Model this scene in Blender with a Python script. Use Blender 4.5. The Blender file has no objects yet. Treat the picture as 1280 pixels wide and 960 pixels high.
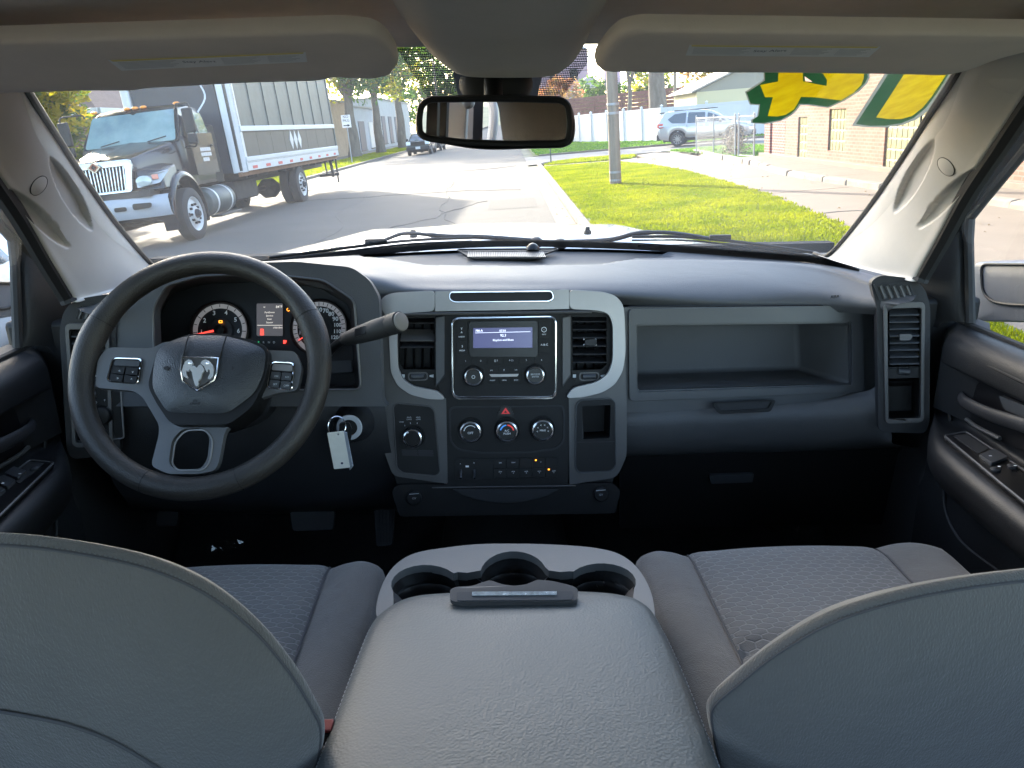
import bpy, bmesh, math, random
from mathutils import Vector, Matrix, Euler, noise
from mathutils.geometry import tessellate_polygon
random.seed(7)
R = math.radians
sc = bpy.context.scene
col = sc.collection

# ------------------------------------------------------------------ frames
# VEH: the parked pickup leans with the road crown; everything inside it is laid out in its own axes
PITCH = math.atan(324 / 960); YAW = 27 / 960; ROLL = .019
EYE = 1.72
VEH = Matrix.Translation((0, 0, EYE)) @ Matrix.Rotation(.029, 4, 'Z') @ Matrix.Rotation(.062, 4, 'Y')
WORLD = Matrix.Identity(4)
CAMR = Matrix.Rotation(-YAW, 3, 'Z') @ Matrix.Rotation(math.pi / 2 - PITCH, 3, 'X') @ Matrix.Rotation(-ROLL, 3, 'Z')
CL = Vector((-.02, 0, 0))

# ------------------------------------------------------------------ camera
cam = bpy.data.cameras.new('camera'); co = bpy.data.objects.new('camera', cam); col.objects.link(co)
cam.sensor_width = 36; cam.lens = 36 * 960 / 1280; cam.clip_start = .02; cam.clip_end = 3000
co.matrix_world = VEH @ Matrix.Translation(CL) @ CAMR.to_4x4()
sc.camera = co

# ------------------------------------------------------------------ light
SUN_EL, SUN_AZ = R(21), math.atan2(-.50, .866)      # azimuth from +Y towards +X
sdir = Vector((math.sin(SUN_AZ) * math.cos(SUN_EL), math.cos(SUN_AZ) * math.cos(SUN_EL), math.sin(SUN_EL)))
w = bpy.data.worlds.new('World'); sc.world = w; w.use_nodes = True
nt = w.node_tree; nt.nodes.clear()
sk = nt.nodes.new('ShaderNodeTexSky'); sk.sky_type = 'NISHITA'; sk.sun_disc = False
sk.sun_elevation = SUN_EL; sk.sun_rotation = SUN_AZ; sk.air_density = 1.0; sk.dust_density = 2.0; sk.ozone_density = 1.0
bg = nt.nodes.new('ShaderNodeBackground'); bg.inputs[1].default_value = .15
wo = nt.nodes.new('ShaderNodeOutputWorld')
nt.links.new(sk.outputs[0], bg.inputs[0]); nt.links.new(bg.outputs[0], wo.inputs[0])
sl = bpy.data.lights.new('sun', 'SUN'); sl.energy = 2.0; sl.angle = R(.9); sl.color = (1, .89, .74)
so = bpy.data.objects.new('sun', sl); col.objects.link(so)
so.rotation_euler = sdir.to_track_quat('Z', 'Y').to_euler()
sc.view_settings.view_transform = 'Standard'; sc.view_settings.look = 'None'
sc.view_settings.exposure = 3.35; sc.view_settings.gamma = 1
sc.cycles.use_denoising = True
sc.cycles.max_bounces = 8; sc.cycles.transparent_max_bounces = 24
sc.cycles.diffuse_bounces = 4; sc.cycles.glossy_bounces = 4
sc.cycles.caustics_reflective = False; sc.cycles.caustics_refractive = False
sc.cycles.sample_clamp_indirect = 6

# ------------------------------------------------------------------ picture measurements -> places in the vehicle or on the ground
def proj(p):
    c = CAMR.transposed() @ (Vector(p) - CL); return 640 + 960 * c.x / -c.z, 480 - 960 * c.y / -c.z
def ray(px, py): return CAMR @ Vector(((px - 640) / 960, (480 - py) / 960, -1))
def at(px, py, Y):
    d = ray(px, py); return CL + d * (Y / d.y)
def atx(px, py, X):
    d = ray(px, py); return CL + d * ((X - CL.x) / d.x)
def atz(px, py, Z):
    d = ray(px, py); return CL + d * (Z / d.z)
def G(px, py, z=0):
    o = VEH @ CL; d = VEH.to_3x3() @ ray(px, py); return o + d * ((z - o.z) / d.z)
class Plane:
    def __init__(s, p, n, up=(0, 0, 1)):
        s.p = Vector(p); s.n = Vector(n).normalized(); s.u = Vector(up).cross(s.n).normalized(); s.v = s.n.cross(s.u)
    def px(s, x, y, h=0):
        q = s.p + s.n * h; d = ray(x, y); return CL + d * ((q - CL).dot(s.n) / d.dot(s.n))
    def poly(s, pts, h=0): return [s.px(x, y, h) for x, y in pts]
    def uv(s, a, b, h=0): return s.p + s.u * a + s.v * b + s.n * h

def mir(p): return Vector((-p[0], p[1], p[2]))

# ------------------------------------------------------------------ mesh collector
class MB:
    def __init__(s): s.v = []; s.f = []; s.mi = []; s.cur = 0
    def add(s, vs, fs):
        b = len(s.v); s.v += [Vector(x) for x in vs]; s.f += [tuple(b + i for i in f) for f in fs]; s.mi += [s.cur] * len(fs)
    def plate(s, loops, vec):
        """flat outline with optional holes, given thickness vec"""
        loops = [[Vector(p) for p in l] for l in loops]; vec = Vector(vec)
        flat = [p for l in loops for p in l]; n = len(flat)
        tris = tessellate_polygon(loops)
        b = len(s.v)
        s.v += flat + [p + vec for p in flat]
        for t in tris:
            a, c, d = [flat[i] for i in t]
            nn = (c - a).cross(d - a)
            if nn.length < 1e-14: continue
            t2 = t if nn.dot(vec) < 0 else t[::-1]
            s.f.append(tuple(b + i for i in t2)); s.f.append(tuple(b + n + i for i in t2[::-1])); s.mi += [s.cur] * 2
        k = 0
        for l in loops:
            m = len(l)
            for i in range(m):
                j = (i + 1) % m
                s.f.append((b + k + i, b + k + j, b + n + k + j, b + n + k + i)); s.mi.append(s.cur)
            k += m
    def film(s, loops, off=(0, 0, 0)):
        off = Vector(off); flat = [Vector(p) + off for l in loops for p in l]; b = len(s.v); s.v += flat
        for t in tessellate_polygon([[Vector(p) for p in l] for l in loops]): s.f.append(tuple(b + i for i in t)); s.mi.append(s.cur)
    def box(s, c, size, rot=None):
        c = Vector(c); M = rot.to_3x3() if rot is not None else Matrix.Identity(3)
        v = [c + M @ Vector((x * size[0] / 2, y * size[1] / 2, z * size[2] / 2)) for x in (-1, 1) for y in (-1, 1) for z in (-1, 1)]
        s.add(v, [(0, 1, 3, 2), (4, 6, 7, 5), (0, 4, 5, 1), (2, 3, 7, 6), (0, 2, 6, 4), (1, 5, 7, 3)])
    def hexa(s, p):
        """8 corners: 4 bottom, 4 top"""
        s.add(p, [(3, 2, 1, 0), (4, 5, 6, 7), (0, 1, 5, 4), (1, 2, 6, 5), (2, 3, 7, 6), (3, 0, 4, 7)])
    def tube(s, path, r, n=8, closed=False, caps=True, sy=1.0, up=None):
        path = [Vector(p) for p in path]; m = len(path)
        rr = r if isinstance(r, (list, tuple)) else [r] * m
        b = len(s.v); prev = None
        for i, p in enumerate(path):
            t = (path[(i + 1) % m] - path[i - 1]) if closed else (path[min(i + 1, m - 1)] - path[max(i - 1, 0)])
            t.normalize()
            if prev is None:
                a = Vector(up) if up else (Vector((0, 0, 1)) if abs(t.z) < .9 else Vector((1, 0, 0)))
                u = (a - t * a.dot(t)).normalized()
            else:
                u = (prev - t * prev.dot(t)).normalized()
            prev = u; v = t.cross(u)
            for k in range(n):
                an = 2 * math.pi * k / n
                s.v.append(p + u * (math.cos(an) * rr[i]) + v * (math.sin(an) * rr[i] * sy))
        seg = m if closed else m - 1
        for i in range(seg):
            for k in range(n):
                a = b + i * n + k; c = b + i * n + (k + 1) % n; d = b + ((i + 1) % m) * n
                s.f.append((a, c, d + (k + 1) % n, d + k)); s.mi.append(s.cur)
        if not closed and caps:
            s.f.append(tuple(b + k for k in range(n))[::-1]); s.f.append(tuple(b + (m - 1) * n + k for k in range(n))); s.mi += [s.cur] * 2
    def lathe(s, o, axis, prof, n=32, caps=True, sx=1.0, up=None):
        """prof: (radius, height along axis)"""
        o = Vector(o); ax = Vector(axis).normalized()
        a = Vector(up) if up else (Vector((0, 0, 1)) if abs(ax.z) < .9 else Vector((1, 0, 0)))
        u = (a - ax * a.dot(ax)).normalized(); v = ax.cross(u); b = len(s.v)
        for r, h in prof:
            for k in range(n):
                an = 2 * math.pi * k / n
                s.v.append(o + ax * h + u * (math.cos(an) * r) + v * (math.sin(an) * r * sx))
        for i in range(len(prof) - 1):
            for k in range(n):
                s.f.append((b + i * n + k, b + i * n + (k + 1) % n, b + (i + 1) * n + (k + 1) % n, b + (i + 1) * n + k)); s.mi.append(s.cur)
        if caps:
            s.f.append(tuple(b + k for k in range(n))[::-1]); s.f.append(tuple(b + (len(prof) - 1) * n + k for k in range(n))); s.mi += [s.cur] * 2
    def grid(s, rows, closed=False):
        b = len(s.v); n = len(rows[0])
        for r in rows: s.v += [Vector(p) for p in r]
        for i in range(len(rows) - 1):
            for k in range(n if closed else n - 1):
                s.f.append((b + i * n + k, b + i * n + (k + 1) % n, b + (i + 1) * n + (k + 1) % n, b + (i + 1) * n + k)); s.mi.append(s.cur)
    def pillow(s, outline, h, n, rings=6, flat=.0, back=True, center=None, ex=2.5):
        """an outline puffed up by h along n; back: closed with a shallow underside"""
        o = [Vector(p) for p in outline]; n = Vector(n).normalized(); c = Vector(center) if center else sum(o, Vector()) / len(o)
        b = len(s.v); m = len(o)
        for k in range(rings):
            t = k / rings; sca = 1 - (t ** 1.0) * (1 - flat) if flat else 1 - t
            hh = h * (1 - (1 - min(1, t / (1 if not flat else 1))) ** ex)
            for p in o: s.v.append(c + (p - c) * sca + n * hh)
        s.v.append(c + n * h)
        for k in range(rings - 1):
            for i in range(m):
                s.f.append((b + k * m + i, b + k * m + (i + 1) % m, b + (k + 1) * m + (i + 1) % m, b + (k + 1) * m + i)); s.mi.append(s.cur)
        e = b + rings * m
        for i in range(m): s.f.append((b + (rings - 1) * m + i, b + (rings - 1) * m + (i + 1) % m, e)); s.mi.append(s.cur)
        if back: s.f.append(tuple(b + i for i in range(m))[::-1]); s.mi.append(s.cur)
    def text(s, body, o, u, v, n, size, thick=.0004, align='CENTER', sx=1.0, font=None, bold=0):
        c = bpy.data.curves.new('t', 'FONT'); c.body = body; c.size = 1; c.align_x = align; c.align_y = 'CENTER'; c.resolution_u = 2
        if bold: c.offset = bold
        ob = bpy.data.objects.new('t', c); me = bpy.data.meshes.new_from_object(ob)
        u = Vector(u).normalized(); v = Vector(v).normalized(); n = Vector(n).normalized(); o = Vector(o)
        s.add([o + u * (p.co.x * size * sx) + v * (p.co.y * size) + n * thick for p in me.vertices], [tuple(p.vertices) for p in me.polygons])
        bpy.data.objects.remove(ob); bpy.data.curves.remove(c); bpy.data.meshes.remove(me)
    def ico(s, c, r, sub=1, sq=(1, 1, 1)):
        bm = bmesh.new(); bmesh.ops.create_icosphere(bm, subdivisions=sub, radius=1)
        c = Vector(c); s.add([c + Vector((v.co.x * r * sq[0], v.co.y * r * sq[1], v.co.z * r * sq[2])) for v in bm.verts], [tuple(v.index for v in f.verts) for f in bm.faces]); bm.free()

FR = {}          # object -> world matrix it was given
def props(o, label=None, cat=None, group=None, kind=None):
    if label: o['label'] = label
    if cat: o['category'] = cat
    if group: o['group'] = group
    if kind: o['kind'] = kind
    return o
CUR = [WORLD]
def thing(name, label, cat, base=(0, 0, 0), group=None, rot=0):
    o = bpy.data.objects.new(name, None); col.objects.link(o); o.empty_display_size = .1
    M = CUR[0] @ Matrix.Translation(base) @ Matrix.Rotation(rot, 4, 'Z'); o.matrix_world = M; FR[o.name] = M
    return props(o, label, cat, group)
def part(name, mb, mat, parent=None, smooth=35, base=None, label=None, cat=None, group=None, kind=None, bevel=0, seg=2, sub=0, fix=True):
    if parent is not None: M = FR[parent.name]
    else:
        b = Vector(base) if base is not None else Vector((0, 0, 0)); M = CUR[0] @ Matrix.Translation(b)
    T = M.inverted() @ CUR[0]
    me = bpy.data.meshes.new(name); me.from_pydata([T @ p for p in mb.v], [], mb.f)
    mats = mat if isinstance(mat, (list, tuple)) else [mat]
    for m in mats: me.materials.append(m)
    if len(mats) > 1: me.polygons.foreach_set('material_index', mb.mi)
    if fix and len(mb.f) < 60000:
        bm = bmesh.new(); bm.from_mesh(me); bmesh.ops.recalc_face_normals(bm, faces=bm.faces); bm.to_mesh(me); bm.free()
    if smooth: me.shade_smooth(); me.set_sharp_from_angle(angle=R(smooth))
    me.update()
    o = bpy.data.objects.new(name, me); col.objects.link(o)
    if parent is not None: o.parent = parent; FR[o.name] = M
    else: o.matrix_world = M; FR[o.name] = M
    if bevel:
        md = o.modifiers.new('bevel', 'BEVEL'); md.width = bevel; md.segments = seg; md.limit_method = 'ANGLE'; md.angle_limit = R(40); md.harden_normals = False
    if sub:
        md = o.modifiers.new('sub', 'SUBSURF'); md.levels = sub; md.render_levels = sub
    return props(o, label, cat, group, kind)
def copy_tree(o, parent=None, M=None):
    c = o.copy(); col.objects.link(c)
    if parent is not None: c.parent = parent
    for ch in o.children: copy_tree(ch, c)
    if M is not None: c.matrix_world = M; FR[c.name] = M
    return c

# ------------------------------------------------------------------ curves
def cr(p0, p1, p2, p3, t):
    return .5 * ((2 * p1) + (p2 - p0) * t + (2 * p0 - 5 * p1 + 4 * p2 - p3) * t * t + (3 * p1 - p0 - 3 * p2 + p3) * t ** 3)
def spline(pts, n, closed=False):
    pts = [Vector(p) for p in pts]; m = len(pts); out = []
    segs = m if closed else m - 1
    for i in range(n):
        u = i * segs / (n if closed else n - 1); k = min(int(u), segs - 1); t = u - k
        if closed: q = [pts[(k + j) % m] for j in (-1, 0, 1, 2)]
        else:
            q = [pts[max(0, min(m - 1, k + j))] for j in (-1, 0, 1, 2)]
            if k == 0: q[0] = pts[0] * 2 - pts[1]
            if k == m - 2: q[3] = pts[-1] * 2 - pts[-2]
        out.append(cr(*q, t))
    return out
def sgrid(rows, nu, nv):
    """smooth control rows into a fine grid"""
    rr = [spline(r, nu) for r in rows]
    cols = [spline([r[i] for r in rr], nv) for i in range(nu)]
    return [[cols[i][j] for i in range(nu)] for j in range(nv)]
def rnd(pts, r, seg=5):
    """round the corners of a closed outline; r a number or one per corner"""
    pts = [Vector(p) for p in pts]; out = []; m = len(pts)
    for i, p in enumerate(pts):
        q = r[i] if isinstance(r, (list, tuple)) else r
        a = pts[i - 1] - p; b = pts[(i + 1) % m] - p
        q = min(q, a.length * .48, b.length * .48)
        if q <= 0: out.append(p); continue
        A = p + a.normalized() * q; B = p + b.normalized() * q
        for k in range(seg + 1):
            t = k / seg; out.append(A * (1 - t) ** 2 + p * 2 * t * (1 - t) + B * t * t)
    return out
def rnd2(pts, r, seg=5): return [(p.x, p.y) for p in rnd([(a, b, 0) for a, b in pts], r, seg)]
def ell(cx, cy, rx, ry=None, n=32, a0=0, a1=360):
    ry = ry or rx; full = abs(a1 - a0) >= 360
    return [(cx + rx * math.cos(R(a0 + (a1 - a0) * k / (n if full else n - 1))), cy - ry * math.sin(R(a0 + (a1 - a0) * k / (n if full else n - 1)))) for k in range(n)]

# ------------------------------------------------------------------ materials
MATS = {}
def nodes(m): return m.node_tree.nodes, m.node_tree.links
def mat(name, c, rough=.5, metal=0, bump=0, bscale=300, detail=3, var=0, vscale=8, spec=.5, coat=0, emit=None, estr=0, trans=0, btype='noise', c2=None, sheen=0, dist=.001, stretch=None, alpha=1, bump2=0, b2scale=12, b2dist=.01):
    if name in MATS: return MATS[name]
    m = bpy.data.materials.new(name); m.use_nodes = True; N, L = nodes(m); p = N['Principled BSDF']
    p.inputs['Base Color'].default_value = (*c, 1); p.inputs['Roughness'].default_value = rough; p.inputs['Metallic'].default_value = metal
    p.inputs['Specular IOR Level'].default_value = spec; p.inputs['Coat Weight'].default_value = coat; p.inputs['Sheen Weight'].default_value = sheen
    if emit: p.inputs['Emission Color'].default_value = (*emit, 1); p.inputs['Emission Strength'].default_value = estr
    tc = N.new('ShaderNodeTexCoord'); src = tc.outputs['Object']
    if stretch:
        mp = N.new('ShaderNodeMapping'); mp.inputs['Scale'].default_value = stretch; L.new(src, mp.inputs[0]); src = mp.outputs[0]
    if var or c2:
        n = N.new('ShaderNodeTexNoise'); n.inputs['Scale'].default_value = vscale; n.inputs['Detail'].default_value = 6; n.inputs['Roughness'].default_value = .65; L.new(src, n.inputs['Vector'])
        rp = N.new('ShaderNodeValToRGB'); rp.color_ramp.elements[0].position = .32; rp.color_ramp.elements[1].position = .68
        a = tuple(max(0, x * (1 - var)) for x in c); b = c2 if c2 else tuple(min(1, x * (1 + var)) for x in c)
        rp.color_ramp.elements[0].color = (*a, 1); rp.color_ramp.elements[1].color = (*b, 1)
        L.new(n.outputs[0], rp.inputs[0]); L.new(rp.outputs[0], p.inputs['Base Color'])
        mr = N.new('ShaderNodeMapRange'); mr.inputs[3].default_value = max(0, rough - .08); mr.inputs[4].default_value = min(1, rough + .08)
        L.new(n.outputs[0], mr.inputs[0]); L.new(mr.outputs[0], p.inputs['Roughness'])
    if bump:
        if btype == 'voronoi':
            n = N.new('ShaderNodeTexVoronoi'); n.inputs['Scale'].default_value = bscale; n.feature = 'SMOOTH_F1'; out = n.outputs[0]
        else:
            n = N.new('ShaderNodeTexNoise'); n.inputs['Scale'].default_value = bscale; n.inputs['Detail'].default_value = detail; out = n.outputs[0]
        L.new(src, n.inputs['Vector'])
        b = N.new('ShaderNodeBump'); b.inputs['Strength'].default_value = bump; b.inputs['Distance'].default_value = dist
        L.new(out, b.inputs['Height']); L.new(b.outputs[0], p.inputs['Normal'])
        if bump2:
            n2 = N.new('ShaderNodeTexNoise'); n2.inputs['Scale'].default_value = b2scale; n2.inputs['Detail'].default_value = 4; n2.inputs['Distortion'].default_value = .6; L.new(tc.outputs['Object'], n2.inputs['Vector'])
            b2 = N.new('ShaderNodeBump'); b2.inputs['Strength'].default_value = bump2; b2.inputs['Distance'].default_value = b2dist; L.new(n2.outputs[0], b2.inputs['Height']); L.new(b2.outputs[0], b.inputs['Normal'])
    MATS[name] = m; return m
def glass(name, tint=(1, 1, 1), refl=1.0, ior=1.5, rough=0):
    m = bpy.data.materials.new(name); m.use_nodes = True; N, L = nodes(m); N.remove(N['Principled BSDF'])
    t = N.new('ShaderNodeBsdfTransparent'); t.inputs[0].default_value = (*tint, 1)
    g = N.new('ShaderNodeBsdfGlossy'); g.inputs['Roughness'].default_value = rough; g.inputs[0].default_value = (refl, refl, refl, 1)
    f = N.new('ShaderNodeFresnel'); f.inputs[0].default_value = ior
    x = N.new('ShaderNodeMixShader'); L.new(f.outputs[0], x.inputs[0]); L.new(t.outputs[0], x.inputs[1]); L.new(g.outputs[0], x.inputs[2])
    L.new(x.outputs[0], N['Material Output'].inputs[0]); MATS[name] = m; return m
# ================================================================== MATERIALS OF THE CAB
def glass2(name, tint=(1, 1, 1), base=.04, power=5, veil=0):
    m = bpy.data.materials.new(name); m.use_nodes = True; N, L = nodes(m); N.remove(N['Principled BSDF'])
    t = N.new('ShaderNodeBsdfTransparent'); t.inputs[0].default_value = (*tint, 1)
    g = N.new('ShaderNodeBsdfGlossy'); g.inputs['Roughness'].default_value = .0
    lw = N.new('ShaderNodeLayerWeight'); lw.inputs[0].default_value = .5
    a = N.new('ShaderNodeMath'); a.operation = 'POWER'; a.inputs[1].default_value = power; L.new(lw.outputs['Facing'], a.inputs[0])
    b = N.new('ShaderNodeMath'); b.operation = 'MULTIPLY_ADD'; b.inputs[1].default_value = 1 - base; b.inputs[2].default_value = base; L.new(a.outputs[0], b.inputs[0])
    x = N.new('ShaderNodeMixShader'); L.new(b.outputs[0], x.inputs[0]); L.new(t.outputs[0], x.inputs[1]); L.new(g.outputs[0], x.inputs[2])
    if veil:  # translucent layer mixed into the glass to imitate a haze veil
        tr = N.new('ShaderNodeBsdfTranslucent'); tr.inputs[0].default_value = (.95, .9, .82, 1); tc = N.new('ShaderNodeTexCoord'); n = N.new('ShaderNodeTexNoise'); n.inputs['Scale'].default_value = 3.5; n.inputs['Detail'].default_value = 9; L.new(tc.outputs['Object'], n.inputs['Vector'])
        mr = N.new('ShaderNodeMapRange'); mr.inputs[1].default_value = .3; mr.inputs[2].default_value = .7; mr.inputs[3].default_value = veil * .6; mr.inputs[4].default_value = veil * 1.4; L.new(n.outputs[0], mr.inputs[0])
        y = N.new('ShaderNodeMixShader'); L.new(mr.outputs[0], y.inputs[0]); L.new(x.outputs[0], y.inputs[1]); L.new(tr.outputs[0], y.inputs[2]); L.new(y.outputs[0], N['Material Output'].inputs[0]); MATS[name] = m; return m
    L.new(x.outputs[0], N['Material Output'].inputs[0]); MATS[name] = m; return m
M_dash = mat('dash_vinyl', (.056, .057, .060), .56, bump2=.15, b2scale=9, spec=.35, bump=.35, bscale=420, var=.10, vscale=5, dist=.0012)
M_dash2 = mat('dash_vinyl_soft', (.050, .051, .054), .56, spec=.35, bump=.3, bscale=500, var=.08, vscale=4, dist=.001)
M_black = mat('black_plastic', (.0055, .0055, .006), .55, spec=.28, bump=.25, bscale=600, var=.2, vscale=20, dist=.0006)
M_blackg = mat('gloss_black', (.005, .005, .006), .30, spec=.3, var=.2, vscale=30)
M_dark = mat('dark_plastic', (.0135, .014, .0165), .55, spec=.35, bump=.35, bscale=450, var=.15, vscale=10, dist=.001)
M_bluegr = mat('slate_plastic', (.034, .036, .040), .42, bump=.2, bscale=600, var=.08, vscale=10, dist=.0006)
M_silver = mat('satin_silver', (.24, .232, .23), .36, metal=.55, bump=.12, bscale=900, var=.06, vscale=12, dist=.0003)
M_pewter = mat('pewter_plastic', (.060, .058, .058), .42, metal=.15, bump=.15, bscale=800, var=.1, vscale=14, dist=.0004)
M_chrome = mat('chrome', (.50, .51, .53), .16, metal=1, var=.03, vscale=40)
M_white = mat('white_print', (.75, .76, .78), .5, emit=(.8, .85, .9), estr=0.0032)
M_print = mat('grey_print', (.42, .44, .46), .5)
M_rubber = mat('black_rubber', (.009, .009, .010), .7, bump=.3, bscale=500, dist=.0008)
M_leather = mat('wheel_leather', (.021, .0185, .0165), .50, spec=.4, bump=.5, bscale=520, btype='voronoi', var=.25, vscale=18, dist=.0010)
M_airbag = mat('airbag_vinyl', (.020, .022, .026), .42, spec=.45, bump=.6, bscale=620, btype='voronoi', var=.1, vscale=14, dist=.0010)
M_spoke = mat('spoke_grey', (.10, .102, .108), .38, metal=.2, bump=.15, bscale=900, var=.08, vscale=16, dist=.0004)
M_head = mat('headliner_cloth', (.62, .55, .50), .9, bump=.5, bscale=900, var=.05, vscale=30, sheen=.2, dist=.0008)
M_visor = mat('visor_vinyl', (.74, .65, .585), .75, bump=.35, bscale=700, var=.05, vscale=12, dist=.0006)
M_pillar = mat('pillar_plastic', (.46, .43, .395), .55, bump=.3, bscale=700, var=.05, vscale=9, dist=.0006)
M_seat = mat('seat_cloth', (.072, .068, .064), bump2=.35, b2scale=9, b2dist=.014, rough=.85, bump=1.0, bscale=600, var=.09, vscale=7, sheen=.25, dist=.0010, stretch=(1, 1, .35))
M_vinyl = mat('console_vinyl', (.052, .061, .064), .52, bump2=.14, b2scale=10, bump=.30, bscale=380, detail=5, var=.08, vscale=6, btype='voronoi', dist=.0014)
M_conplas = mat('console_plastic', (.080, .082, .082), .55, bump=.3, bscale=700, var=.05, vscale=9, dist=.0006)
M_carpet = mat('carpet', (.012, .012, .013), .95, bump=1, bscale=500, var=.3, vscale=60, dist=.004)
M_thread = mat('thread', (.045, .045, .05), .8)
M_glass = glass2('clear_glass', (.95, .97, .955))
M_wsglass = glass2('veiled_windscreen', (.95, .965, .95), veil=.026)  # washed-out haze of the view is put into this glass
M_mirror = mat('mirror_glass', (.80, .81, .82), .01, metal=1)
M_red = mat('red_plastic', (.45, .02, .015), .4)
M_amber = mat('amber_lamp', (.9, .3, .02), .4, emit=(1, .35, .03), estr=0.32)
M_redlit = mat('red_lamp', (.8, .05, .04), .4, emit=(1, .07, .05), estr=0.192)
M_greenlit = mat('green_lamp', (.05, .5, .2), .4, emit=(.05, .8, .3), estr=0.08)
M_lcd = mat('lcd_glass', (.03, .03, .06), .25, emit=(.07, .075, .22), estr=0.088)
M_lcdtext = mat('lcd_text', (.7, .75, .9), .4, emit=(.75, .8, 1), estr=0.144)
M_evic = mat('cluster_screen', (.04, .04, .05), .3, emit=(.20, .20, .22), estr=0.0448)
M_warn = mat('screen_text', (.7, .65, .6), .4, emit=(1, .9, .8), estr=0.072)

def trans_mat(name, c1, c2, t=.45, vscale=2.0, tmul=1.4):
    m = bpy.data.materials.new(name); m.use_nodes = True; N, L = nodes(m); p = N['Principled BSDF']; p.inputs['Roughness'].default_value = .6; p.inputs['Specular IOR Level'].default_value = .25
    tc = N.new('ShaderNodeTexCoord'); n = N.new('ShaderNodeTexNoise'); n.inputs['Scale'].default_value = vscale; n.inputs['Detail'].default_value = 5; L.new(tc.outputs['Object'], n.inputs['Vector'])
    rp = N.new('ShaderNodeValToRGB'); rp.color_ramp.elements[0].position = .35; rp.color_ramp.elements[1].position = .65; rp.color_ramp.elements[0].color = (*c1, 1); rp.color_ramp.elements[1].color = (*c2, 1); L.new(n.outputs[0], rp.inputs[0]); L.new(rp.outputs[0], p.inputs['Base Color'])
    tr = N.new('ShaderNodeBsdfTranslucent'); hs = N.new('ShaderNodeHueSaturation'); hs.inputs['Value'].default_value = tmul; hs.inputs['Saturation'].default_value = 1.1; L.new(rp.outputs[0], hs.inputs['Color']); L.new(hs.outputs[0], tr.inputs[0])
    x = N.new('ShaderNodeMixShader'); x.inputs[0].default_value = t; L.new(p.outputs[0], x.inputs[1]); L.new(tr.outputs[0], x.inputs[2]); L.new(x.outputs[0], N['Material Output'].inputs[0]); MATS[name] = m; return m

# seat insert: stitched honeycomb cloth
def hexmat(name, c, line, sx, sy):
    m = bpy.data.materials.new(name); m.use_nodes = True; N, L = nodes(m); p = N['Principled BSDF']
    tc = N.new('ShaderNodeTexCoord'); mp = N.new('ShaderNodeMapping'); mp.inputs['Scale'].default_value = (sx, sy, 0); L.new(tc.outputs['Object'], mp.inputs[0])
    def vm(op, a, b=None):
        n = N.new('ShaderNodeVectorMath'); n.operation = op
        L.new(a, n.inputs[0])
        if b is not None:
            if isinstance(b, tuple): n.inputs[1].default_value = b
            else: L.new(b, n.inputs[1])
        return n
    def fl(op, a, b=None):
        n = N.new('ShaderNodeMath'); n.operation = op; L.new(a, n.inputs[0])
        if b is not None:
            if isinstance(b, (int, float)): n.inputs[1].default_value = b
            else: L.new(b, n.inputs[1])
        return n.outputs[0]
    base = vm('ADD', mp.outputs[0], (100, 173.2, 0)).outputs[0]
    r = (1, 1.732, 1)
    def cell(v):
        q = vm('MODULO', v, r).outputs[0]; return vm('SUBTRACT', q, (.5, .866, 0)).outputs[0]
    A = cell(base); B = cell(vm('ADD', base, (.5, .866, 0)).outputs[0])
    def hd(v):
        a = vm('ABSOLUTE', v).outputs[0]; d = vm('DOT_PRODUCT', a, (.5, .866, 0)).outputs['Value']
        s = N.new('ShaderNodeSeparateXYZ'); L.new(a, s.inputs[0]); return fl('MAXIMUM', d, s.outputs[0])
    h = fl('MINIMUM', hd(A), hd(B))
    rp = N.new('ShaderNodeMapRange'); rp.inputs[1].default_value = .42; rp.inputs[2].default_value = .48; L.new(h, rp.inputs[0])
    mx = N.new('ShaderNodeMix'); mx.data_type = 'RGBA'; mx.inputs[6].default_value = (*c, 1); mx.inputs[7].default_value = (*line, 1); L.new(rp.outputs[0], mx.inputs[0])
    L.new(mx.outputs[2], p.inputs['Base Color']); p.inputs['Roughness'].default_value = .9; p.inputs['Sheen Weight'].default_value = .2
    n = N.new('ShaderNodeTexNoise'); n.inputs['Scale'].default_value = 900; L.new(tc.outputs['Object'], n.inputs['Vector'])
    ad = fl('ADD', fl('MULTIPLY', rp.outputs[0], -.8), fl('MULTIPLY', n.outputs[0], .5))
    b = N.new('ShaderNodeBump'); b.inputs['Strength'].default_value = .7; b.inputs['Distance'].default_value = .0015; L.new(ad, b.inputs['Height']); L.new(b.outputs[0], p.inputs['Normal'])
    MATS[name] = m; return m
M_hex = hexmat('honeycomb_cloth', (.080, .079, .078), (.125, .125, .125), 48, 88)

# ================================================================== THE CAB
CUR[0] = VEH
def sym(fn):
    for s in (1, -1): fn(s)
def S(s, p): return Vector((p[0] * s, p[1], p[2]))
def Sl(s, l): return [S(s, p) for p in l]

# ---- planes that the front of the dashboard lies on
PS = Plane(at(630, 445, 1.36), (0, -math.cos(R(12)), math.sin(R(12))))          # centre stack
PG = Plane(at(930, 440, 1.36), (0, -math.cos(R(10)), math.sin(R(10))))          # glove box
PB = Plane(at(300, 400, 1.30), (0, -math.cos(R(14)), math.sin(R(14))))          # binnacle surround
PC = Plane(at(340, 410, 1.43), (0, -math.cos(R(24)), math.sin(R(24))))          # cluster face
PK = Plane(at(300, 560, 1.34), (0, -math.cos(R(-14)), math.sin(R(-14))))        # knee panel

dash = thing('dashboard', 'wide slate grey dashboard with silver centre stack, instrument cluster and open bin below the windscreen', 'dashboard', (0, 1.4, -.5))
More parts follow.
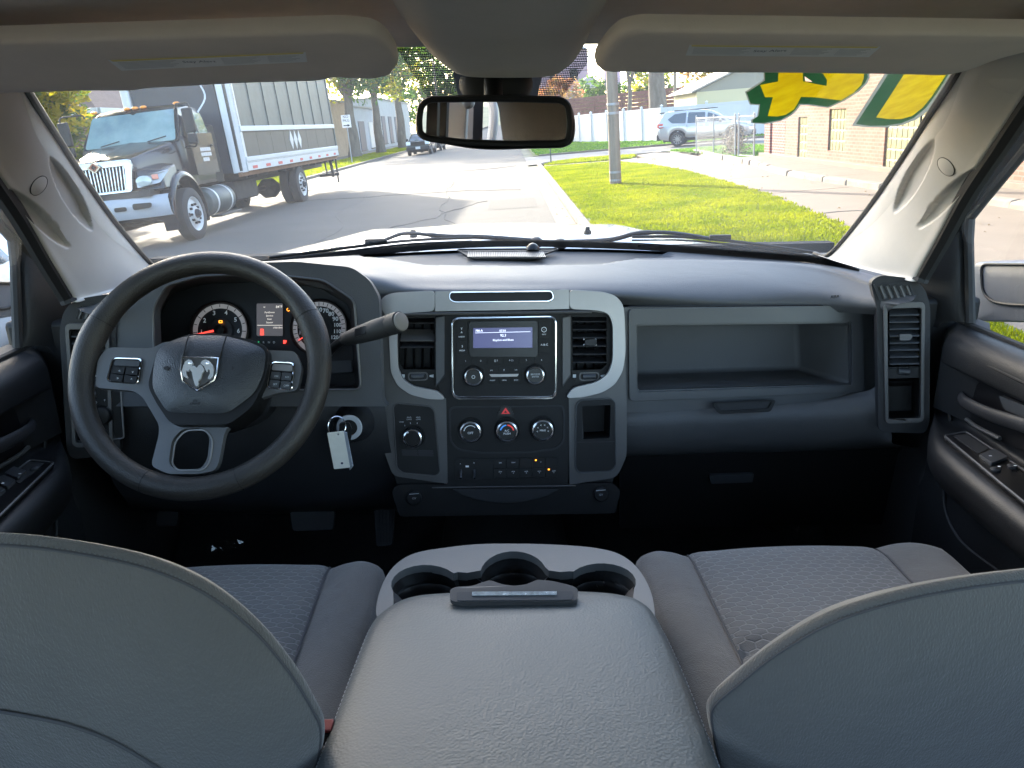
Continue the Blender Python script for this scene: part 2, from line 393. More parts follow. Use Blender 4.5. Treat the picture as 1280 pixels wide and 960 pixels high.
# ---- upper pad
rows = [
 [(95, 385, 1.28), (190, 345, 1.52), (330, 327, 1.66), (480, 317, 1.76), (640, 311, 1.80), (800, 313, 1.78), (960, 324, 1.70), (1050, 334, 1.58), (1110, 350, 1.42), (1150, 365, 1.30)],
 [(100, 388, 1.26), (195, 350, 1.44), (330, 330, 1.56), (460, 323, 1.63), (530, 326, 1.64), (640, 327, 1.645), (760, 326, 1.64), (900, 325, 1.60), (1020, 334, 1.50), (1145, 370, 1.27)],
 [(104, 390, 1.25), (180, 352, 1.38), (330, 330, 1.48), (450, 325, 1.56), (520, 330, 1.59), (640, 332, 1.60), (760, 329, 1.59), (900, 331, 1.55), (1030, 343, 1.46), (1140, 376, 1.26)],
 [(110, 392, 1.24), (165, 356, 1.34), (320, 327, 1.37), (450, 336, 1.46), (520, 343, 1.48), (640, 345, 1.48), (760, 344, 1.48), (900, 347, 1.46), (1030, 357, 1.41), (1125, 380, 1.26)],
 [(112, 394, 1.24), (160, 360, 1.32), (310, 328, 1.33), (455, 345, 1.40), (520, 354, 1.425), (640, 356, 1.425), (760, 356, 1.42), (900, 362, 1.41), (1030, 368, 1.38), (1118, 383, 1.27)],
 [(114, 397, 1.25), (160, 364, 1.32), (300, 332, 1.32), (465, 360, 1.385), (520, 364, 1.395), (640, 365, 1.395), (760, 368, 1.39), (900, 376, 1.385), (1030, 379, 1.37), (1112, 388, 1.28)],
 [(116, 400, 1.27), (162, 372, 1.34), (300, 340, 1.36), (470, 378, 1.39), (520, 376, 1.41), (640, 376, 1.41), (760, 380, 1.40), (900, 388, 1.39), (1030, 390, 1.375), (1108, 394, 1.30)]]
g = sgrid([[at(*q) for q in r] for r in rows], 90, 40)
g2 = sgrid([[at(*q) for q in r] for r in rows], 220, 110)
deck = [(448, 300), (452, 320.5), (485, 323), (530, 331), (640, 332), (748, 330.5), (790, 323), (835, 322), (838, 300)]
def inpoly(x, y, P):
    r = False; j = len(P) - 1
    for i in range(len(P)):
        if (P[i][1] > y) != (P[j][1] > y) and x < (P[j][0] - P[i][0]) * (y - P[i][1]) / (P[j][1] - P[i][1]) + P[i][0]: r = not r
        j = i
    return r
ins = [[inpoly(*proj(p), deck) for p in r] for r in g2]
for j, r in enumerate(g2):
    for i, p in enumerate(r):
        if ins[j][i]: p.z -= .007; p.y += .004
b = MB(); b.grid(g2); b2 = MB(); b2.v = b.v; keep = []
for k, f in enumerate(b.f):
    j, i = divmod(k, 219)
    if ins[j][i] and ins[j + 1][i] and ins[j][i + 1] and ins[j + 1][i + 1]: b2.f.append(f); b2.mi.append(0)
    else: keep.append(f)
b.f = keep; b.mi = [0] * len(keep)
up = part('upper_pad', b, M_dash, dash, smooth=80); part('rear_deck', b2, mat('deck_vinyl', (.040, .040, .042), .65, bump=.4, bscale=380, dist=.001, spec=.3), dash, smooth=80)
# rear edge roll that meets the windscreen
b = MB(); e = g[0]; b.grid([[p + Vector((0, .0, 0)) for p in e], [p + Vector((0, .05, -.02)) for p in e], [p + Vector((0, .10, -.10)) for p in e]]); part('rear_lip', b, M_black, dash, smooth=60)
# ---- defroster grille with its slots, sun sensor
PD = Plane(at(628, 322, 1.70), Vector((0, -.12, 1)), up=(0, 1, 0))
def dtop(x, y, h=0): return PD.px(x, y, h)
o = rnd([dtop(x, y) for x, y in [(570, 313), (700, 312), (668, 324), (590, 325)]], .01, 3)
gr = MB(); gr.plate([o, [p * .985 + sum(o, Vector()) / len(o) * .015 for p in o]], PD.n * .004); grille = part('defroster_grille', gr, M_dark, dash)
b = MB(); 
for i in range(44):
    x = 577 + i * 2.72; x2 = 594 + i * 1.66
    b.box((dtop(x, 313.5, .002) + dtop(x2, 324, .002)) / 2, (.0022, (dtop(x, 313.5) - dtop(x2, 324)).length * .96, .004))
part('grille_fin', b, M_pewter, grille, kind='stuff')
b = MB(); b.plate([[dtop(x, y, -.001) for x, y in [(574, 313), (696, 312), (666, 324), (592, 325)]]], -PD.n * .002); part('grille_well', b, M_black, grille)
b = MB(); c = dtop(666, 311, .002); b.lathe(c, (0, 0, 1), [(.016, 0), (.015, .004), (.008, .011), (.003, .013)], 20); part('sun_sensor', b, M_blackg, dash)

# ---- binnacle: surround with its opening, the tunnel, the cluster
O = rnd([PB.px(*q) for q in [(122, 400), (140, 372), (168, 358), (205, 341), (270, 330), (370, 327), (440, 334), (462, 350), (474, 372), (478, 500), (486, 508), (130, 508)]], .012)
HO = rnd([PB.px(*q) for q in [(194, 476), (191, 385), (207, 357), (250, 345), (330, 342), (404, 350), (443, 376), (451, 487), (205, 489)]], .012)
b = MB(); b.plate([O, HO], -PB.n * .03); sur = part('binnacle_surround', b, M_dash2, dash, bevel=.010, seg=4)
b = MB()
deep = [PC.px(*q) for q in [(200, 480), (200, 392), (214, 367), (254, 355), (330, 352), (400, 360), (437, 382), (444, 482), (210, 484)]]
deep = rnd(deep, .012); m0 = [p - PB.n * .002 for p in HO]
b.grid([m0, [a.lerp(c, .33) for a, c in zip(m0, deep)], [a.lerp(c, .66) for a, c in zip(m0, deep)], deep], closed=True); part('binnacle_tunnel', b, M_black, sur, smooth=50)
clu = MB(); clu.plate([[p - PC.n * .001 for p in deep]], -PC.n * .01); clu = part('instrument_cluster', clu, mat('cluster_face', (.010, .011, .014), .35, var=.2, vscale=20), dash)
# slim slate shelf under the gauges at the right
b = MB(); b.plate([rnd([PC.px(*q, .012) for q in [(414, 452), (440, 451), (442, 466), (414, 467)]], .004)], PC.n * .01); part('cluster_ledge', b, M_bluegr, clu, bevel=.002)
b = MB(); l = rnd([PB.px(*q, .001) for q in [(194, 476), (191, 385), (207, 357), (250, 345), (330, 342), (404, 350), (443, 376), (451, 487), (205, 489)]], .012); b.tube([p for p in l], .0022, 6, closed=True); part('opening_trim', b, M_pewter, sur)
def gauge(cx, cy, ro, nums, a0, a1, needle, side):
    sc_ = (PC.px(cx + 10, cy) - PC.px(cx, cy)).length / 10
    c = PC.px(cx, cy); n = PC.n; u, v = PC.u, PC.v
    r = ro * sc_
    q = MB(); q.lathe(c + n * .001, n, [(r * 1.02, 0), (r * 1.06, .006), (r * 1.02, .008), (r * .98, .005), (r * .96, .001)], 48, caps=False); gd = part('gauge', q, M_blackg, clu, label=side)
    q = MB(); q.lathe(c + n * .0015, n, [(r * .955, 0), (r * .955, .002), (r * .80, .002), (r * .80, 0)], 48, caps=False); part('scale_ring', q, mat('scale_ring', (.46, .43, .44), .5, emit=(.9, .8, .8), estr=0.0096), gd)
    q = MB(); q.lathe(c + n * .0015, n, [(r * .46, 0), (r * .455, .0015), (r * .43, .0015), (r * .43, 0)], 40, caps=False); part('inner_ring', q, M_dark, gd)
    q = MB(); num = MB()
    k = len(nums)
    for i, t in enumerate(nums):
        a = R(a0 + (a1 - a0) * i / (k - 1)); d = u * math.cos(a) + v * math.sin(a)
        num.text(t, c + d * r * .66, u, v, n, r * (.22 if len(t) < 3 else .19), .0022, bold=.02)
    kk = (k - 1) * 2
    for i in range(kk + 1):
        a = R(a0 + (a1 - a0) * i / kk); d = u * math.cos(a) + v * math.sin(a); e = u * -math.sin(a) + v * math.cos(a)
        L0, L1, wd = r * (.80 if i % 2 == 0 else .84), r * .94, r * .012
        p0 = c + d * L0 + n * .0038; p1 = c + d * L1 + n * .0038
        q.plate([[p0 - e * wd, p0 + e * wd, p1 + e * wd, p1 - e * wd]], n * .0004)
    part('tick_mark', q, M_black, gd, smooth=0); part('numeral', num, M_white, gd, smooth=0)
    a = R(needle); d = u * math.cos(a) + v * math.sin(a); e = u * -math.sin(a) + v * math.cos(a)
    q = MB(); q.plate([[c + e * r * .045 + n * .007, c - e * r * .045 + n * .007, c + d * r * .86 - e * r * .012 + n * .007, c + d * r * .86 + e * r * .012 + n * .007]], n * .0012)
    part('needle', q, M_redlit, gd, smooth=0)
    q = MB(); q.lathe(c + n * .004, n, [(r * .19, 0), (r * .18, .006), (r * .13, .008), (.0, .0085)], 24, caps=False); part('needle_cap', q, M_black, gd)
    return gd
gauge(275.5, 413, 35, ['0', '1', '2', '3', '4', '5', '6', '7'], 222, -42, 190, 'rev counter with red needle at idle')
gauge(399.5, 410, 34.5, ['0', '10', '20', '30', '40', '50', '60', '70', '80', '90', '100', '110', '120'], 214, -34, 212, 'speedometer with red needle near zero')
o = rnd([PC.px(*q, .002) for q in [(321, 379.5), (353.5, 379.5), (353.5, 419.8), (321, 419.8)]], .002)
b = MB(); b.plate([o], PC.n * .001); disp = part('message_screen', b, M_evic, clu, smooth=0)
b = MB()
def ct(t, x, y, s, al='CENTER', P=PC, h=.004, mb=None, bold=.01):
    (mb or b).text(t, P.px(x, y, h), P.u, P.v, P.n, s, .0002, al, bold=bold)
ct('84°F', 353, 383.5, .0066, 'RIGHT'); ct('N', 330.5, 384, .004)
for i, t in enumerate(['ParkSense', 'Service', 'Rear', 'Sensor']): ct(t, 337, 390.5 + i * 4.2, .0046)
ct('170618mi', 353, 409.5, .0045, 'RIGHT')
b.plate([[PC.px(*q, .004) for q in [(321.5, 406.3), (353, 406.3), (353, 406.9), (321.5, 406.9)]]], PC.n * .0002)
part('screen_lettering', b, M_warn, disp, smooth=0)
b = MB(); b.plate([rnd([PC.px(*q, .004) for q in [(325.5, 411), (329.5, 411), (330, 419), (325, 419)]], .001)], PC.n * .0003); part('warning_lamp', b, M_redlit, clu, smooth=0)
b = MB(); b.plate([rnd([PC.px(*q, .004) for q in [(354, 425), (358.5, 425.5), (357.5, 429), (354, 430)]], .001)], PC.n * .0003); part('warning_lamp', b, M_redlit, clu, smooth=0)
b = MB(); b.lathe(PC.px(360.5, 387, .003), PC.n, [(.0032, 0), (.0032, .0006), (.0022, .0006)], 16, caps=False); part('amber_lamp', b, M_amber, clu, smooth=0)
b = MB(); b.plate([rnd([PC.px(*q, .004) for q in [(273.5, 400.5), (278, 400.5), (278, 403.8), (273.5, 403.8)]], .0005), [PC.px(*q, .004) for q in [(274.3, 401.3), (277.2, 401.3), (277.2, 403), (274.3, 403)]]], PC.n * .0003); part('amber_lamp', b, M_amber, clu, smooth=0)
b = MB(); 
for t, x in zip('RND', (329.5, 336.2, 342.6)): ct(t, x, 428, .0056)
part('gear_letter', b, M_white, clu, smooth=0)
b = MB(); ct('P', 323.3, 428, .0056); part('gear_letter', b, M_greenlit, clu, smooth=0)

# ---- left and right side pods: frame, slats, wheel, pocket (right one measured, left one its mirror image)
PV = Plane(at(1130, 450, 1.265), (-.30, -.93, .14))
def pod(s):
    nm = 'at the passenger end' if s > 0 else 'at the driver end'
    vv = lambda x, y, h=0: S(s, PV.px(x, y, h)); n = S(s, PV.n)
    b = MB(); b.plate([rnd([vv(*q) for q in [(1088, 352), (1100, 344), (1142, 348), (1157, 362), (1163, 384), (1162, 530), (1156, 542), (1098, 540), (1096, 384)]], .012), rnd([vv(*q) for q in [(1109, 386), (1150, 385), (1149, 522), (1111, 523)]], .003)], -n * .03)
    pd = part('side_pod', b, M_dark, dash, bevel=.003)
    b = MB(); b.plate([rnd([vv(*q, .001) for q in [(1103.5, 379), (1155.5, 376.5), (1154, 527), (1106, 529)]], .010), rnd([vv(*q, .001) for q in [(1108.5, 385.5), (1151, 384), (1150, 522), (1110, 523)]], .004)], n * .006); part('pod_frame', b, M_pewter, pd, bevel=.0015)
    b = MB(); b.plate([[vv(*q, -.06) for q in [(1096, 375), (1165, 375), (1160, 535), (1100, 535)]]], -n * .003)
    for q0, q1 in [((1109, 386), (1111, 523)), ((1150, 385), (1149, 522)), ((1109, 386), (1150, 385)), ((1109, 461), (1149, 460)), ((1109, 477), (1149, 476)), ((1111, 523), (1149, 522))]:
        a, c = vv(*q0), vv(*q1); b.add([a, c, c - n * .06, a - n * .06], [(0, 1, 2, 3)])
    part('pod_well', b, M_black, pd, smooth=0)
    slat = None
    for i in range(8):
        y = 391.5 + i * 8.7
        q = MB(); a, c = vv(1111, y, -.004), vv(1148, y - .6, -.004); d = n * .010 + Vector((0, 0, -.0045))
        q.hexa([a - d, c - d, c + d, a + d, a - d + Vector((0, 0, .0022)), c - d + Vector((0, 0, .0022)), c + d + Vector((0, 0, .0022)), a + d + Vector((0, 0, .0022))]); part('slat', q, M_bluegr, pd, bevel=.0006)
    for i in range(5):
        q = MB(); x = 1115 + i * 7.2; a, c = vv(x, 390, -.03), vv(x, 458, -.03); q.hexa([a, a + n * .012, a + n * .012 + S(s, (.0015, 0, 0)), a + S(s, (.0015, 0, 0)), c, c + n * .012, c + n * .012 + S(s, (.0015, 0, 0)), c + S(s, (.0015, 0, 0))]); part('vane', q, M_black, pd)
    q = MB(); q.plate([rnd([vv(*k, .004) for k in [(1124, 417), (1138, 417), (1140, 421), (1136, 425), (1124, 425)]], .002)], n * .006); part('vent_tab', q, M_pewter, pd, bevel=.001)
    q = MB(); q.lathe(vv(1130, 464.5, -.002) - S(s, PV.u) * .010, S(s, PV.u), [(.002, 0), (.006, .001), (.006, .019), (.002, .020)], 18); part('vent_wheel', q, M_bluegr, pd)
    q = MB(); q.plate([rnd([vv(*k, -.006) for k in [(1109, 459), (1149, 458), (1149, 472), (1110, 473)]], .002)], n * .001); part('wheel_plate', q, M_dark, pd)
    # corner demister with slanted fins
    q = MB(); q.plate([rnd([vv(*k, .002) for k in [(1091, 355), (1139, 353), (1146, 374), (1099, 376)]], .004), rnd([vv(*k, .002) for k in [(1095, 357), (1136, 356), (1142, 372), (1101, 374)]], .002)], n * .003); dm = part('demister', q, M_dark, pd)
    for i in range(5):
        q = MB(); x = 1100 + i * 8.3; a, c = vv(x, 357.5, .0), vv(x + 6.5, 373, .0); q.tube([a, c], .0032, 8); part('demister_fin', q, M_print if False else M_silver if False else M_pewter, dm)
sym(pod)

# ---- glove box face with its open bin
b = MB()
b.plate([rnd([PG.px(*q) for q in [(779, 384), (900, 383), (1072, 381), (1090, 384), (1098, 500), (1080, 512), (779, 516)]], .006), rnd([PG.px(*q) for q in [(796, 407), (1062, 404), (1063, 480), (797, 488)]], .006)], -PG.n * .02)
gb = part('glove_box_face', b, M_bluegr, dash, bevel=.004, seg=3)
b = MB(); b.plate([rnd([PG.px(*q, .002) for q in [(785, 386), (1076, 381.5), (1079, 489), (786, 501)]], .010), rnd([PG.px(*q, .002) for q in [(794, 405), (1063, 402), (1064, 481), (795, 490)]], .006)], PG.n * .006); part('bin_frame', b, M_bluegr, gb, bevel=.003, seg=3)
dn = Vector((0, .13, -.022))
f = [PG.px(*q) for q in [(795, 405), (1064, 402), (1065, 482), (795, 490)]]
bk = [f[0] + dn + Vector((.015, 0, -.008)), f[1] + dn + Vector((-.05, 0, -.008)), f[2] + dn + Vector((-.05, 0, .015)), f[3] + dn + Vector((.015, 0, .015))]
b = MB(); b.add(f + bk, [(0, 1, 5, 4), (1, 2, 6, 5), (2, 3, 7, 6), (3, 0, 4, 7), (4, 5, 6, 7)]); part('bin_liner', b, M_dash, gb, bevel=.008, seg=3, smooth=30)
b = MB(); b.text('AIRBAG', PG.px(1047, 371, .013), PG.u, PG.v, PG.n, .0075, .0005, bold=.03); part('airbag_lettering', b, M_black, up, smooth=0)
b = MB(); b.tube([PG.px(x, 383.5 - (x - 785) * .008, .003) for x in range(786, 1078, 20)], .0012, 5); part('pad_seam', b, M_black, dash)
# ---- pad below the glove box, lower door
rows = [[(779, 500, 1.365), (900, 497, 1.365), (1020, 494, 1.36), (1085, 488, 1.33), (1100, 470, 1.30)],
        [(779, 510, 1.35), (900, 507, 1.345), (1020, 503, 1.34), (1088, 500, 1.31), (1104, 492, 1.285)],
        [(779, 530, 1.335), (900, 527, 1.33), (1020, 522, 1.325), (1090, 520, 1.30), (1110, 520, 1.28)],
        [(779, 555, 1.345), (900, 552, 1.34), (1020, 548, 1.335), (1090, 545, 1.31), (1115, 545, 1.28)],
        [(779, 568, 1.37), (900, 564, 1.365), (1020, 560, 1.36), (1090, 556, 1.34), (1118, 555, 1.29)],
        [(779, 572, 1.41), (900, 568, 1.41), (1020, 564, 1.40), (1100, 560, 1.38), (1150, 560, 1.32)]]
b = MB(); b.grid(sgrid([[at(*q) for q in r] for r in rows], 40, 24)); part('lower_pad', b, M_dash, dash, smooth=80)
PL = Plane(at(930, 600, 1.405), (0, -math.cos(R(-10)), math.sin(R(-10))))
b = MB(); b.plate([rnd([PL.px(*q) for q in [(774, 566), (1150, 556), (1150, 655), (774, 660)]], .01)], -PL.n * .02); ld = part('lower_glove_door', b, M_black, dash, bevel=.004)
b = MB(); b.plate([rnd([PL.px(*q, .001) for q in [(886, 592), (941, 590), (939, 600), (888, 602)]], .002)], PL.n * .008); part('door_pull', b, M_bluegr, ld, bevel=.002)
b = MB(); b.plate([rnd([PG.px(*q, .024) for q in [(889, 503), (969, 499), (962, 514), (898, 517)]], .006), rnd([PG.px(*q, .024) for q in [(894, 504), (964, 501), (959, 510), (901, 513)]], .004)], PG.n * .006); lt = part('latch_surround', b, M_black, dash, bevel=.002)
b = MB(); b.plate([rnd([PG.px(*q, .022) for q in [(894, 503), (964, 500), (959, 511), (901, 514)]], .004)], PG.n * .003); part('latch_pull', b, M_dark, lt)

# ---- knee panel, column shroud, ignition
rows = [[(128, 500, 1.30), (220, 500, 1.32), (330, 498, 1.32), (480, 500, 1.33)], [(128, 515, 1.29), (220, 512, 1.30), (330, 510, 1.30), (482, 512, 1.315)],
        [(130, 560, 1.29), (220, 560, 1.30), (330, 560, 1.30), (488, 560, 1.31)], [(140, 600, 1.31), (220, 600, 1.33), (330, 600, 1.33), (500, 600, 1.34)], [(160, 630, 1.36), (240, 636, 1.38), (330, 636, 1.38), (510, 634, 1.38)], [(160, 636, 1.50), (240, 642, 1.50), (330, 642, 1.50), (510, 640, 1.50)]]
b = MB(); b.grid(sgrid([[at(*q) for q in r] for r in rows], 30, 24)); kp = part('knee_panel', b, M_dark, dash, smooth=70)
b = MB(); cA = at(262, 470, 1.20); cB = at(270, 500, 1.36)
rows = []
for t, r1, r2 in [(0, .060, .055), (.1, .068, .062), (.5, .078, .072), (1, .088, .085)]:
    c = Vector((cA.x, cA.y + (1.37 - 1.17) * t - .02, cA.z - .045 - .03 * t)); rows.append([c + Vector((math.cos(R(a)) * r1, -.02 * math.sin(R(a)), math.sin(R(a)) * r2)) for a in range(0, 360, 15)])
b.grid(rows, closed=True); b.f.append(tuple(range(24))); b.mi.append(0); part('column_shroud', b, M_dark, dash, smooth=50)
ic = at(437, 534, 1.265); inn = Vector((0, -.95, .15))
b = MB(); b.lathe(ic + Vector((0, .06, -.01)), inn, [(.040, 0), (.032, .04), (.026, .058), (.024, .062)], 32, caps=False); part('ignition_boss', b, M_dark, kp)
b = MB(); b.lathe(ic, inn, [(.0225, 0), (.0225, .004), (.021, .0055), (.0145, .0055), (.014, .002)], 36, caps=False); part('ignition_ring', b, mat('grey_ring', (.33, .34, .36), .45, bump=.1, bscale=700), kp)
b = MB(); b.lathe(ic - inn * .002, inn, [(.0145, 0), (.0145, .004), (.010, .0045), (0, .0045)], 24, caps=False); part('ignition_lock', b, M_black, kp)
# headlamp switch panel seen through the wheel
PH = Plane(at(130, 520, 1.265), (.12, -.97, .1))
b = MB(); b.plate([rnd([PH.px(*q) for q in [(92, 470), (150, 470), (155, 548), (96, 552)]], .006)], PH.n * .004); hp = part('lamp_switch_panel', b, M_black, dash, bevel=.001)
b = MB(); l = rnd([PH.px(*q, .005) for q in [(92, 470), (150, 470), (155, 548), (96, 552)]], .006); b.tube(l, .0015, 6, closed=True); part('panel_trim', b, M_silver, hp)
b = MB(); c = PH.px(129, 518, .004); b.lathe(c, PH.n, [(.017, 0), (.0165, .008), (.014, .012), (.011, .013), (0, .013)], 28, caps=False); kn = part('lamp_switch', b, M_black, hp)
b = MB(); b.lathe(c, PH.n, [(.0172, .001), (.0178, .005), (.0172, .009)], 28, caps=False); part('switch_ring', b, M_chrome, kn)
b = MB(); b.lathe(PH.px(133, 541, .004), PH.n, [(.006, 0), (.006, .004), (0, .005)], 16, caps=False); part('dimmer', b, M_black, hp)
b = MB()
for x, y, t in [(120, 503, 'O'), (131, 500.5, 'P'), (138, 504, 'D')]: b.text(t, PH.px(x, y, .005), PH.u, PH.v, PH.n, .005, .0002)
part('switch_lettering', b, M_print, hp, smooth=0)

# ================================================================== centre stack
back = rnd([PS.px(*q, -.012) for q in [(484, 380), (545, 372), (708, 370), (768, 376), (775, 560), (762, 610), (700, 622), (560, 622), (498, 606), (484, 560)]], .01)
b = MB()
# black carrier plate with openings for the vents, the little bin and the cubby
vL = [PS.px(*q, -.012) for q in [(500, 398), (544, 397), (544, 461), (505, 461), (500, 452)]]
vR = [PS.px(*q, -.012) for q in [(714, 396), (757, 396), (757, 455), (750, 461), (715, 462)]]
cub = [PS.px(*q, -.012) for q in [(727, 507), (763, 505), (762, 546), (729, 548)]]
b.plate([back, vL, vR, cub], PS.n * .012); cs = part('centre_stack', b, M_black, dash, bevel=.002)
b = MB(); b.plate([rnd([PS.px(*q, .000) for q in [(544, 398), (557, 392), (702, 390), (713, 396), (713, 480), (709, 606), (556, 607), (551, 488), (544, 470)]], .006)], PS.n * .010); part('stack_panel', b, M_blackg if False else M_black, cs, bevel=.003)
# lower legs (pewter) and the bright satin band over them
leg = [(474, 378), (482, 369), (544, 365), (544, 389), (500, 393), (496, 410), (498, 465), (508, 484), (525, 492), (558, 497), (560, 603), (492, 593), (480, 560), (476, 500)]
b = MB(); b.plate([rnd([PS.px(*q, 0) for q in leg], [.01, .012, 0, 0, .004, .01, .012, .01, .01, 0, .003, .012, .02, .01])], PS.n * .012); part('stack_leg', b, M_pewter, cs, bevel=.003, seg=3)
leg = [(711, 363), (763, 367), (777, 378), (782, 500), (782, 568), (770, 595), (711, 604), (710, 497), (745, 488), (758, 478), (765, 462), (766, 410), (760, 392), (711, 386)]
b = MB(); b.plate([rnd([PS.px(*q, 0) for q in leg], [0, .012, .012, .01, .01, .014, .003, 0, .01, .01, .01, .012, .012, 0]), [PS.px(*q, 0) for q in [(726, 506), (764, 504), (763, 548), (728, 550)]]], PS.n * .012); part('stack_leg', b, M_pewter, cs, bevel=.003, seg=3)
band = [(474, 380), (481, 370), (493, 366), (544, 363), (544, 389), (512, 391), (500, 394), (497, 404), (498, 458), (504, 473), (517, 482), (549, 488), (558, 499), (535, 498), (512, 492), (497, 481), (489, 464), (487, 420), (484, 396)]
b = MB(); b.plate([rnd([PS.px(*q, .010) for q in band], .010, 4)], PS.n * .010); part('satin_band', b, M_silver, cs, bevel=.004, seg=3)
band = [(711, 362), (752, 364.5), (768, 369), (778, 380), (780, 400), (781, 440), (778, 462), (768, 480), (752, 490), (728, 496), (706, 497), (715, 484), (745, 477), (759, 467), (765, 450), (765, 405), (760, 392), (748, 388), (711, 386)]
b = MB(); b.plate([rnd([PS.px(*q, .010) for q in band], .010, 4)], PS.n * .010); part('satin_band', b, M_silver, cs, bevel=.004, seg=3)
b = MB(); b.plate([rnd([PS.px(*q, .008) for q in [(544.6, 364), (710.6, 362), (710.6, 386), (544.6, 389)]], .001), rnd([PS.px(*q, .008) for q in [(562, 365.5), (690, 364), (692, 373), (686, 376.5), (568, 377.5), (562, 374)]], .006)], PS.n * .012); tr = part('top_tray_trim', b, M_silver, cs, bevel=.002)
b = MB(); l = [PS.px(*q, .0195) for q in [(562, 365.5), (690, 364), (692, 373), (686, 376.5), (568, 377.5), (562, 374)]]; b.plate([rnd(l, .006)], -PS.n * .004); part('tray_mat', b, M_rubber, tr)
b = MB(); b.tube(rnd([p + PS.n * .001 for p in l], .006), .0014, 6, closed=True); part('tray_lip', b, M_chrome, tr)
b = MB(); b.text('RAM', PS.px(627, 371.5, .0165), PS.u, PS.v, PS.n, .0115, .0005, sx=3.3, bold=.05); part('tray_lettering', b, M_print if False else M_black, tr, smooth=0)
b = MB(); b.tube([PS.px(x, 392.2 - (x - 545) * .013, .018) for x in range(500, 760, 20)], .003, 6); part('brow_bead', b, M_pewter, cs)
# vents
def vent(x0, x1, closed):
    vn = MB(); vn.plate([[PS.px(*q, -.055) for q in [(x0, 393), (x1, 393), (x1, 465), (x0, 465)]]], -PS.n * .002)
    for xx in (x0, x1): vn.add([PS.px(xx, 395, .0), PS.px(xx, 463, .0), PS.px(xx, 463, -.055), PS.px(xx, 395, -.055)], [(0, 1, 2, 3)])
    vn = part('air_vent', vn, M_black, cs, smooth=0)
    ys = [400 + 10.2 * i for i in range(6)] if not closed else [402, 420, 432]
    for i, y in enumerate(ys):
        q = MB(); tall = closed and i == 1
        a, c = PS.px(x0 + 1, y, -.008), PS.px(x1 - 1, y, -.008); d = PS.n * .012 + Vector((0, 0, -.004 if not tall else -.010)); t = Vector((0, 0, .0025))
        q.hexa([a - d, c - d, c + d, a + d, a - d + t, c - d + t, c + d + t, a + d + t]); part('slat', q, M_dark if not tall else M_pewter, vn, bevel=.0006)
    for i in range(4):
        q = MB(); x = x0 + 7 + i * (x1 - x0 - 12) / 3; a, c = PS.px(x, 396, -.04), PS.px(x, 462, -.04); q.tube([a, c], [.002, .002], 4, sy=3); part('vane', q, M_black, vn)
    if not closed:
        q = MB(); q.plate([rnd([PS.px(*k, .006) for k in [(731, 425), (744, 423), (746, 427), (744, 432), (731, 431)]], .002)], PS.n * .005); part('vent_tab', q, M_dark, vn, bevel=.001)
        q = MB()
        for x, y in ((730, 424), (730, 431), (745, 424), (745, 431)): q.ico(PS.px(x, y, .008), .0022, 1)
        part('tab_highlight_bead', q, M_chrome, vn)  # chrome beads stand in for highlights on the tab corners
    xc = (x0 + x1) / 2
    q = MB(); q.plate([rnd([PS.px(*k, .0) for k in [(x0, 463), (x1, 462), (x1, 474), (x0 + 6, 478)] if True], .003)], PS.n * .002); part('wheel_plate', q, M_black, vn)
    q = MB(); q.plate([rnd([PS.px(*k, .002) for k in [(xc - 12, 465.5), (xc + 13, 465), (xc + 13, 475.5), (xc - 12, 476)]], .006), rnd([PS.px(*k, .002) for k in [(xc - 10.5, 467), (xc + 11.5, 466.5), (xc + 11.5, 474), (xc - 10.5, 474.5)]], .005)], PS.n * .0015); part('wheel_rim', q, M_pewter, vn)
    q = MB(); q.lathe(PS.px(xc + .5, 470.7, .000) - PS.u * .013, PS.u, [(.002, 0), (.0055, .001), (.0058, .025), (.002, .026)], 18); part('vent_wheel', q, M_bluegr, vn)
    q = MB(); q.plate([[PS.px(*k, .003) for k in [(xc - 20, 468), (xc - 16, 468), (xc - 16, 472), (xc - 20, 472)]]], PS.n * .0002); q.plate([[PS.px(*k, .003) for k in [(xc + 15, 469), (xc + 20, 468), (xc + 20, 472), (xc + 15, 471)]]], PS.n * .0002); part('vent_mark', q, M_print, vn, smooth=0)
vent(500, 544, True); vent(714, 758, False)
# side flanks of the radio panel
for x0, x1 in ((545, 556), (703, 713)):
    b = MB(); b.plate([[PS.px(*q, .010) for q in [(x0, 396), (x1, 394), (x1, 470), (x0, 484)]]], PS.n * .004); part('radio_flank', b, M_bluegr if x0 < 600 else M_pewter, cs, bevel=.002)
# radio
rd = MB(); rd.plate([rnd([PS.px(*q, .010) for q in [(566, 398), (694, 396), (694, 496), (567, 497)]], .012)], PS.n * .006); rd = part('radio', rd, M_black, dash)
b = MB(); b.plate([rnd([PS.px(*q, .010) for q in [(564, 396.5), (695.5, 394.5), (695.5, 498), (565, 498.5)]], .016, 6), rnd([PS.px(*q, .011) for q in [(566, 398.5), (693.5, 396.5), (693.5, 494.5), (567, 495)]], .014, 6)], PS.n * .009); part('chrome_surround', b, M_chrome, rd, bevel=.0015)
b = MB(); b.plate([rnd([PS.px(*q, .016) for q in [(586, 402), (672, 401), (672, 446), (587, 446)]], .006), [PS.px(*q, .016) for q in [(591.5, 410), (665.5, 409), (665.5, 434.5), (591.5, 435)]]], PS.n * .003); part('display_bezel', b, M_blackg, rd, bevel=.0006)
b = MB(); b.plate([[PS.px(*q, .0165) for q in [(591, 409), (666, 408), (666, 435), (591, 436)]]], PS.n * .001); lcd = part('display', b, M_lcd, rd, smooth=0)
b = MB(); rt = lambda t, x, y, s, al='CENTER': ct(t, x, y, s, al, PS, .018, b)
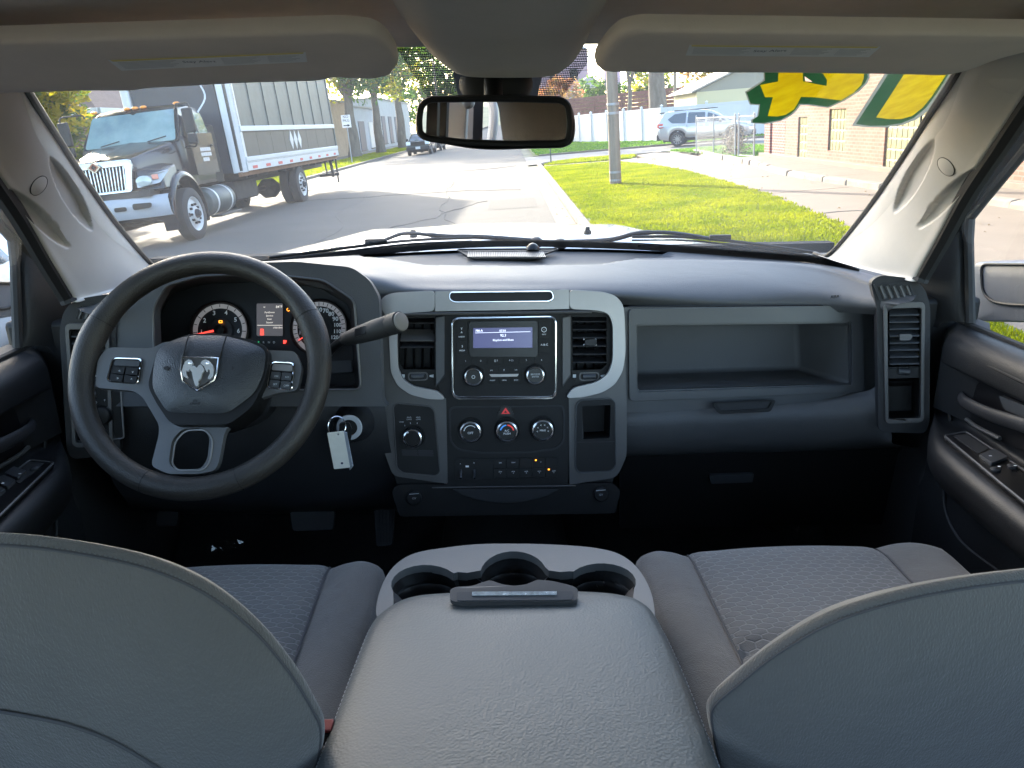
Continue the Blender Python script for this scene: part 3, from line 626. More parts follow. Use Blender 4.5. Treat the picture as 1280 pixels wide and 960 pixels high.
rt('FM-A', 594.5, 413.6, .0058, 'LEFT'); rt('07:01', 628.5, 413.5, .0056); rt('92.3', 629, 419.3, .0064); rt('Rhythm and Blues', 629, 425, .0052)
b.plate([[PS.px(*q, .018) for q in [(594, 415.9), (663, 414.3), (663, 414.8), (594, 416.4)]]], PS.n * .0002); part('display_lettering', b, M_lcdtext, lcd, smooth=0)
btns = [[(571, 401), (584.5, 401), (584.5, 425.5), (571, 426)], [(571, 427), (584.5, 426.5), (584.5, 441.5), (571, 442)], [(673.5, 401), (688, 401), (688.5, 423), (673.5, 423.5)], [(673.5, 424.5), (688.5, 424), (688.5, 439), (673.5, 439.5)]]
btns += [[(570.5 + i * 19.6, 444.8 - (1.2 if i < 5 else 2.5)), (589.5 + i * 19.6, 444.8 - (1.4 if i < 5 else 2.8)), (589.5 + i * 19.6, 455.6 - i * .25), (570.5 + i * 19.6, 455.9 - i * .25)] for i in range(6)]
btns += [[(610 + i * 14.2, 460), (623.4 + i * 14.2, 459.8), (623.4 + i * 14.2, 467), (610 + i * 14.2, 467.2)] for i in range(3)] + [[(610 + i * 14.2, 471.5), (623.4 + i * 14.2, 471.3), (623.4 + i * 14.2, 479), (610 + i * 14.2, 479.2)] for i in range(3)]
for q in btns:
    b = MB(); b.plate([rnd([PS.px(*k, .0155) for k in q], .0012, 2)], PS.n * .0016); part('radio_button', b, M_black, rd, bevel=.0004, seg=1)
b = MB(); pr = lambda t, x, y, s: ct(t, x, y, s, 'CENTER', PS, .0178, b, 0)
pr('RADIO', 577, 421, .0036); pr('MEDIA', 577.7, 438.2, .0036); pr('INFO', 680, 418, .0032); pr('A-B-C', 680.3, 431, .0052)
for i, t in enumerate(['1', '2', '[] 3', '4 C)', '5', '6']): pr(t, 582 + i * 19, 451.4 - i * .3, .0044)
pr('I<<', 614.5, 463, .0032); pr('II', 630, 462.5, .004); pr('>>I', 645, 462.5, .0032); pr('AUDIO', 615.5, 475.5, .003); pr('MENU', 630.5, 475.3, .003); pr('BACK', 645, 475, .003)
pr('Y', 577, 411, .006); pr('A', 577, 415.5, .005); pr('3', 577.8, 433, .006); pr('i', 680, 412, .005)
b.lathe(PS.px(680, 412, .0175), PS.n, [(.0048, 0), (.0048, .0003), (.0040, .0003), (.0040, 0)], 20, caps=False); part('radio_lettering', b, M_white, rd, smooth=0)
b = MB(); b.plate([rnd([PS.px(*k, .016) for k in [(611.5, 467.7), (648.5, 467.2), (646.5, 470.5), (614, 471)]], .001)], PS.n * .003); part('silver_bar', b, M_silver, rd, bevel=.0006)
def knob(cx, cy, r, parent, P=PS, h=.016, depth=.012, ring=True, name='knob', face=None, label=None):
    s_ = (P.px(cx + 10, cy) - P.px(cx, cy)).length / 10 * r; c = P.px(cx, cy, h)
    b = MB(); b.lathe(c, P.n, [(s_, 0), (s_ * .97, depth * .8), (s_ * .9, depth), (s_ * .74, depth), (s_ * .72, depth * .92), (0, depth * .92)], 40, caps=False); k = part(name, b, M_blackg, parent, label=label)
    if ring:
        b = MB(); b.lathe(c, P.n, [(s_ * 1.0, depth * .55), (s_ * 1.02, depth * .8), (s_ * .96, depth * 1.06), (s_ * .82, depth * 1.1), (s_ * .78, depth * 1.0)], 40, caps=False); part('knob_ring', b, M_chrome, k)
    b = MB(); b.lathe(c, P.n, [(s_ * 1.22, 0), (s_ * 1.2, .001), (s_ * 1.08, .0005), (s_ * 1.06, -.001)], 40, caps=False); part('knob_collar', b, M_black, k)
    return k, c + P.n * (depth * .95), s_
k, c, s_ = knob(591.9, 470.4, 11.3, rd); b = MB(); b.lathe(c, PS.n, [(s_ * .2, 0), (s_ * .2, .0003), (s_ * .13, .0003)], 16, caps=False); part('knob_print', b, M_print, k, smooth=0)
k, c, s_ = knob(668.8, 468.6, 11.3, rd); b = MB(); b.text('BROWSE\nENTER', c, PS.u, PS.v, PS.n, s_ * .26, .0003); part('knob_print', b, M_print, k, smooth=0)

# climate panel
b = MB(); b.plate([rnd([PS.px(*q, .0095) for q in [(561, 508), (706, 506), (706, 552), (696, 562), (665, 566), (600, 567), (572, 563), (562, 552)]], .012), rnd([PS.px(*q, .0095) for q in [(563, 510), (704, 508), (704, 551), (694, 560), (664, 564), (601, 565), (573, 561), (564, 551)]], .012)], PS.n * .0025); cp = part('climate_panel', b, M_dark, dash)
b = MB(); b.plate([rnd([PS.px(*q, .010) for q in [(627, 507), (637, 507), (643, 519), (621, 519.5)]], .004)], PS.n * .003); hz = part('hazard_switch', b, M_blackg, cp, bevel=.001)
b = MB(); b.plate([[PS.px(*q, .0135) for q in [(632, 509.5), (637.5, 517.2), (626.5, 517.4)]], [PS.px(*q, .0135) for q in [(632, 513), (634.2, 516), (629.8, 516)]]], PS.n * .0004); part('hazard_triangle', b, M_redlit if False else mat('red_print', (.55, .03, .03), .5, emit=(1, .05, .05), estr=0.0192), hz, smooth=0)
for i, (x, y, lab) in enumerate([(588.3, 538.2, 'fan speed knob'), (633.5, 537.8, 'temperature knob with blue and red arc'), (677.8, 536.3, 'air direction knob')]):
    k, c, s_ = knob(x, y, 13.6, cp, h=.010, depth=.016, name='climate_knob', label=lab)
    b = MB(); u, v, n = PS.u, PS.v, PS.n
    if i == 1:
        for a0, a1, mm in ((165, 95, mat('blue_print', (.05, .25, .7), .5, emit=(.1, .4, 1), estr=0.04)), (85, 10, mat('red_print2', (.6, .04, .04), .5, emit=(1, .08, .06), estr=0.04))):
            q = MB(); aa = [R(a0 + (a1 - a0) * t / 8) for t in range(9)]
            q.plate([[c + (u * math.cos(a) + v * math.sin(a)) * s_ * .66 for a in aa] + [c + (u * math.cos(a) + v * math.sin(a)) * s_ * .54 for a in aa[::-1]]], n * .0003); part('heat_arc', q, mm, k, smooth=0)
        b.text('A/C\nPUSH', c - v * s_ * .05, u, v, n, s_ * .27, .0003)
    elif i == 0:
        aa = [R(170 - 16 * t) for t in range(9)]
        b.plate([[c + (u * math.cos(a) + v * math.sin(a)) * s_ * .62 for a in aa] + [c + (u * math.cos(a) + v * math.sin(a)) * s_ * .56 for a in aa[::-1]]], n * .0003)
        b.text('OFF', c - v * s_ * .1, u, v, n, s_ * .3, .0003)
    else:
        for t in range(6):
            a = R(190 - 40 * t); b.text('<', c + (u * math.cos(a) + v * math.sin(a)) * s_ * .5, u, v, n, s_ * .28, .0003)
        b.text('MAX', c, u, v, n, s_ * .26, .0003)
    part('knob_print', b, M_white, k, smooth=0)
# row of switches
b = MB(); b.plate([rnd([PS.px(*q, .010) for q in [(568.5, 573), (697.5, 571), (699, 596.5), (569.5, 599)]], .004)], PS.n * .003); sb = part('switch_bank', b, M_black, dash, bevel=.001)
lets = MB()
for r_ in range(2):
    for i in range(5):
        x0 = 617 + i * 16.2; y0 = 573.5 + r_ * 12.2 - i * .25
        b = MB(); b.plate([rnd([PS.px(*q, .013) for q in [(x0, y0), (x0 + 15.4, y0), (x0 + 15.4, y0 + 11.2), (x0, y0 + 11.4)]], .0012, 2)], PS.n * .0016); part('toggle_switch', b, M_black, sb, bevel=.0004, seg=1)
        t = [['ESC', 'TOW', '', 'P', ''], ['AUX\n1', 'AUX\n2', 'AUX\n3', 'AUX\n4', 'AUX\n5']][r_][i]
        if t: lets.text(t, PS.px(x0 + 8.5 + (2 if (r_, i) in ((0, 3), (1, 4)) else 0), y0 + 5, .0150), PS.u, PS.v, PS.n, .0030, .0003)
lets.text('-', PS.px(575.5, 579.5, .0135), PS.u, PS.v, PS.n, .006, .0003); lets.text('+', PS.px(592.5, 578.8, .0135), PS.u, PS.v, PS.n, .006, .0003); lets.plate([[PS.px(*q, .0135) for q in [(582, 582), (586, 582), (586, 584), (582, 584)]]], PS.n * .0003)
part('switch_lettering', lets, M_white, sb, smooth=0)
for x in (576, 593):
    b = MB(); a, c = PS.px(x, 588, .014), PS.px(x, 598, .030); b.tube([a, c], [.0028, .002], 8); part('brake_lever', b, M_chrome, sb)
b = MB(); b.box(PS.px(669.8, 575.2, .0148), (.0032, .001, .0026)); part('amber_lamp', b, M_amber, sb, smooth=0); b = MB(); b.box(PS.px(686, 586.8, .0148), (.0032, .001, .0026)); part('amber_lamp', b, M_amber, sb, smooth=0)
# transfer case panel (left leg)
b = MB(); b.plate([rnd([PS.px(*q, .0125) for q in [(491.5, 508), (496, 504), (538, 508), (543, 514), (550, 590), (545, 595), (503, 591), (496, 585)]], .006)], PS.n * .003); tp = part('transfer_case_panel', b, M_black, dash, bevel=.0015)
b = MB(); b.tube(rnd([PS.px(*q, .0155) for q in [(491.5, 508), (496, 504), (538, 508), (543, 514), (550, 590), (545, 595), (503, 591), (496, 585)]], .006), .0012, 6, closed=True); part('panel_trim', b, M_pewter, tp)
k, c, s_ = knob(516.8, 546, 12, tp, h=.0155, depth=.018, name='drive_knob'); b = MB(); b.ico(PS.px(509.5, 540.5, .034), .0022, 1); part('pointer', b, M_white, k)
b = MB()
for t, x, y in [('2WD', 502, 527.5), ('4WD\nLOCK', 511.5, 523), ('4WD\nLOW', 522.8, 523), ('NEUTRAL', 508, 566.3)]: b.text(t, PS.px(x, y, .0158), PS.u, PS.v, PS.n, .0036, .0003)
for x, y in [(506, 532), (513, 529), (521.5, 529)]: b.box(PS.px(x, y, .016), (.001, .0004, .0028))
part('panel_lettering', b, M_print, tp, smooth=0)
b = MB(); b.plate([rnd([PS.px(*q, .0155) for q in [(502, 562), (521, 562.5), (522, 570), (503, 569.5)]], .001)], PS.n * .0008); b.plate([rnd([PS.px(*q, .0155) for q in [(522.5, 562.5), (541, 563), (542, 570.5), (523, 570)]], .001)], PS.n * .0008); part('neutral_key', b, M_dark, tp, smooth=0)
# right cubby
o_ = [(720, 506), (726, 500), (764, 498), (769, 503), (770, 582), (764, 589), (724, 591), (719, 585)]
b = MB(); b.plate([rnd([PS.px(*q, .0125) for q in o_], .006), rnd([PS.px(*q, .0125) for q in [(727, 508), (763, 506), (762, 547), (728, 549)]], .003)], PS.n * .003); cb = part('cubby_frame', b, M_black, dash, bevel=.0015)
b = MB(); b.tube(rnd([PS.px(*q, .0155) for q in o_], .006), .0014, 6, closed=True); part('panel_trim', b, M_bluegr, cb)
b = MB(); f = [PS.px(*q, .0125) for q in [(727, 507), (763, 505), (762, 547), (728, 549)]]; bk = [p - PS.n * .07 for p in f]; b.add(f + bk, [(0, 1, 5, 4), (1, 2, 6, 5), (2, 3, 7, 6), (3, 0, 4, 7), (4, 5, 6, 7)]); part('cubby_liner', b, M_black, cb, smooth=0)
b = MB(); b.plate([[PS.px(*q, .0155) for q in [(720, 552.5), (769, 551.5), (769, 552.5), (720, 553.5)]]], PS.n * .0008); part('cubby_seam', b, M_dark, cb, smooth=0)
# pull-out tray and outlets under the stack
b = MB(); b.plate([rnd([PS.px(*q, -.002) for q in [(498, 604), (765, 602), (775, 612), (768, 640), (500, 644), (490, 612)]], .008)], PS.n * .010); lo = part('stack_foot', b, M_black, dash, bevel=.003)
arc = [(566, 611)] + [(566 + 132 * t / 10, 611 + 17 * math.sin(math.pi * t / 10) ** .7) for t in range(1, 10)] + [(698, 611)]
b = MB(); b.plate([[PS.px(*q, .008) for q in arc]], PS.n * .005); part('tray_scoop', b, M_dark, lo, bevel=.002)
b = MB(); b.tube([PS.px(x, 609.5 - (x - 540) * .012, .012) for x in range(540, 730, 20)], .0012, 6); part('tray_gap', b, M_pewter, lo)
for x, y in ((517.5, 621.5), (751, 617)):
    b = MB(); b.lathe(PS.px(x, y, .008), PS.n, [(.014, 0), (.014, .006), (.012, .008), (0, .008)], 24, caps=False); oc = part('outlet_cap', b, M_black, lo)
    b = MB(); b.text('12V', PS.px(x, y + 1.5, .0172), PS.u, PS.v, PS.n, .005, .0003); b.plate([[PS.px(*q, .0168) for q in [(x - 6, y - 4), (x + 6, y - 5), (x + 6, y - 4.3), (x - 6, y - 3.3)]]], PS.n * .0003); part('outlet_mark', b, M_print, oc, smooth=0)

# ================================================================== steering wheel
wc = at(251.5, 464, 1.10); PW = Plane(wc, (0, -math.cos(R(34)), math.sin(R(34))))
sw = thing('steering_wheel', 'black leather steering wheel with a chrome horned sheep emblem and grey lower spoke', 'steering wheel', wc)
rw = (PW.px(251.5 + 150, 464) - wc).length * .985
def wp(a, r, h=0): return wc + (PW.u * math.cos(a) + PW.v * math.sin(a)) * r + PW.n * h
b = MB(); nn = 120
def rimr(a):
    dg = math.degrees(a) % 360
    # thicker thumb rests near the spokes
    return .0172 + .0022 * math.exp(-((dg - 20) / 14) ** 2) + .0022 * math.exp(-((dg - 160) / 14) ** 2)
b.tube([wp(2 * math.pi * k / nn, rw) for k in range(nn)], [rimr(2 * math.pi * k / nn) for k in range(nn)], 20, closed=True, up=PW.n); rim = part('rim', b, M_leather, sw, smooth=80)
for dg in (28, 152, 248, 292):
    a = R(dg); t = -PW.u * math.sin(a) + PW.v * math.cos(a)
    b = MB(); b.lathe(wp(a, rw) - t * .0008, t, [(rimr(a) * .99, 0), (rimr(a) * 1.015, .0002), (rimr(a) * 1.015, .0012), (rimr(a) * .99, .0014)], 24, caps=False, up=PW.n); part('rim_seam', b, M_black, rim)
sp = [(124, 487), (127, 452), (140, 437), (194, 438.5), (210, 430), (320, 432), (331, 440.5), (372, 442), (380, 462), (374, 491), (352, 493), (322, 502), (300, 522), (284, 542), (277, 580), (272, 590), (252, 594), (214, 594), (193, 584), (203, 545), (203, 533), (183, 499), (172, 491)]
hole = [(215, 580), (219, 552), (232, 538), (256, 537), (266, 548), (263, 576), (255, 588), (222, 588)]
b = MB(); b.plate([rnd([PW.px(*q, -.012) for q in sp], .008, 4), rnd([PW.px(*q, -.012) for q in hole], .008, 4)], PW.n * .012); part('spoke', b, M_spoke, sw, bevel=.005, seg=3)
b = MB(); b.tube(rnd([PW.px(*q, .001) for q in hole], .008, 4), .0013, 6, closed=True); part('spoke_hole_trim', b, M_silver, sw)
base = [(196, 440), (212, 426), (238, 417), (280, 417), (312, 424), (336, 434), (333, 470), (316, 508), (286, 531), (214, 531), (196, 505), (184, 482)]
b = MB(); b.plate([rnd([PW.px(*q, .018) for q in base], .012, 4)], -PW.n * .050); hb = part('hub', b, M_black, sw, bevel=.004)
pad = [(198, 436), (212, 427), (236, 419), (280, 419.5), (310, 427), (333, 437), (330, 466), (318, 492), (284, 517), (209, 516), (190, 485), (192, 455)]
o_ = rnd([PW.px(*q, .020) for q in pad], .012, 4); b = MB(); b.pillow(o_, .014, PW.n, rings=10, ex=3.2, center=PW.px(258, 470, .020)); part('airbag_cover', b, M_airbag, hb, smooth=60)
for pts in ([(236, 419.5), (233, 428), (229, 445), (227, 462)], [(283, 420), (279, 432), (274, 450)]):
    b = MB(); b.tube([PW.px(x, y, .0335 - .006 * (1 if y < 425 else 0)) for x, y in pts], .0011, 6); part('cover_seam', b, M_black, hb)
sh = [(228.6, 446), (237, 447.2), (265, 447.2), (273.5, 447.5), (271.5, 463), (267.5, 475), (246.5, 488.5), (229, 476.5), (226.5, 462)]
b = MB(); b.plate([[PW.px(*q, .030) for q in sh]], PW.n * .007); em = part('emblem', b, M_pewter, hb, bevel=.0015)
b = MB(); l = [PW.px(*q, .0375) for q in sh]; b.tube(l, .0015, 6, closed=True); part('emblem_rim', b, M_chrome, em)
# the ram's head in relief: forehead and muzzle, two curled horns
def em_px(pts, h=.0375): return rnd([PW.px(246 + (x - 0) * 1.0, 447 + y, h) for x, y in pts], .0008, 3)
b = MB()
hornL = [(-3, 8), (-5, 4.5), (-9, 3.2), (-13, 6), (-15.5, 11), (-17, 18), (-15, 24.5), (-11, 27), (-9.5, 24.5), (-11.5, 23), (-12.2, 19), (-11.5, 16.5), (-9.5, 19), (-8, 16), (-5, 12)]
headL = [(3.5, 11), (1.5, 14), (-2, 11), (-5.5, 12.5), (-7.5, 16.5), (-4.5, 19), (-3.2, 27), (-1.5, 33), (0, 36.5), (2, 37), (3.5, 33), (2.6, 30), (6, 27), (8, 20), (11, 16.5), (9, 12.5), (6, 9.5)]
hornR = [(6, 8.5), (8, 5), (12, 3.4), (17, 5), (21, 10), (22.5, 17), (21.5, 24), (18, 28), (15, 27.5), (15.8, 24.5), (18, 21), (17.5, 16.5), (15.5, 15.5), (14, 19), (12.6, 17), (10.5, 12)]
for pl_ in (hornL, headL, hornR):
    o_ = em_px(pl_, .0365); b.plate([o_], PW.n * .0045)
part('ram_head', b, mat('emblem_silver', (.72, .73, .75), .22, metal=.6), em, bevel=.0009, seg=2, smooth=60)
b = MB()
for x, y, r_ in ((-8, 8, .0036), (14, 8, .0036)): b.ico(PW.px(246 + x, 447 + y, .0395), r_, 2, (1, .5, 1))
part('horn_boss', b, MATS['emblem_silver'], em, smooth=60)
b = MB(); b.text('SRS\nAIRBAG', PW.px(244, 503, .0325), PW.u, PW.v, PW.n, .0042, .0008, bold=.03); part('airbag_lettering', b, M_black, hb, smooth=0)
b = MB()
for x in (209, 290): b.plate([rnd([PW.px(*q, .031) for q in [(x - 4, 459), (x + 1, 457.5), (x + 3, 460.5), (x + 1, 463.5), (x - 4, 462)]], .0006)], PW.n * .0016)
part('horn_mark', b, M_dark, hb)
for (x0, x1, x2, x3, yt, yb, lit_tone) in ((143, 179, 135.5, 174, 448.5, 480.5, 0), (340, 368.5, 334.5, 366, 453.5, 488.5, 1)):
    o_ = rnd([PW.px(*q, -.001) for q in [(x0, yt), (x1, yt + 1), (x3, yb), (x2, yb - 3)]], .007, 4); b = MB(); b.plate([o_], PW.n * .004); pd = part('control_pad', b, M_blackg, sw, bevel=.001, label='left button pad on the wheel' if not lit_tone else 'right button pad on the wheel catching the light')
    b = MB(); b.tube([p + PW.n * .0045 for p in o_], .0013, 6, closed=True); part('pad_ring', b, M_chrome, pd)
    lp = lambda u_, v_: (x0 + (x1 - x0) * u_ + (x2 - x0 + (x3 - x1 - x2 + x0) * u_) * v_, yt + (yb - yt) * v_ + u_ - 3 * (1 - u_) * v_)
    b = MB(); b.plate([rnd([PW.px(*lp(*q), .003) for q in [(.08, .07), (.92, .07), (.93, .30), (.06, .30)]], .003)], PW.n * .0035); part('pad_button', b, M_bluegr if not lit_tone else M_silver, pd, bevel=.0008)  # right pad's light catch is put into paler button materials
    for ui in range(2):
        for vi in range(2):
            a0, a1, c0, c1 = .07 + ui * .45, .47 + ui * .45, .37 + vi * .31, .64 + vi * .31
            b = MB(); b.plate([rnd([PW.px(*lp(*q), .003) for q in [(a0, c0), (a1, c0), (a1, c1), (a0, c1)]], .0015)], PW.n * .004); bt = part('pad_button', b, M_black if not lit_tone else M_bluegr, pd, bevel=.0008)
            b = MB(); c = PW.px(*lp((a0 + a1) / 2, (c0 + c1) / 2), .0074); b.text(['<', '>', 'v', '^'][ui * 2 + vi] if not lit_tone else ['ON', 'SET', 'RES', 'CAN'][ui * 2 + vi], c, PW.u, PW.v, PW.n, .006 if not lit_tone else .0038, .0003); part('button_mark', b, M_print, bt, smooth=0)

# ---- column shift lever
p0, p1, p2, p3 = at(404, 452, 1.20), at(420, 432, 1.19), at(432, 424, 1.17), at(501, 402, 1.10)
lv = thing('shift_lever', 'black column shift lever with round end cap pointing right over the dashboard', 'gear lever', p0)
b = MB(); pth = spline([at(398, 470, 1.23), at(408, 445, 1.21), p1, p2, at(440, 421, 1.16)], 16); b.tube(pth, [.0075] * 16, 12); part('stalk', b, M_blackg, lv)
d = (p3 - p2).normalized(); L_ = (p3 - p2).length
b = MB(); b.lathe(p2, d, [(.0085, -.004), (.0105, 0), (.0135, L_ * .25), (.0155, L_ * .55), (.0155, L_ * .82), (.0150, L_ * .825), (.0158, L_ * .84), (.0158, L_ * .99), (.0140, L_)], 28); gp = part('grip', b, M_rubber, lv, smooth=50)
b = MB(); b.lathe(p3, d, [(.0140, 0), (.0135, .002), (.006, .004), (0, .0042)], 28, caps=False); part('end_cap', b, mat('cap_grey', (.15, .14, .13), .6), lv)
b = MB(); c = p2 + d * L_ * .42; fr = Vector((0, -.9, .45)); s2 = d.cross(fr).normalized(); fr = s2.cross(d)
b.plate([rnd([c + fr * .0125 + d * x + s2 * y for x, y in [(-.012, -.006), (.012, -.006), (.012, .006), (-.012, .006)]], .002)], fr * .003); part('tow_button', b, M_blackg, lv, bevel=.0008)

# ---- keys
kc = ic + inn * .03
ky = thing('ignition_key', 'key in the ignition with split ring and white paper tag hanging beside the wheel', 'key', ic)
b = MB(); o_ = rnd([kc + Vector(q) for q in [(-.011, .0, .016), (.006, .0, .018), (.010, 0, .004), (.005, 0, -.018), (-.008, 0, -.018), (-.013, 0, 0)]], .005); b.plate([o_], Vector((.002, -.010, .001))); part('key_head', b, M_black, ky, bevel=.002)
b = MB(); b.tube([ic, kc], [.0035, .0035], 8); part('key_blade', b, M_chrome, ky)
rc = at(421, 533, 1.225); b = MB(); b.tube([rc + Vector((math.cos(2 * math.pi * k / 28) * .015, math.sin(2 * math.pi * k / 28) * .008, math.sin(2 * math.pi * k / 28) * .015)) for k in range(28)], .0011, 6, closed=True); part('split_ring', b, M_chrome, ky)
PT = Plane(at(424, 560, 1.215), (.1, -.98, -.1))
b = MB(); hl = [PT.px(423 + 1.4 * math.cos(a), 542.5 + 1.4 * math.sin(a)) for a in [k * math.pi / 4 for k in range(8)]]
b.plate([rnd([PT.px(*q) for q in [(409, 541), (429.5, 538.5), (437.5, 584), (417.5, 586)]], .0015, 2), hl], PT.n * .0012); tg = part('paper_tag', b, mat('paper', (.62, .60, .55), .8, bump=.2, bscale=200, var=.06, vscale=30), ky)
b = MB(); b.lathe(PT.px(427.5, 579, .0013), PT.n, [(.0022, 0), (.0020, .0005), (0, .0005)], 12, caps=False); part('tag_dot', b, mat('blue_ink', (.02, .03, .07), .6), tg, smooth=0)
PT2 = Plane(at(434, 560, 1.222), (-.55, -.8, -.1))
b = MB(); b.plate([rnd([PT2.px(*q) for q in [(429, 539), (433, 541), (441, 583), (437, 588)]], .001, 2)], -PT2.n * .0015); part('second_tag', b, mat('blue_tag', (.08, .12, .22), .5, c2=(.5, .5, .5), vscale=120), ky)
b = MB(); b.plate([[p - PT.n * .0008 for p in [PT.px(*q) for q in [(429.5, 540), (434, 542), (440.5, 585), (437.5, 584)]]]], -PT.n * .001); part('tag_back', b, mat('tag_edge', (.20, .22, .26), .6), ky)
# ================================================================== seats
def seat_back(s, outl, label):
    P0 = S(s, (.38, .50, -.30)) if s > 0 else Vector((-.38, .50, -.30))
    PP = Plane(P0, (0, -math.cos(R(22)), -math.sin(R(22))))
    pts = [PP.px(*q) for q in outl]
    return PP, pts
def backrest(nm, outl, seam, label, cat_base, low):
    st = thing(nm, label, 'car seat', cat_base, 'front seats')
    PP = Plane((cat_base[0], .50, -.30), (0, -math.cos(R(16)), -math.sin(R(16))))
    o_ = spline([PP.px(*q) for q in outl], 120, closed=True)
    c = sum(o_, Vector()) / len(o_)
    b = MB(); rings = 16; m = len(o_); base = []
    # rear face: rises quickly from the edge, then a broad gentle crown
    prof = [(.80, -.046), (.87, -.032), (.925, -.021), (.965, -.012), (.990, -.006), (1.0, -.003), (.997, .0), (.992, .003), (.985, .0052), (.970, .0085), (.945, .012), (.90, .0175), (.84, .024), (.74, .0315), (.6, .038), (.45, .042), (.3, .044), (.15, .045)]
    rowsb = [[c + (p - c) * k + PP.n * h for p in o_] for k, h in prof]
    b.grid(rowsb, closed=True); e = len(b.v); b.v.append(c + PP.n * .045)
    for i in range(m): b.f.append((e - m + i, e - m + (i + 1) % m, e)); b.mi.append(0)
    fr = [(.80, -.046), (.7, -.052), (.5, -.056)]
    b.grid([[c + (p - c) * k + PP.n * h for p in o_] for k, h in fr], closed=True)
    b.f.append(tuple(range(len(b.v) - m, len(b.v)))); b.mi.append(0)
    bk = part('backrest', b, M_seat, st, smooth=80)
    k0, k1 = seam
    for kk, rr in ((.986, .0013),):
        h = .0050
        b = MB(); b.tube([c + (p - c) * kk + PP.n * h for p in o_[k0:k1]], rr, 6); part('seam', b, M_thread, bk)
    # stitches along the piping
    b = MB()
    for i in range(k0, k1 - 1):
        for t in (.1, .6):
            p = o_[i].lerp(o_[i + 1], t); q_ = o_[i].lerp(o_[i + 1], t + .22)
            a = c + (p - c) * .9905 + PP.n * .0036; d_ = c + (q_ - c) * .9905 + PP.n * .0036
            b.tube([a, d_], .0005, 4)
    part('stitching', b, M_conplas, bk, kind='stuff')
    if low:
        b = MB(); ll = []
        for x, y in low:
            # drop the line on to the crowned surface
            p = PP.px(x, y); rel = (p - c); lo_, hi = 0., 1.
            kmin = max(min(1, max(rel.length / max(1e-6, max((o - c).dot(rel.normalized()) for o in o_)), 0)), 0)
            h = .045 - .045 * kmin ** 4
            ll.append(PP.px(x, y, h))
        b.tube(spline(ll, 24), .0014, 6); part('seam', b, M_thread, bk)
    return st, PP
so1, PP1 = backrest('driver_seat', [(-190, 700), (-100, 672), (0, 670), (100, 681), (190, 701), (262, 733), (322, 780), (366, 832), (394, 878), (405, 905), (402, 940), (388, 985), (370, 1100), (330, 1260), (0, 1300), (-280, 1200), (-300, 900)], (8, 74),
    'grey cloth driver seat seen from behind, at lower left before the steering wheel', (-.42, .75, -.75), [(-40, 884), (20, 893), (90, 908), (150, 932), (215, 972)])
so2, PP2 = backrest('passenger_seat', [(1470, 720), (1380, 708), (1280, 716), (1190, 728), (1110, 745), (1030, 772), (962, 812), (915, 850), (890, 872), (884, 890), (892, 930), (905, 985), (925, 1100), (960, 1260), (1290, 1300), (1540, 1180), (1580, 900)], (8, 74),
    'grey cloth passenger seat seen from behind, at lower right before the glove box', (.42, .75, -.75), [])
# cushions
def cushion(s, st):
    zc = -.607
    def zf(x, y):      # x across from inner edge
        z = zc
        if x < .265: z += .011 * math.sin(math.pi * min(1, max(0, (x - .185) / .08))) - .006
        if x > .555: z += .010 * math.sin(math.pi * min(1, max(0, (x - .555) / .10))) - .005
        e = max(0, (y - .955) / .09)
        z -= .05 * e ** 3
        z -= .045 * max(0, (.192 - x) / .015) ** 2 + .05 * max(0, (x - .645) / .02) ** 2
        z -= .010 * math.exp(-((y - .765 - .02 * math.sin((x - .25) * 9)) / .008) ** 2) * (1 if .268 < x < .55 else 0)
        z += .006 * (math.sin(min(1, max(0, (x - .268) / .285)) * math.pi) if .268 < x < .555 else 0)
        return z
    def xs_(a, c, n): return [a + (c - a) * i / (n - 1) for i in range(n)]
    yfr = lambda x: 1.045 - .06 * abs((x - .41) / .24) ** 3
    def strip(x0, x1, n, nm, mm, f0=0, f1=0):
        b = MB(); rows = []
        for j in range(46):
            t = j / 45; row = []
            for x in xs_(x0, x1, n):
                # borders fan out a little toward the front
                yy = .42 + (yfr(x) - .42) * min(1, t / .9)
                xx = x + (yy - .74) * (f0 if abs(x - x0) < abs(x - x1) else f1) * 0
                z = zf(x, yy) - (0 if t <= .9 else ((t - .9) / .1) * .16) - (0 if t <= .9 else -.0)
                yo = yy + (math.sin(min(1, (t - .9) / .05) * math.pi / 2) * .012 if t > .9 else 0)
                edge = min(abs(x - x0), abs(x - x1)) / abs(x1 - x0)
                z -= .006 * math.exp(-(edge / .03) ** 2)
                row.append(S(s, (xx, yo, z)))
            rows.append(row)
        b.grid(rows); return part(nm, b, mm, st, smooth=80)
    strip(.168, .268, 16, 'bolster', M_seat); strip(.268, .555, 30, 'seat_cushion', M_hex); strip(.555, .665, 16, 'bolster', M_seat)
    for x in (.268, .555):
        b = MB(); b.tube([S(s, (x, .42 + (yfr(x) - .42) * t / 20, zf(x, .42 + (yfr(x) - .42) * t / 20) - .004)) for t in range(21)], .0016, 5); part('seam', b, M_thread, st)
cushion(-1, so1); cushion(1, so2)
b = MB(); p = at(410, 886, .60); bk_ = thing('seat_belt_buckle', 'red button seat belt buckle poking up between driver seat and console lid', 'buckle', p)
p = p + Vector((0, 0, -.028)); p = p + Vector((0, 0, -.012)); b.box(p, (.012, .018, .05), Matrix.Rotation(.25, 4, 'X')); part('buckle_body', b, M_black, bk_, bevel=.002)
b = MB(); b.box(p + Vector((0, -.006, .024)), (.009, .012, .008), Matrix.Rotation(.25, 4, 'X')); part('release_button', b, mat('dark_red', (.16, .012, .01), .5), bk_, bevel=.001)

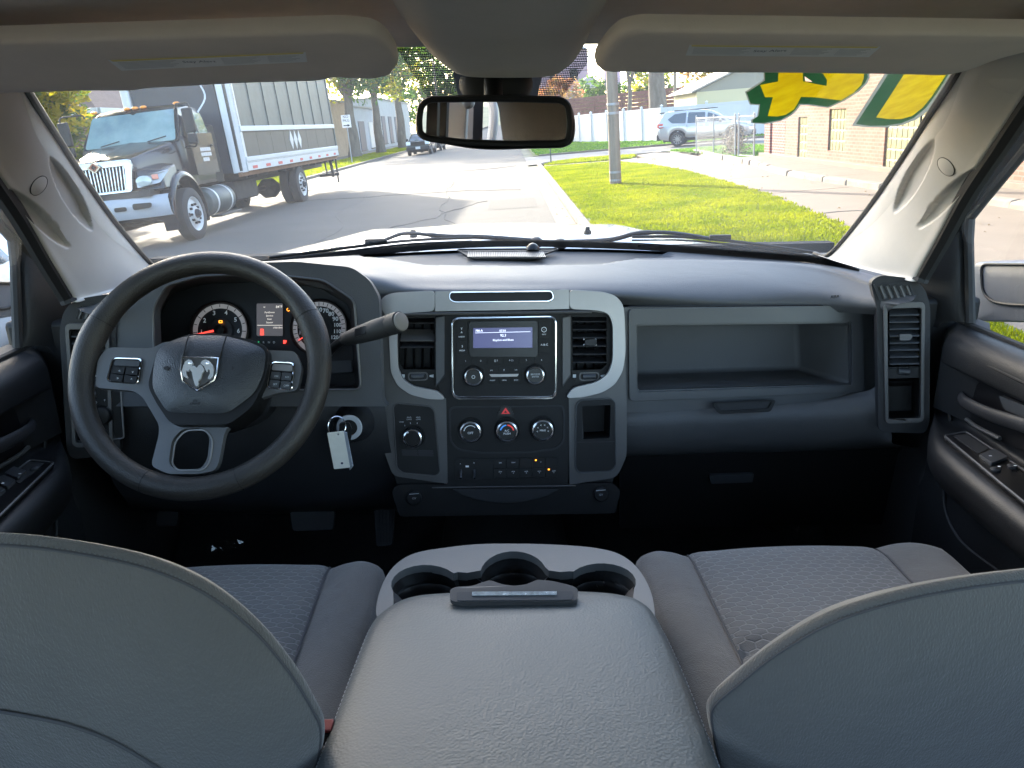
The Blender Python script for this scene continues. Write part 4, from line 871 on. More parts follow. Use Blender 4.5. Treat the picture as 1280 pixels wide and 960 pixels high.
# ================================================================== centre console
con = thing('centre_console', 'wide grey centre console with padded leather lid and three cup holders', 'console', (0, .7, -.9))
ZL = -.545
lo_ = [(512, 749), (560, 744), (640, 742), (720, 742), (775, 746), (808, 758), (830, 790), (858, 850), (885, 920), (912, 990), (960, 1120), (340, 1120), (383, 990), (410, 920), (436, 850), (462, 785), (482, 763)]
o_ = spline([atz(x, y, ZL) for x, y in lo_], 110, closed=True); c = Vector((0, .52, ZL))
b = MB(); prof = [(1.0, -.04), (1.004, -.02), (1.0, -.006), (.988, .004), (.965, .010), (.92, .014), (.8, .017), (.6, .018), (.35, .018)]
b.grid([[c + (p - c) * k + Vector((0, 0, h)) for p in o_] for k, h in prof], closed=True); e = len(b.v); m = len(o_); b.v.append(c + Vector((0, 0, .018)))
for i in range(m): b.f.append((e - m + i, e - m + (i + 1) % m, e)); b.mi.append(0)
lid = part('lid', b, M_vinyl, con, smooth=80)
b = MB(); b.tube([c + (p - c) * 1.003 + Vector((0, 0, -.005)) for p in o_], .0016, 6, closed=True); part('lid_piping', b, M_thread, lid)
b = MB()
for i in range(m):
    for t in (0, .5):
        p = o_[i].lerp(o_[(i + 1) % m], t); q_ = o_[i].lerp(o_[(i + 1) % m], t + .28)
        b.tube([c + (p - c) * .992 + Vector((0, 0, .0015)), c + (q_ - c) * .992 + Vector((0, 0, .0015))], .0007, 4)
part('stitching', b, M_print, lid, kind='stuff')
ZT = -.548
so_ = [(476, 790), (470, 760), (479, 728), (495, 705), (520, 691), (560, 684), (600, 680), (650, 679.5), (700, 681), (745, 685), (775, 693), (797, 710), (812, 735), (818, 760), (822, 800)]
tray = spline([atz(x, y, ZT) for x, y in so_], 60)
# three lobed opening
def crc(cx, cy, rx, ry, a0, a1, n=12): return [(cx + rx * math.cos(R(a0 + (a1 - a0) * i / (n - 1))), cy - ry * math.sin(R(a0 + (a1 - a0) * i / (n - 1)))) for i in range(n)]
op = crc(532, 731, 43, 25, 200, 35) + [(572, 715), (584, 716), (601, 713)] + crc(642, 719, 42, 30, 160, 20) + [(686, 713), (700, 715), (712, 714)] + crc(752, 728, 43, 24, 145, -20) + [(790, 762), (642, 764), (492, 762)]
opn = [atz(x, y, ZT) for x, y in op]
b = MB(); b.plate([tray, opn], Vector((0, 0, -.012))); tp_ = part('cup_tray', b, M_conplas, con, bevel=.005, seg=3)
b = MB(); lo2 = [p + Vector((0, 0, -.011)) for p in opn]; cc = sum(lo2, Vector()) / len(lo2)
b.grid([lo2, [p + Vector((0, 0, -.012)) + (cc - p) * .03 for p in lo2], [p + Vector((0, 0, -.014)) + (cc - p) * .06 for p in lo2], [p + Vector((0, 0, -.09)) + (cc - p) * .10 for p in lo2]], closed=True)
b.f.append(tuple(range(len(b.v) - len(lo2), len(b.v)))); b.mi.append(0); part('cup_well', b, M_black, con, smooth=40)
for cx, cy in ((532, 736), (642, 722), (752, 733)):
    c0 = atz(cx, cy, ZT)
    b = MB(); b.lathe(c0 + Vector((0, 0, -.085)), (0, 0, 1), [(.001, 0), (.032, .0), (.036, .01), (.038, .060), (.041, .066)], 40, caps=False); cu = part('cup_holder', b, M_blackg, con)
    for dx in (-1, 1):      # springy tabs that grip a cup
        b = MB(); ps = []
        for k in range(9):
            t = k / 8; ps.append([c0 + Vector((dx * (.040 - .016 * math.sin(t * math.pi) ** .8) + 0, math.sin(an) * .017 * (1 if True else 1), -.070 + .060 * t)) - Vector((dx * .010 * (1 - math.cos(an)), 0, 0)) * -1 for an in [R(a) for a in range(-80, 81, 16)]])
        b.grid(ps); tb_ = part('cup_tab', b, M_rubber if False else M_bluegr, cu, smooth=80)
b = MB(); sd = [p + Vector((0, 0, -.010)) for p in tray]; b.grid([[p for p in tray], sd, [p + Vector((0, .0, -.12)) for p in tray], [p + Vector((0, .0, -.45)) for p in tray]]); part('console_side', b, M_conplas, con, smooth=60)
for s in (-1, 1):
    b = MB(); b.box((s * .155, .45, -.83), (.03, .70, .5)); part('console_side', b, M_black, con)
PLt = Plane(atz(642, 755, ZL + .016), (0, -.35, 1), up=(0, 1, 0))
b = MB(); b.plate([rnd([PLt.px(*q) for q in [(563, 741), (571, 738), (590, 737), (612, 729.5), (628, 735), (642, 737), (658, 735), (672, 729), (692, 731), (716, 737), (722, 741), (722, 753), (716, 756.5), (570, 757.5), (563, 754)]], .004)], PLt.n * .007); lt = part('lid_latch', b, M_pewter, con, bevel=.0025, seg=3)
b = MB(); b.plate([rnd([PLt.px(*q, .0065) for q in [(571, 741), (716, 740), (716, 751), (571, 752)]], .003)], PLt.n * .002); part('latch_face', b, M_bluegr, lt, bevel=.001)
b = MB(); b.plate([[PLt.px(*q, .0088) for q in [(590, 740), (696, 739.5), (696, 744), (590, 744.8)]]], PLt.n * .0008); part('foil_sticker', b, mat('foil', (.45, .52, .55), .25, metal=.8, c2=(.75, .85, .9), vscale=140), lt)

# ================================================================== cabin shell
# headliner with its swollen centre
rows = [[(-.85, .0), (-.40, .0), (-.16, .0), (-.10, .0), (0, .0), (.10, .0), (.16, .0), (.40, .0), (.85, .0)]]
def hl_z(x, y):
    z = .120 + .02 * (1 - (abs(x) / .8) ** 2) - .07 * max(0, (abs(x) - .50) / .3) ** 2
    z -= .03 * max(0, (y - .55) / .4) ** 1.5
    return z
b = MB(); b.grid([[(x / 20 * .84, y, hl_z(x / 20 * .84, y)) for x in range(-20, 21)] for y in [-.45 + .0505 * k for k in range(0, 31)]]); hl = thing('headliner', 'pale grey cloth ceiling of the cab above the windscreen', 'headliner', (0, .5, .16)); hlo = part('roof_lining', b, M_head, hl, smooth=80)
b = MB(); b.grid([[(x / 20 * .9, y, hl_z(x / 20 * .9, y) + .05) for x in range(-20, 21)] for y in (-.5, .4, .8, 1.10)]); part('roof_panel', b, M_black, hl)
rows = []
for px_l, px_r, y_, Y in [(448, 808, -60, .62), (462, 790, 0, .74), (482, 768, 40, .86), (505, 750, 66, .93), (525, 740, 84, .985), (548, 722, 95, 1.01)]:
    L_, R_ = at(px_l, y_, Y), at(px_r, y_, Y); mid = (L_ + R_) / 2; row = []
    for k in range(21):
        t = k / 20; p = L_.lerp(R_, t); e = abs(2 * t - 1)
        p.z += .055 * e ** 8 + (-.002) * (1 - e * e) + .05 * (1 if False else 0)
        row.append(p)
    rows.append([row[0] + Vector((-.02, 0, .07))] + row + [row[-1] + Vector((.02, 0, .07))])
last = rows[-1]; rows.append([p + Vector((0, .015, .012)) for p in last]); rows.append([p + Vector((0, .015, .06)) for p in last])
fine = [spline([r[i] for r in rows], 40) for i in range(len(rows[0]))]
b = MB(); b.grid([[fine[i][j] for i in range(len(fine))] for j in range(40)]); part('overhead_centre', b, M_visor if False else mat('overhead_cloth', (.50, .465, .43), .85, bump=.4, bscale=900, var=.04, vscale=20, sheen=.15), hl, smooth=80)
# sun visors
def visor(nm, outl, label, lab, clip, base):
    PV_ = Plane(at(*lab[4], .80), Vector((0, -.27, -1)).normalized(), up=(0, -1, 0))
    # plane through hinge and free edge
    pa, pb = at(lab[4][0], 25, .78), at(lab[4][0], 95, .945); dirv = (pb - pa).normalized(); n = Vector((1, 0, 0)).cross(dirv); n = n if n.z < 0 else -n
    PV_ = Plane(pa, n, up=(0, -1, 0))
    vt = thing(nm, label, 'sun visor', base, 'sun visors')
    o_ = rnd([PV_.px(*q) for q in outl], .012, 4); c = sum(o_, Vector()) / len(o_)
    b = MB(); prof = [(1.0, -.010), (1.006, -.004), (1.0, .002), (.985, .005), (.95, .0065), (.7, .007), (.4, .007)]
    b.grid([[c + (p - c) * k + PV_.n * h for p in o_] for k, h in prof], closed=True)
    m = len(o_); b.f.append(tuple(range(len(b.v) - m, len(b.v)))); b.mi.append(0); b.f.append(tuple(range(m))[::-1]); b.mi.append(0)
    bd = part('visor_body', b, M_visor, vt, smooth=50)
    b = MB(); b.plate([[PV_.px(*q, .0072) for q in lab[:4]]], PV_.n * .0004); lb = part('warning_label', b, mat('label_grey', (.80, .80, .80), .5, var=.06, vscale=40), vt, smooth=0)
    q0, q1, q2, q3 = lab[:4]
    L = lambda u_, v_: (q0[0] + (q1[0] - q0[0]) * u_ + ((q3[0] - q0[0]) * (1 - u_) + (q2[0] - q1[0]) * u_) * v_, q0[1] + (q1[1] - q0[1]) * u_ + ((q3[1] - q0[1]) * (1 - u_) + (q2[1] - q1[1]) * u_) * v_)
    b = MB(); b.plate([[PV_.px(*L(*q), .0077) for q in [(.01, .02), (.99, .02), (.985, .16), (.015, .16)]]], PV_.n * .0002); part('label_stripe', b, mat('label_yellow', (.80, .68, .25), .6), lb, smooth=0)
    b = MB()
    for r_ in range(6):
        for seg in [(.03, .33), (.37, .46), (.56, .76), (.80, .965)]:
            v0 = .28 + r_ * .11
            if .36 < seg[0] < .47 or r_ % 2: 
                if seg[0] == .37: continue
            b.plate([[PV_.px(*L(*q), .0078) for q in [(seg[0], v0), (seg[1] - .02 * (r_ % 3), v0), (seg[1] - .02 * (r_ % 3), v0 + .022), (seg[0], v0 + .022)]]], PV_.n * .0001)
    part('label_print', b, mat('label_ink', (.45, .46, .48), .7), lb, smooth=0, kind='stuff')
    b = MB()
    b.text('Stay Alert', PV_.px(*L(.44, .5), .0079), -PV_.u if (PV_.u.x < 0) else PV_.u, (PV_.px(*L(.5, .1)) - PV_.px(*L(.5, .9))), PV_.n, .0085, .0002); part('label_writing', b, mat('ink_dark', (.09, .10, .14), .7), lb, smooth=0)
    b = MB()
    for x, y in clip:
        b.box(PV_.px(x, y, .0), (.014, .006, .008))
    part('visor_clip', b, M_black, vt, bevel=.001)
    h0, h1 = PV_.px(outl[0][0] if False else lab[4][0] - 200, 27, -.006), PV_.px(lab[4][0] + 200, 27, -.006)
    return vt
visor('sun_visor', [(-70, 112), (30, 109), (100, 107), (158, 107.5), (175, 104), (300, 97), (405, 94), (420, 89), (455, 88), (468, 92), (488, 89), (498, 76), (494, 62), (480, 44), (466, 36), (430, 32), (0, 46), (-80, 49)],
      'left folded-up sun visor above the driver with a pale warning label', [(135, 75), (382, 65), (384, 77), (152, 88), (240, 0)], [(440, 91)], (-.3, .8, .12))
visor('sun_visor', [(1360, 36), (1280, 37), (800, 31), (777, 36), (762, 48), (748, 66), (743, 76), (752, 84), (768, 82), (800, 84), (960, 84), (1120, 86), (1190, 88), (1215, 82), (1250, 68), (1300, 55), (1370, 45)],
      'right folded-up sun visor above the passenger with a pale warning label', [(862, 56), (1101, 58), (1086, 71), (857, 69), (1000, 0)], [(775, 84), (806, 83)], (.3, .8, .12))

# ---- windscreen with dark dotted band, the painted numerals outside
wbot = [at(1078, 338, 1.50), at(1035, 324, 1.60), at(960, 316, 1.68), at(800, 306, 1.78), at(627, 302, 1.80)]
wtop = [at(1262, 60, .93), at(1215, 60, .95), at(1100, 55, 1.02), at(850, 60, 1.08), at(627, 60, 1.10)]
wb = wbot + [mir(p) for p in wbot[-2::-1]]; wt = wtop + [mir(p) for p in wtop[-2::-1]]
for l in (wb, wt):
    l[4] = Vector((0, l[4].y, l[4].z))
wb, wt = spline(wb, 41), spline(wt, 41)
wb = [p + (p - q).normalized() * .05 for p, q in zip(wb, wt)]
def wsp(i, t):
    a, c = wb[i], wt[i]; p = a.lerp(c, t); return p + Vector((0, .6, 1)).normalized() * (.035 * math.sin(math.pi * t))
WG = [[wsp(i, j / 16) for i in range(41)] for j in range(17)]
wsh = thing('windscreen', 'wide clear windscreen across the whole front of the cab', 'windscreen', (0, 1.5, -.1))
b = MB(); b.grid(WG); part('glass_pane', b, M_wsglass, wsh, smooth=80, fix=False)
b = MB(); b.grid([[p + Vector((0, .001, .0035)) for p in WG[j]] for j in range(0, 1)] + [[p + Vector((0, .002, .004)) for p in WG[0]]])
# black band along the bottom and the edge rubber
def wpt(u_, t, h=0):
    x = u_ * 40; i = min(39, int(x)); y = t * 16; j = min(15, max(0, int(y)))
    p = WG[j][i].lerp(WG[j][i + 1], x - i).lerp(WG[j + 1][i].lerp(WG[j + 1][i + 1], x - i), y - j); return p + Vector((0, .5, .86)) * h
b = MB(); b.grid([[wpt(i / 40, t, .004) for i in range(41)] for t in (0, .02, .045)]); part('black_band', b, M_blackg, wsh)
M_frit = bpy.data.materials.new('dotted_band'); M_frit.use_nodes = True; N, L = nodes(M_frit); pb_ = N['Principled BSDF']; pb_.inputs['Base Color'].default_value = (.02, .02, .025, 1); pb_.inputs['Roughness'].default_value = .6
vo = N.new('ShaderNodeTexVoronoi'); vo.inputs['Scale'].default_value = 430; vo.inputs['Randomness'].default_value = 0; tcn = N.new('ShaderNodeTexCoord'); L.new(tcn.outputs['Object'], vo.inputs['Vector'])
gt = N.new('ShaderNodeMath'); gt.operation = 'LESS_THAN'; gt.inputs[1].default_value = .47; L.new(vo.outputs[0], gt.inputs[0]); L.new(gt.outputs[0], pb_.inputs['Alpha'])
PF = Plane(at(618, 105, 1.11), (WG[15][20] - WG[13][20]).cross(Vector((1, 0, 0))).normalized(), up=(0, 0, 1))
if PF.n.y > 0: PF.n = -PF.n
b = MB(); b.plate([[PF.px(*q) for q in [(496, 60), (744, 60), (733, 80), (700, 124), (536, 124)]]], PF.n * .0006); part('dotted_band', b, M_frit, wsh, smooth=0)
b = MB(); b.plate([[PF.px(*q, .002) for q in [(560, 60), (685, 60), (671, 124), (574, 124)]]], PF.n * .0006); part('mirror_patch', b, M_bluegr, wsh, smooth=0)
# numerals on the outside of the screen
PN = Plane(at(1010, 120, 1.165), (WG[13][31] - WG[10][31]).cross(WG[12][34] - WG[12][28]).normalized(), up=(0, 0, 1))
if PN.n.y > 0: PN.n = -PN.n
M_nG = trans_mat('decal_green', (.010, .044, .016), (.014, .052, .020), .5, 40, 1.0); M_nS = trans_mat('decal_silver', (.15, .16, .13), (.19, .20, .17), .5, 50, 1.0)
M_nY = trans_mat('decal_gold', (.29, .195, .005), (.37, .27, .02), .6, 30, 1.0)
cx_ = lambda pts: [(930 + x / 4.571, 80 + y / 4.571) for x, y in pts]
four_out = cx_([(110, -120), (112, 90), (20, 150), (5, 158), (32, 232), (84, 236), (75, 300), (40, 318), (40, 338), (120, 344), (165, 336), (215, 325), (270, 295), (300, 268), (322, 236), (365, 236), (482, 252), (580, 208), (660, 155), (705, 110), (720, 75), (715, 40), (690, -20), (640, -120)])
four_grn = cx_([(120, -120), (120, 95), (30, 155), (15, 162), (38, 226), (92, 230), (84, 296), (50, 320), (50, 334), (118, 337), (160, 328), (210, 318), (262, 290), (292, 262), (316, 228), (370, 228), (480, 244), (574, 200), (650, 150), (692, 108), (708, 75), (702, 40), (678, -20), (630, -120)])
four_yel = cx_([(200, -100), (195, 100), (92, 120), (120, 190), (165, 190), (135, 298), (190, 300), (240, 290), (285, 260), (310, 220), (325, 188), (400, 190), (555, 208), (625, 165), (670, 120), (685, 80), (685, 50), (650, 5), (600, -100)])
four_hole = cx_([(338, -60), (337, 99), (400, 112), (472, 125), (474, 90), (450, 55), (400, 38), (345, 34)])
one_out = cx_([(905, -120), (840, 15), (800, 60), (615, 352), (700, 362), (800, 364), (900, 350), (985, 318), (1060, 260), (1120, 180), (1190, 40), (1260, -120)])
one_grn = cx_([(915, -120), (850, 18), (640, 343), (720, 353), (810, 352), (900, 338), (970, 308), (1040, 250), (1100, 170), (1180, 40), (1240, -120)])
one_yel = cx_([(1010, -120), (940, 20), (755, 305), (830, 315), (900, 314), (960, 298), (1020, 250), (1070, 190), (1150, 70), (1210, -120)])
tri = cx_([(346, 70), (350, 98), (392, 102)]); NP = lambda l, h=0: [PN.px(*q, h) for q in l]
b = MB(); b.film([NP(four_out), NP(four_grn)]); nu = part('numeral_four', b, M_nS, wsh, smooth=0, fix=False, label='gold and green painted numeral four, seen from behind')
b = MB(); b.film([NP(four_grn), NP(four_yel)]); part('green_layer', b, M_nG, nu, smooth=0, fix=False)
b = MB(); b.film([NP(four_hole), NP(tri)]); part('green_layer', b, M_nG, nu, smooth=0, fix=False)
b = MB(); b.film([NP(four_yel), NP(four_hole)]); part('gold_layer', b, M_nY, nu, smooth=0, fix=False)
b = MB(); b.film([NP(one_out), NP(one_grn)]); nu = part('numeral_one', b, M_nS, wsh, smooth=0, fix=False, label='gold and green painted numeral one, seen from behind')
b = MB(); b.film([NP(one_grn), NP(one_yel)]); part('green_layer', b, M_nG, nu, smooth=0, fix=False)
b = MB(); b.film([NP(one_yel)]); part('gold_layer', b, M_nY, nu, smooth=0, fix=False)

# ---- rear-view mirror on its stalk
MC = at(618, 152, 1.0); mt = thing('rear_view_mirror', 'black framed rear-view mirror hanging from the windscreen below the overhead trim', 'mirror', MC)
# glass faces back and turned to reflect the driver-side rear of the cab
PM = Plane(MC, Vector((-.10, -.985, -.02)))
mo = [(519, 150), (523, 128), (536, 121), (575, 119.5), (660, 119), (703, 123), (716, 133), (720, 158), (717, 178), (705, 185), (660, 186), (618, 187.5), (590, 186), (560, 181), (530, 176), (520, 168)]
o_ = rnd([PM.px(*q, 0) for q in mo], .010, 4); c = sum(o_, Vector()) / len(o_)
b = MB(); prof = [(.25, -.030), (.6, -.028), (.9, -.018), (1.0, -.004), (1.0, .001), (.985, .005), (.96, .005)]
b.grid([[c + (p - c) * k + PM.n * h for p in o_] for k, h in prof], closed=True); m = len(o_); b.f.append(tuple(range(m))[::-1]); b.mi.append(0)
hs = part('mirror_housing', b, M_blackg if False else M_black, mt, smooth=50)
gl = [(526, 148), (529, 132), (538, 126.5), (620, 125.5), (700, 127.5), (707, 133), (710, 156), (707, 173), (698, 176), (640, 176), (580, 174), (535, 169), (527, 164)]
o2 = rnd([PM.px(*q, .0035) for q in gl], .008, 4)
b = MB(); b.plate([o2], PM.n * .0012); part('mirror_glass', b, M_mirror, mt, smooth=0)
lip = spline([PM.px(*q, .006) for q in gl], 60, closed=True)
b = MB(); b.tube(rnd([PM.px(*q, .005) for q in [(523.5, 149), (526.5, 131), (537, 124), (620, 123), (701, 125), (710, 131), (713, 156), (710, 176), (699, 179.5), (640, 180), (580, 178), (535, 173), (525, 167)]], .008, 4), .0042, 8, closed=True); part('mirror_lip', b, M_black, hs)
b = MB(); b.lathe(MC + Vector((0, .02, .01)), Vector((0, .62, .75)), [(.012, 0), (.012, .05), (.016, .06), (.016, .075)], 20); part('mirror_arm', b, M_black, mt)
PMm = Plane(at(620, 108, 1.07), (0, -.9, -.4))
b = MB(); rows = []
for y_, hw, dp in ((96, 44, .02), (102, 46, .012), (110, 46, .006), (118, 42, .008), (124, 36, .014)):
    rows.append([at(620 + hw * math.sin(R(a)), y_, 1.075 - .028 * math.cos(R(a))) for a in range(-90, 91, 12)])
b.grid(rows); part('mirror_shroud', b, M_black, mt, smooth=80)

# ---- pillars
ppx = [((1020, 318, 1.66), (1142, 352, 1.27)), ((1040, 318, 1.59), (1148, 341, 1.265)), ((1085, 265, 1.45), (1172, 298, 1.21)), ((1130, 200, 1.28), (1203, 240, 1.14)), ((1165, 145, 1.15), (1242, 180, 1.05)), ((1198, 95, 1.02), (1300, 95, .93)), ((1222, 52, .95), (1380, 20, .82))]
def pillar(s):
    th = thing('windscreen_pillar', ('right' if s > 0 else 'left') + ' pale grey windscreen pillar trim beside the ' + ('passenger' if s > 0 else 'driver') + ' window', 'pillar', S(s, at(1142, 352, 1.27)), 'windscreen pillars')
    ctl = []
    for a, c in ppx:
        A, Cc = at(*a), at(*c); mid = A.lerp(Cc, .5); out = Vector((-.75, -.65, .1)).normalized()
        ctl.append([A + Vector((.01, .03, .0)), A, A.lerp(Cc, .12) + out * .010, A.lerp(Cc, .35) + out * .020, A.lerp(Cc, .6) + out * .020, A.lerp(Cc, .88) + out * .010, Cc, Cc + Vector((.03, .02, 0))])
    g_ = sgrid(ctl, 90, 220)
    def leaf(x, y, x0, y0, x1, y1, hw):
        ax, ay = (x1 - x0) / 2, (y1 - y0) / 2; L2 = ax * ax + ay * ay; dx, dy = x - (x0 + x1) / 2, y - (y0 + y1) / 2
        t = (dx * ax + dy * ay) / L2
        if abs(t) >= 1: return 0
        w_ = hw * (1 - t * t) ** .75; d_ = abs(dx * ay - dy * ax) / math.sqrt(L2) / max(w_, .5)
        return max(0., min(1., (1 - d_) * 4)) * min(1, w_ / hw * 1.3)
    for j, r_ in enumerate(g_):
        for i, p in enumerate(r_):
            x_, y_ = proj(p); q = Vector((-.75, -.65, .1)).normalized()
            p -= q * (.019 * leaf(x_, y_, 1168, 174, 1118, 266, 11.5) + .016 * leaf(x_, y_, 1219, 210, 1147, 286, 9.5))
    b = MB(); b.grid([Sl(s, r_) for r_ in g_]); pt = part('pillar_trim', b, M_pillar, th, smooth=70)
    # round cap
    jj, ii = min(((j, i) for j in range(60, 180) for i in range(20, 75)), key=lambda q: (proj(g_[q[0]][q[1]])[0] - 1183) ** 2 + (proj(g_[q[0]][q[1]])[1] - 209) ** 2); c = g_[jj][ii]; nn_ = (g_[jj + 4][ii] - g_[jj - 4][ii]).cross(g_[jj][ii + 3] - g_[jj][ii - 3]).normalized(); nn_ = nn_ if nn_.y < 0 else -nn_
    b = MB(); b.lathe(S(s, c), S(s, nn_), [(.0150, -.002), (.0150, .0005), (.0138, .0012), (0, .0014)], 28, caps=False); part('round_cap', b, M_pillar, th)
    b = MB(); b.lathe(S(s, c), S(s, nn_), [(.0158, -.001), (.0160, .0006), (.0152, .0008), (.0150, -.001)], 28, caps=False); part('cap_gap', b, M_dark, th)
    # rubber between trim and glass, dark seal to the door
    b = MB(); b.tube(spline([S(s, at(*a) + Vector((.0, .008, .0))) for a, c_ in ppx], 40), .0055, 8); part('glass_seal', b, M_black, th)
    b = MB(); b.tube(spline([S(s, at(*c_) + Vector((.012, .004, 0))) for a, c_ in ppx], 40), .014, 8); part('door_seal', b, M_rubber, th)
    # domed corner of the roof lining
    cc = at(1262, 92, .97)
    b = MB(); b.ico(S(s, cc + Vector((.035, .02, .04))), .082, 3, (1.0, 1.0, .85)); part('corner_dome', b, M_pillar, th, smooth=80)
sym(pillar)

M_hoodp = mat('truck_silver_paint', (.22, .24, .25), .25, metal=.35, coat=.6)
# ---- doors
XG = .81
def door(s):
    side = 'passenger' if s > 0 else 'driver'
    th = thing('front_door', 'black inner panel of the ' + side + ' door with armrest and window switches, at the ' + ('right' if s > 0 else 'left'), 'car door', S(s, (.8, .8, -.9)), 'front doors')
    # section from the belt to the sill, swept along the door
    sec = [(.835, -.345), (.80, -.338), (.775, -.345), (.760, -.362), (.757, -.392), (.762, -.400), (.780, -.404), (.782, -.48), (.776, -.500), (.745, -.503), (.700, -.500), (.682, -.506), (.674, -.522), (.680, -.550), (.705, -.580), (.745, -.60), (.755, -.64), (.762, -.90), (.775, -1.05)]
    ys = [-.25, .2, .6, .9, 1.10, 1.18, 1.225, 1.245]; rows = []
    secs = spline([Vector((a, 0, c)) for a, c in sec], 110)
    for y in ys:
        f_ = max(0, (y - 1.02) / .225); row = []
        for p in secs:
            x, z = p.x, p.z
            if z < -.395:
                tgt = .762 if z > -.64 else x
                x = x + (max(x, tgt) - x) * f_ ** 2 if z < -.49 else x + (.757 - x) * f_ ** 3
            z2 = z - .012 * (y - 1.0) * (1 if z > -.4 else -1.5)
            row.append(S(s, (x, y, z2)))
        rows.append(row)
    rows = [[Vector(v) for v in r_] for r_ in rows]
    fine_ = [spline([r_[i] for r_ in rows], 50) for i in range(len(rows[0]))]
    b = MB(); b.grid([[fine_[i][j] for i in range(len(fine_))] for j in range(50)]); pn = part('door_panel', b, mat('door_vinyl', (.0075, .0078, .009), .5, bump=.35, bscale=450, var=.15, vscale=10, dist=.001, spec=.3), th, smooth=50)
    b = MB(); e = [fine_[i][-1] for i in range(len(fine_))]; b.grid([e, [p + Vector((0, .05, 0)) + S(s, (.03, 0, 0)) for p in e], [p + Vector((0, .35, -.02)) + S(s, (.06, 0, 0)) for p in e]]); part('door_edge', b, M_rubber, th, smooth=50)
    b = MB(); b.grid([[S(s, (.895 + .01 * math.sin(z * 5), y, z)) for y in (-.25, .4, 1.0, 1.48)] for z in (-.44, -.55, -.8, -1.12)]); b.grid([[S(s, (x, y, -.352 - (x - .815) * 1.15)) for y in (-.25, .4, 1.0, 1.46)] for x in (.815, .86, .89)]); part('outer_skin', b, M_hoodp, th, smooth=60)
    # recess bead
    tr = lambda x, y, X: S(s, atx(x, y, X))
    b = MB(); b.tube(spline([tr(1190, 545, .77), tr(1186, 500, .772), tr(1188, 452, .768), tr(1200, 443, .764), tr(1235, 457, .761), tr(1275, 476, .760), tr(1330, 502, .76)], 30), .0032, 8); part('panel_bead', b, M_black, th)
    # handle bowl, release lever, pull
    b = MB(); b.plate([rnd([tr(*q, .779) for q in [(1209, 470), (1216, 467), (1300, 498), (1300, 568), (1262, 556), (1212, 520)]], .006)], S(s, (-.004, 0, 0))); bw = part('handle_bowl', b, M_blackg, th, bevel=.001)
    b = MB(); b.plate([rnd([tr(*q, .772) for q in [(1254, 494), (1290, 508), (1300, 528), (1262, 512)]], .004)], S(s, (-.008, 0, 0))); part('release_lever', b, M_chrome if False else M_bluegr, th, bevel=.003, label='satin door release lever')
    b = MB(); pp = spline([tr(1201, 496, .772), tr(1206, 503, .758), tr(1235, 517, .752), tr(1275, 530, .752), tr(1320, 546, .756)], 20); b.tube(pp, [.006] + [.011] * 18 + [.009], 12, sy=.55); part('pull_handle', b, M_dark, th, smooth=60)
    b = MB(); b.tube(spline([tr(1208, 524, .77), tr(1222, 534, .768), tr(1250, 548, .768)], 12), .0035, 8); part('bowl_glint', b, M_pewter, th)  # paler tube stands in for a glint along the bowl edge
    # switch panel on the armrest
    PA = Plane((s * .72, 1.0, -.4985), (0, -.0, 1), up=(0, 1, 0))
    az = lambda x, y, h=0: S(s, atz(x, y, -.499)) + Vector((0, 0, h + .012 * 1.5 * (S(1, atz(x, y, -.499)).y - 1.0)))
    b = MB(); o_ = rnd([az(*q) for q in [(1179, 551), (1206, 546), (1330, 626), (1300, 648), (1248, 607)]], .008); b.plate([o_], Vector((0, 0, .007))); spn = part('switch_panel', b, M_blackg, th, bevel=.003)
    b = MB(); b.tube([p + Vector((0, 0, .0062)) for p in o_], .0022, 6, closed=True); part('panel_edge', b, M_pewter, spn)
    b = MB(); b.plate([rnd([az(*q, .0072) for q in [(1190, 552), (1207, 550), (1236, 567), (1222, 574)]], .004)], Vector((0, 0, .001))); part('finger_well', b, M_rubber, spn)
    sws = [[(1222, 577), (1241, 570), (1258, 580), (1238, 588)]] if s > 0 else [[(1212, 562), (1226, 556), (1238, 563), (1223, 570)], [(1226, 572), (1240, 565), (1251, 572), (1237, 580)], [(1239, 582), (1253, 574), (1264, 582), (1251, 590)]]
    for q_ in sws:
        b = MB(); b.plate([rnd([az(*q, .007) for q in q_], .003)], Vector((0, 0, .005))); part('window_switch', b, M_bluegr, spn, bevel=.002)
    for q in ([(1241, 592), (1262, 588)] if s > 0 else [(1200, 556), (1262, 588)]):
        b = MB(); b.lathe(az(q[0] + 2, q[1] + 2, .007), (0, 0, 1), [(.007, 0), (.007, .003), (.005, .0045), (0, .005)], 16, caps=False); part('lock_switch', b, M_dark, spn)
    b = MB()
    for q in [(1232, 577), (1243, 590), (1263, 589)] if s > 0 else [(1216, 563), (1237, 573), (1251, 582)]:
        c_ = az(q[0] + 4, q[1] + 3, .0128); b.plate([[c_ + Vector(k) for k in ((-.002, -.0012, 0), (.002, -.0012, 0), (.002, .0012, 0), (-.002, .0012, 0))]], Vector((0, 0, .0003)))
    part('switch_mark', b, M_white, spn, smooth=0)
    b = MB(); b.tube(spline([tr(1180, 600, .752), tr(1183, 640, .755), tr(1205, 680, .757), tr(1270, 728, .758)], 16), .003, 6); part('pocket_edge', b, M_dark, th)
    # triangular sail panel and window surround, the pane
    b = MB(); rows = [[tr(1148, 300, .752), tr(1146, 350, .75), tr(1150, 400, .757), tr(1172, 410, .77)], [tr(1172, 300, .765), tr(1170, 350, .765), tr(1172, 390, .770), tr(1180, 403, .778)], [tr(1192, 296, .782), tr(1194, 340, .782), tr(1195, 380, .785), tr(1198, 402, .79)], [tr(1207, 278, .80), tr(1208, 330, .80), tr(1208, 380, .80), tr(1210, 402, .80)]]
    b.grid(sgrid(rows, 16, 16)); part('sail_panel', b, M_dark, th, smooth=70)
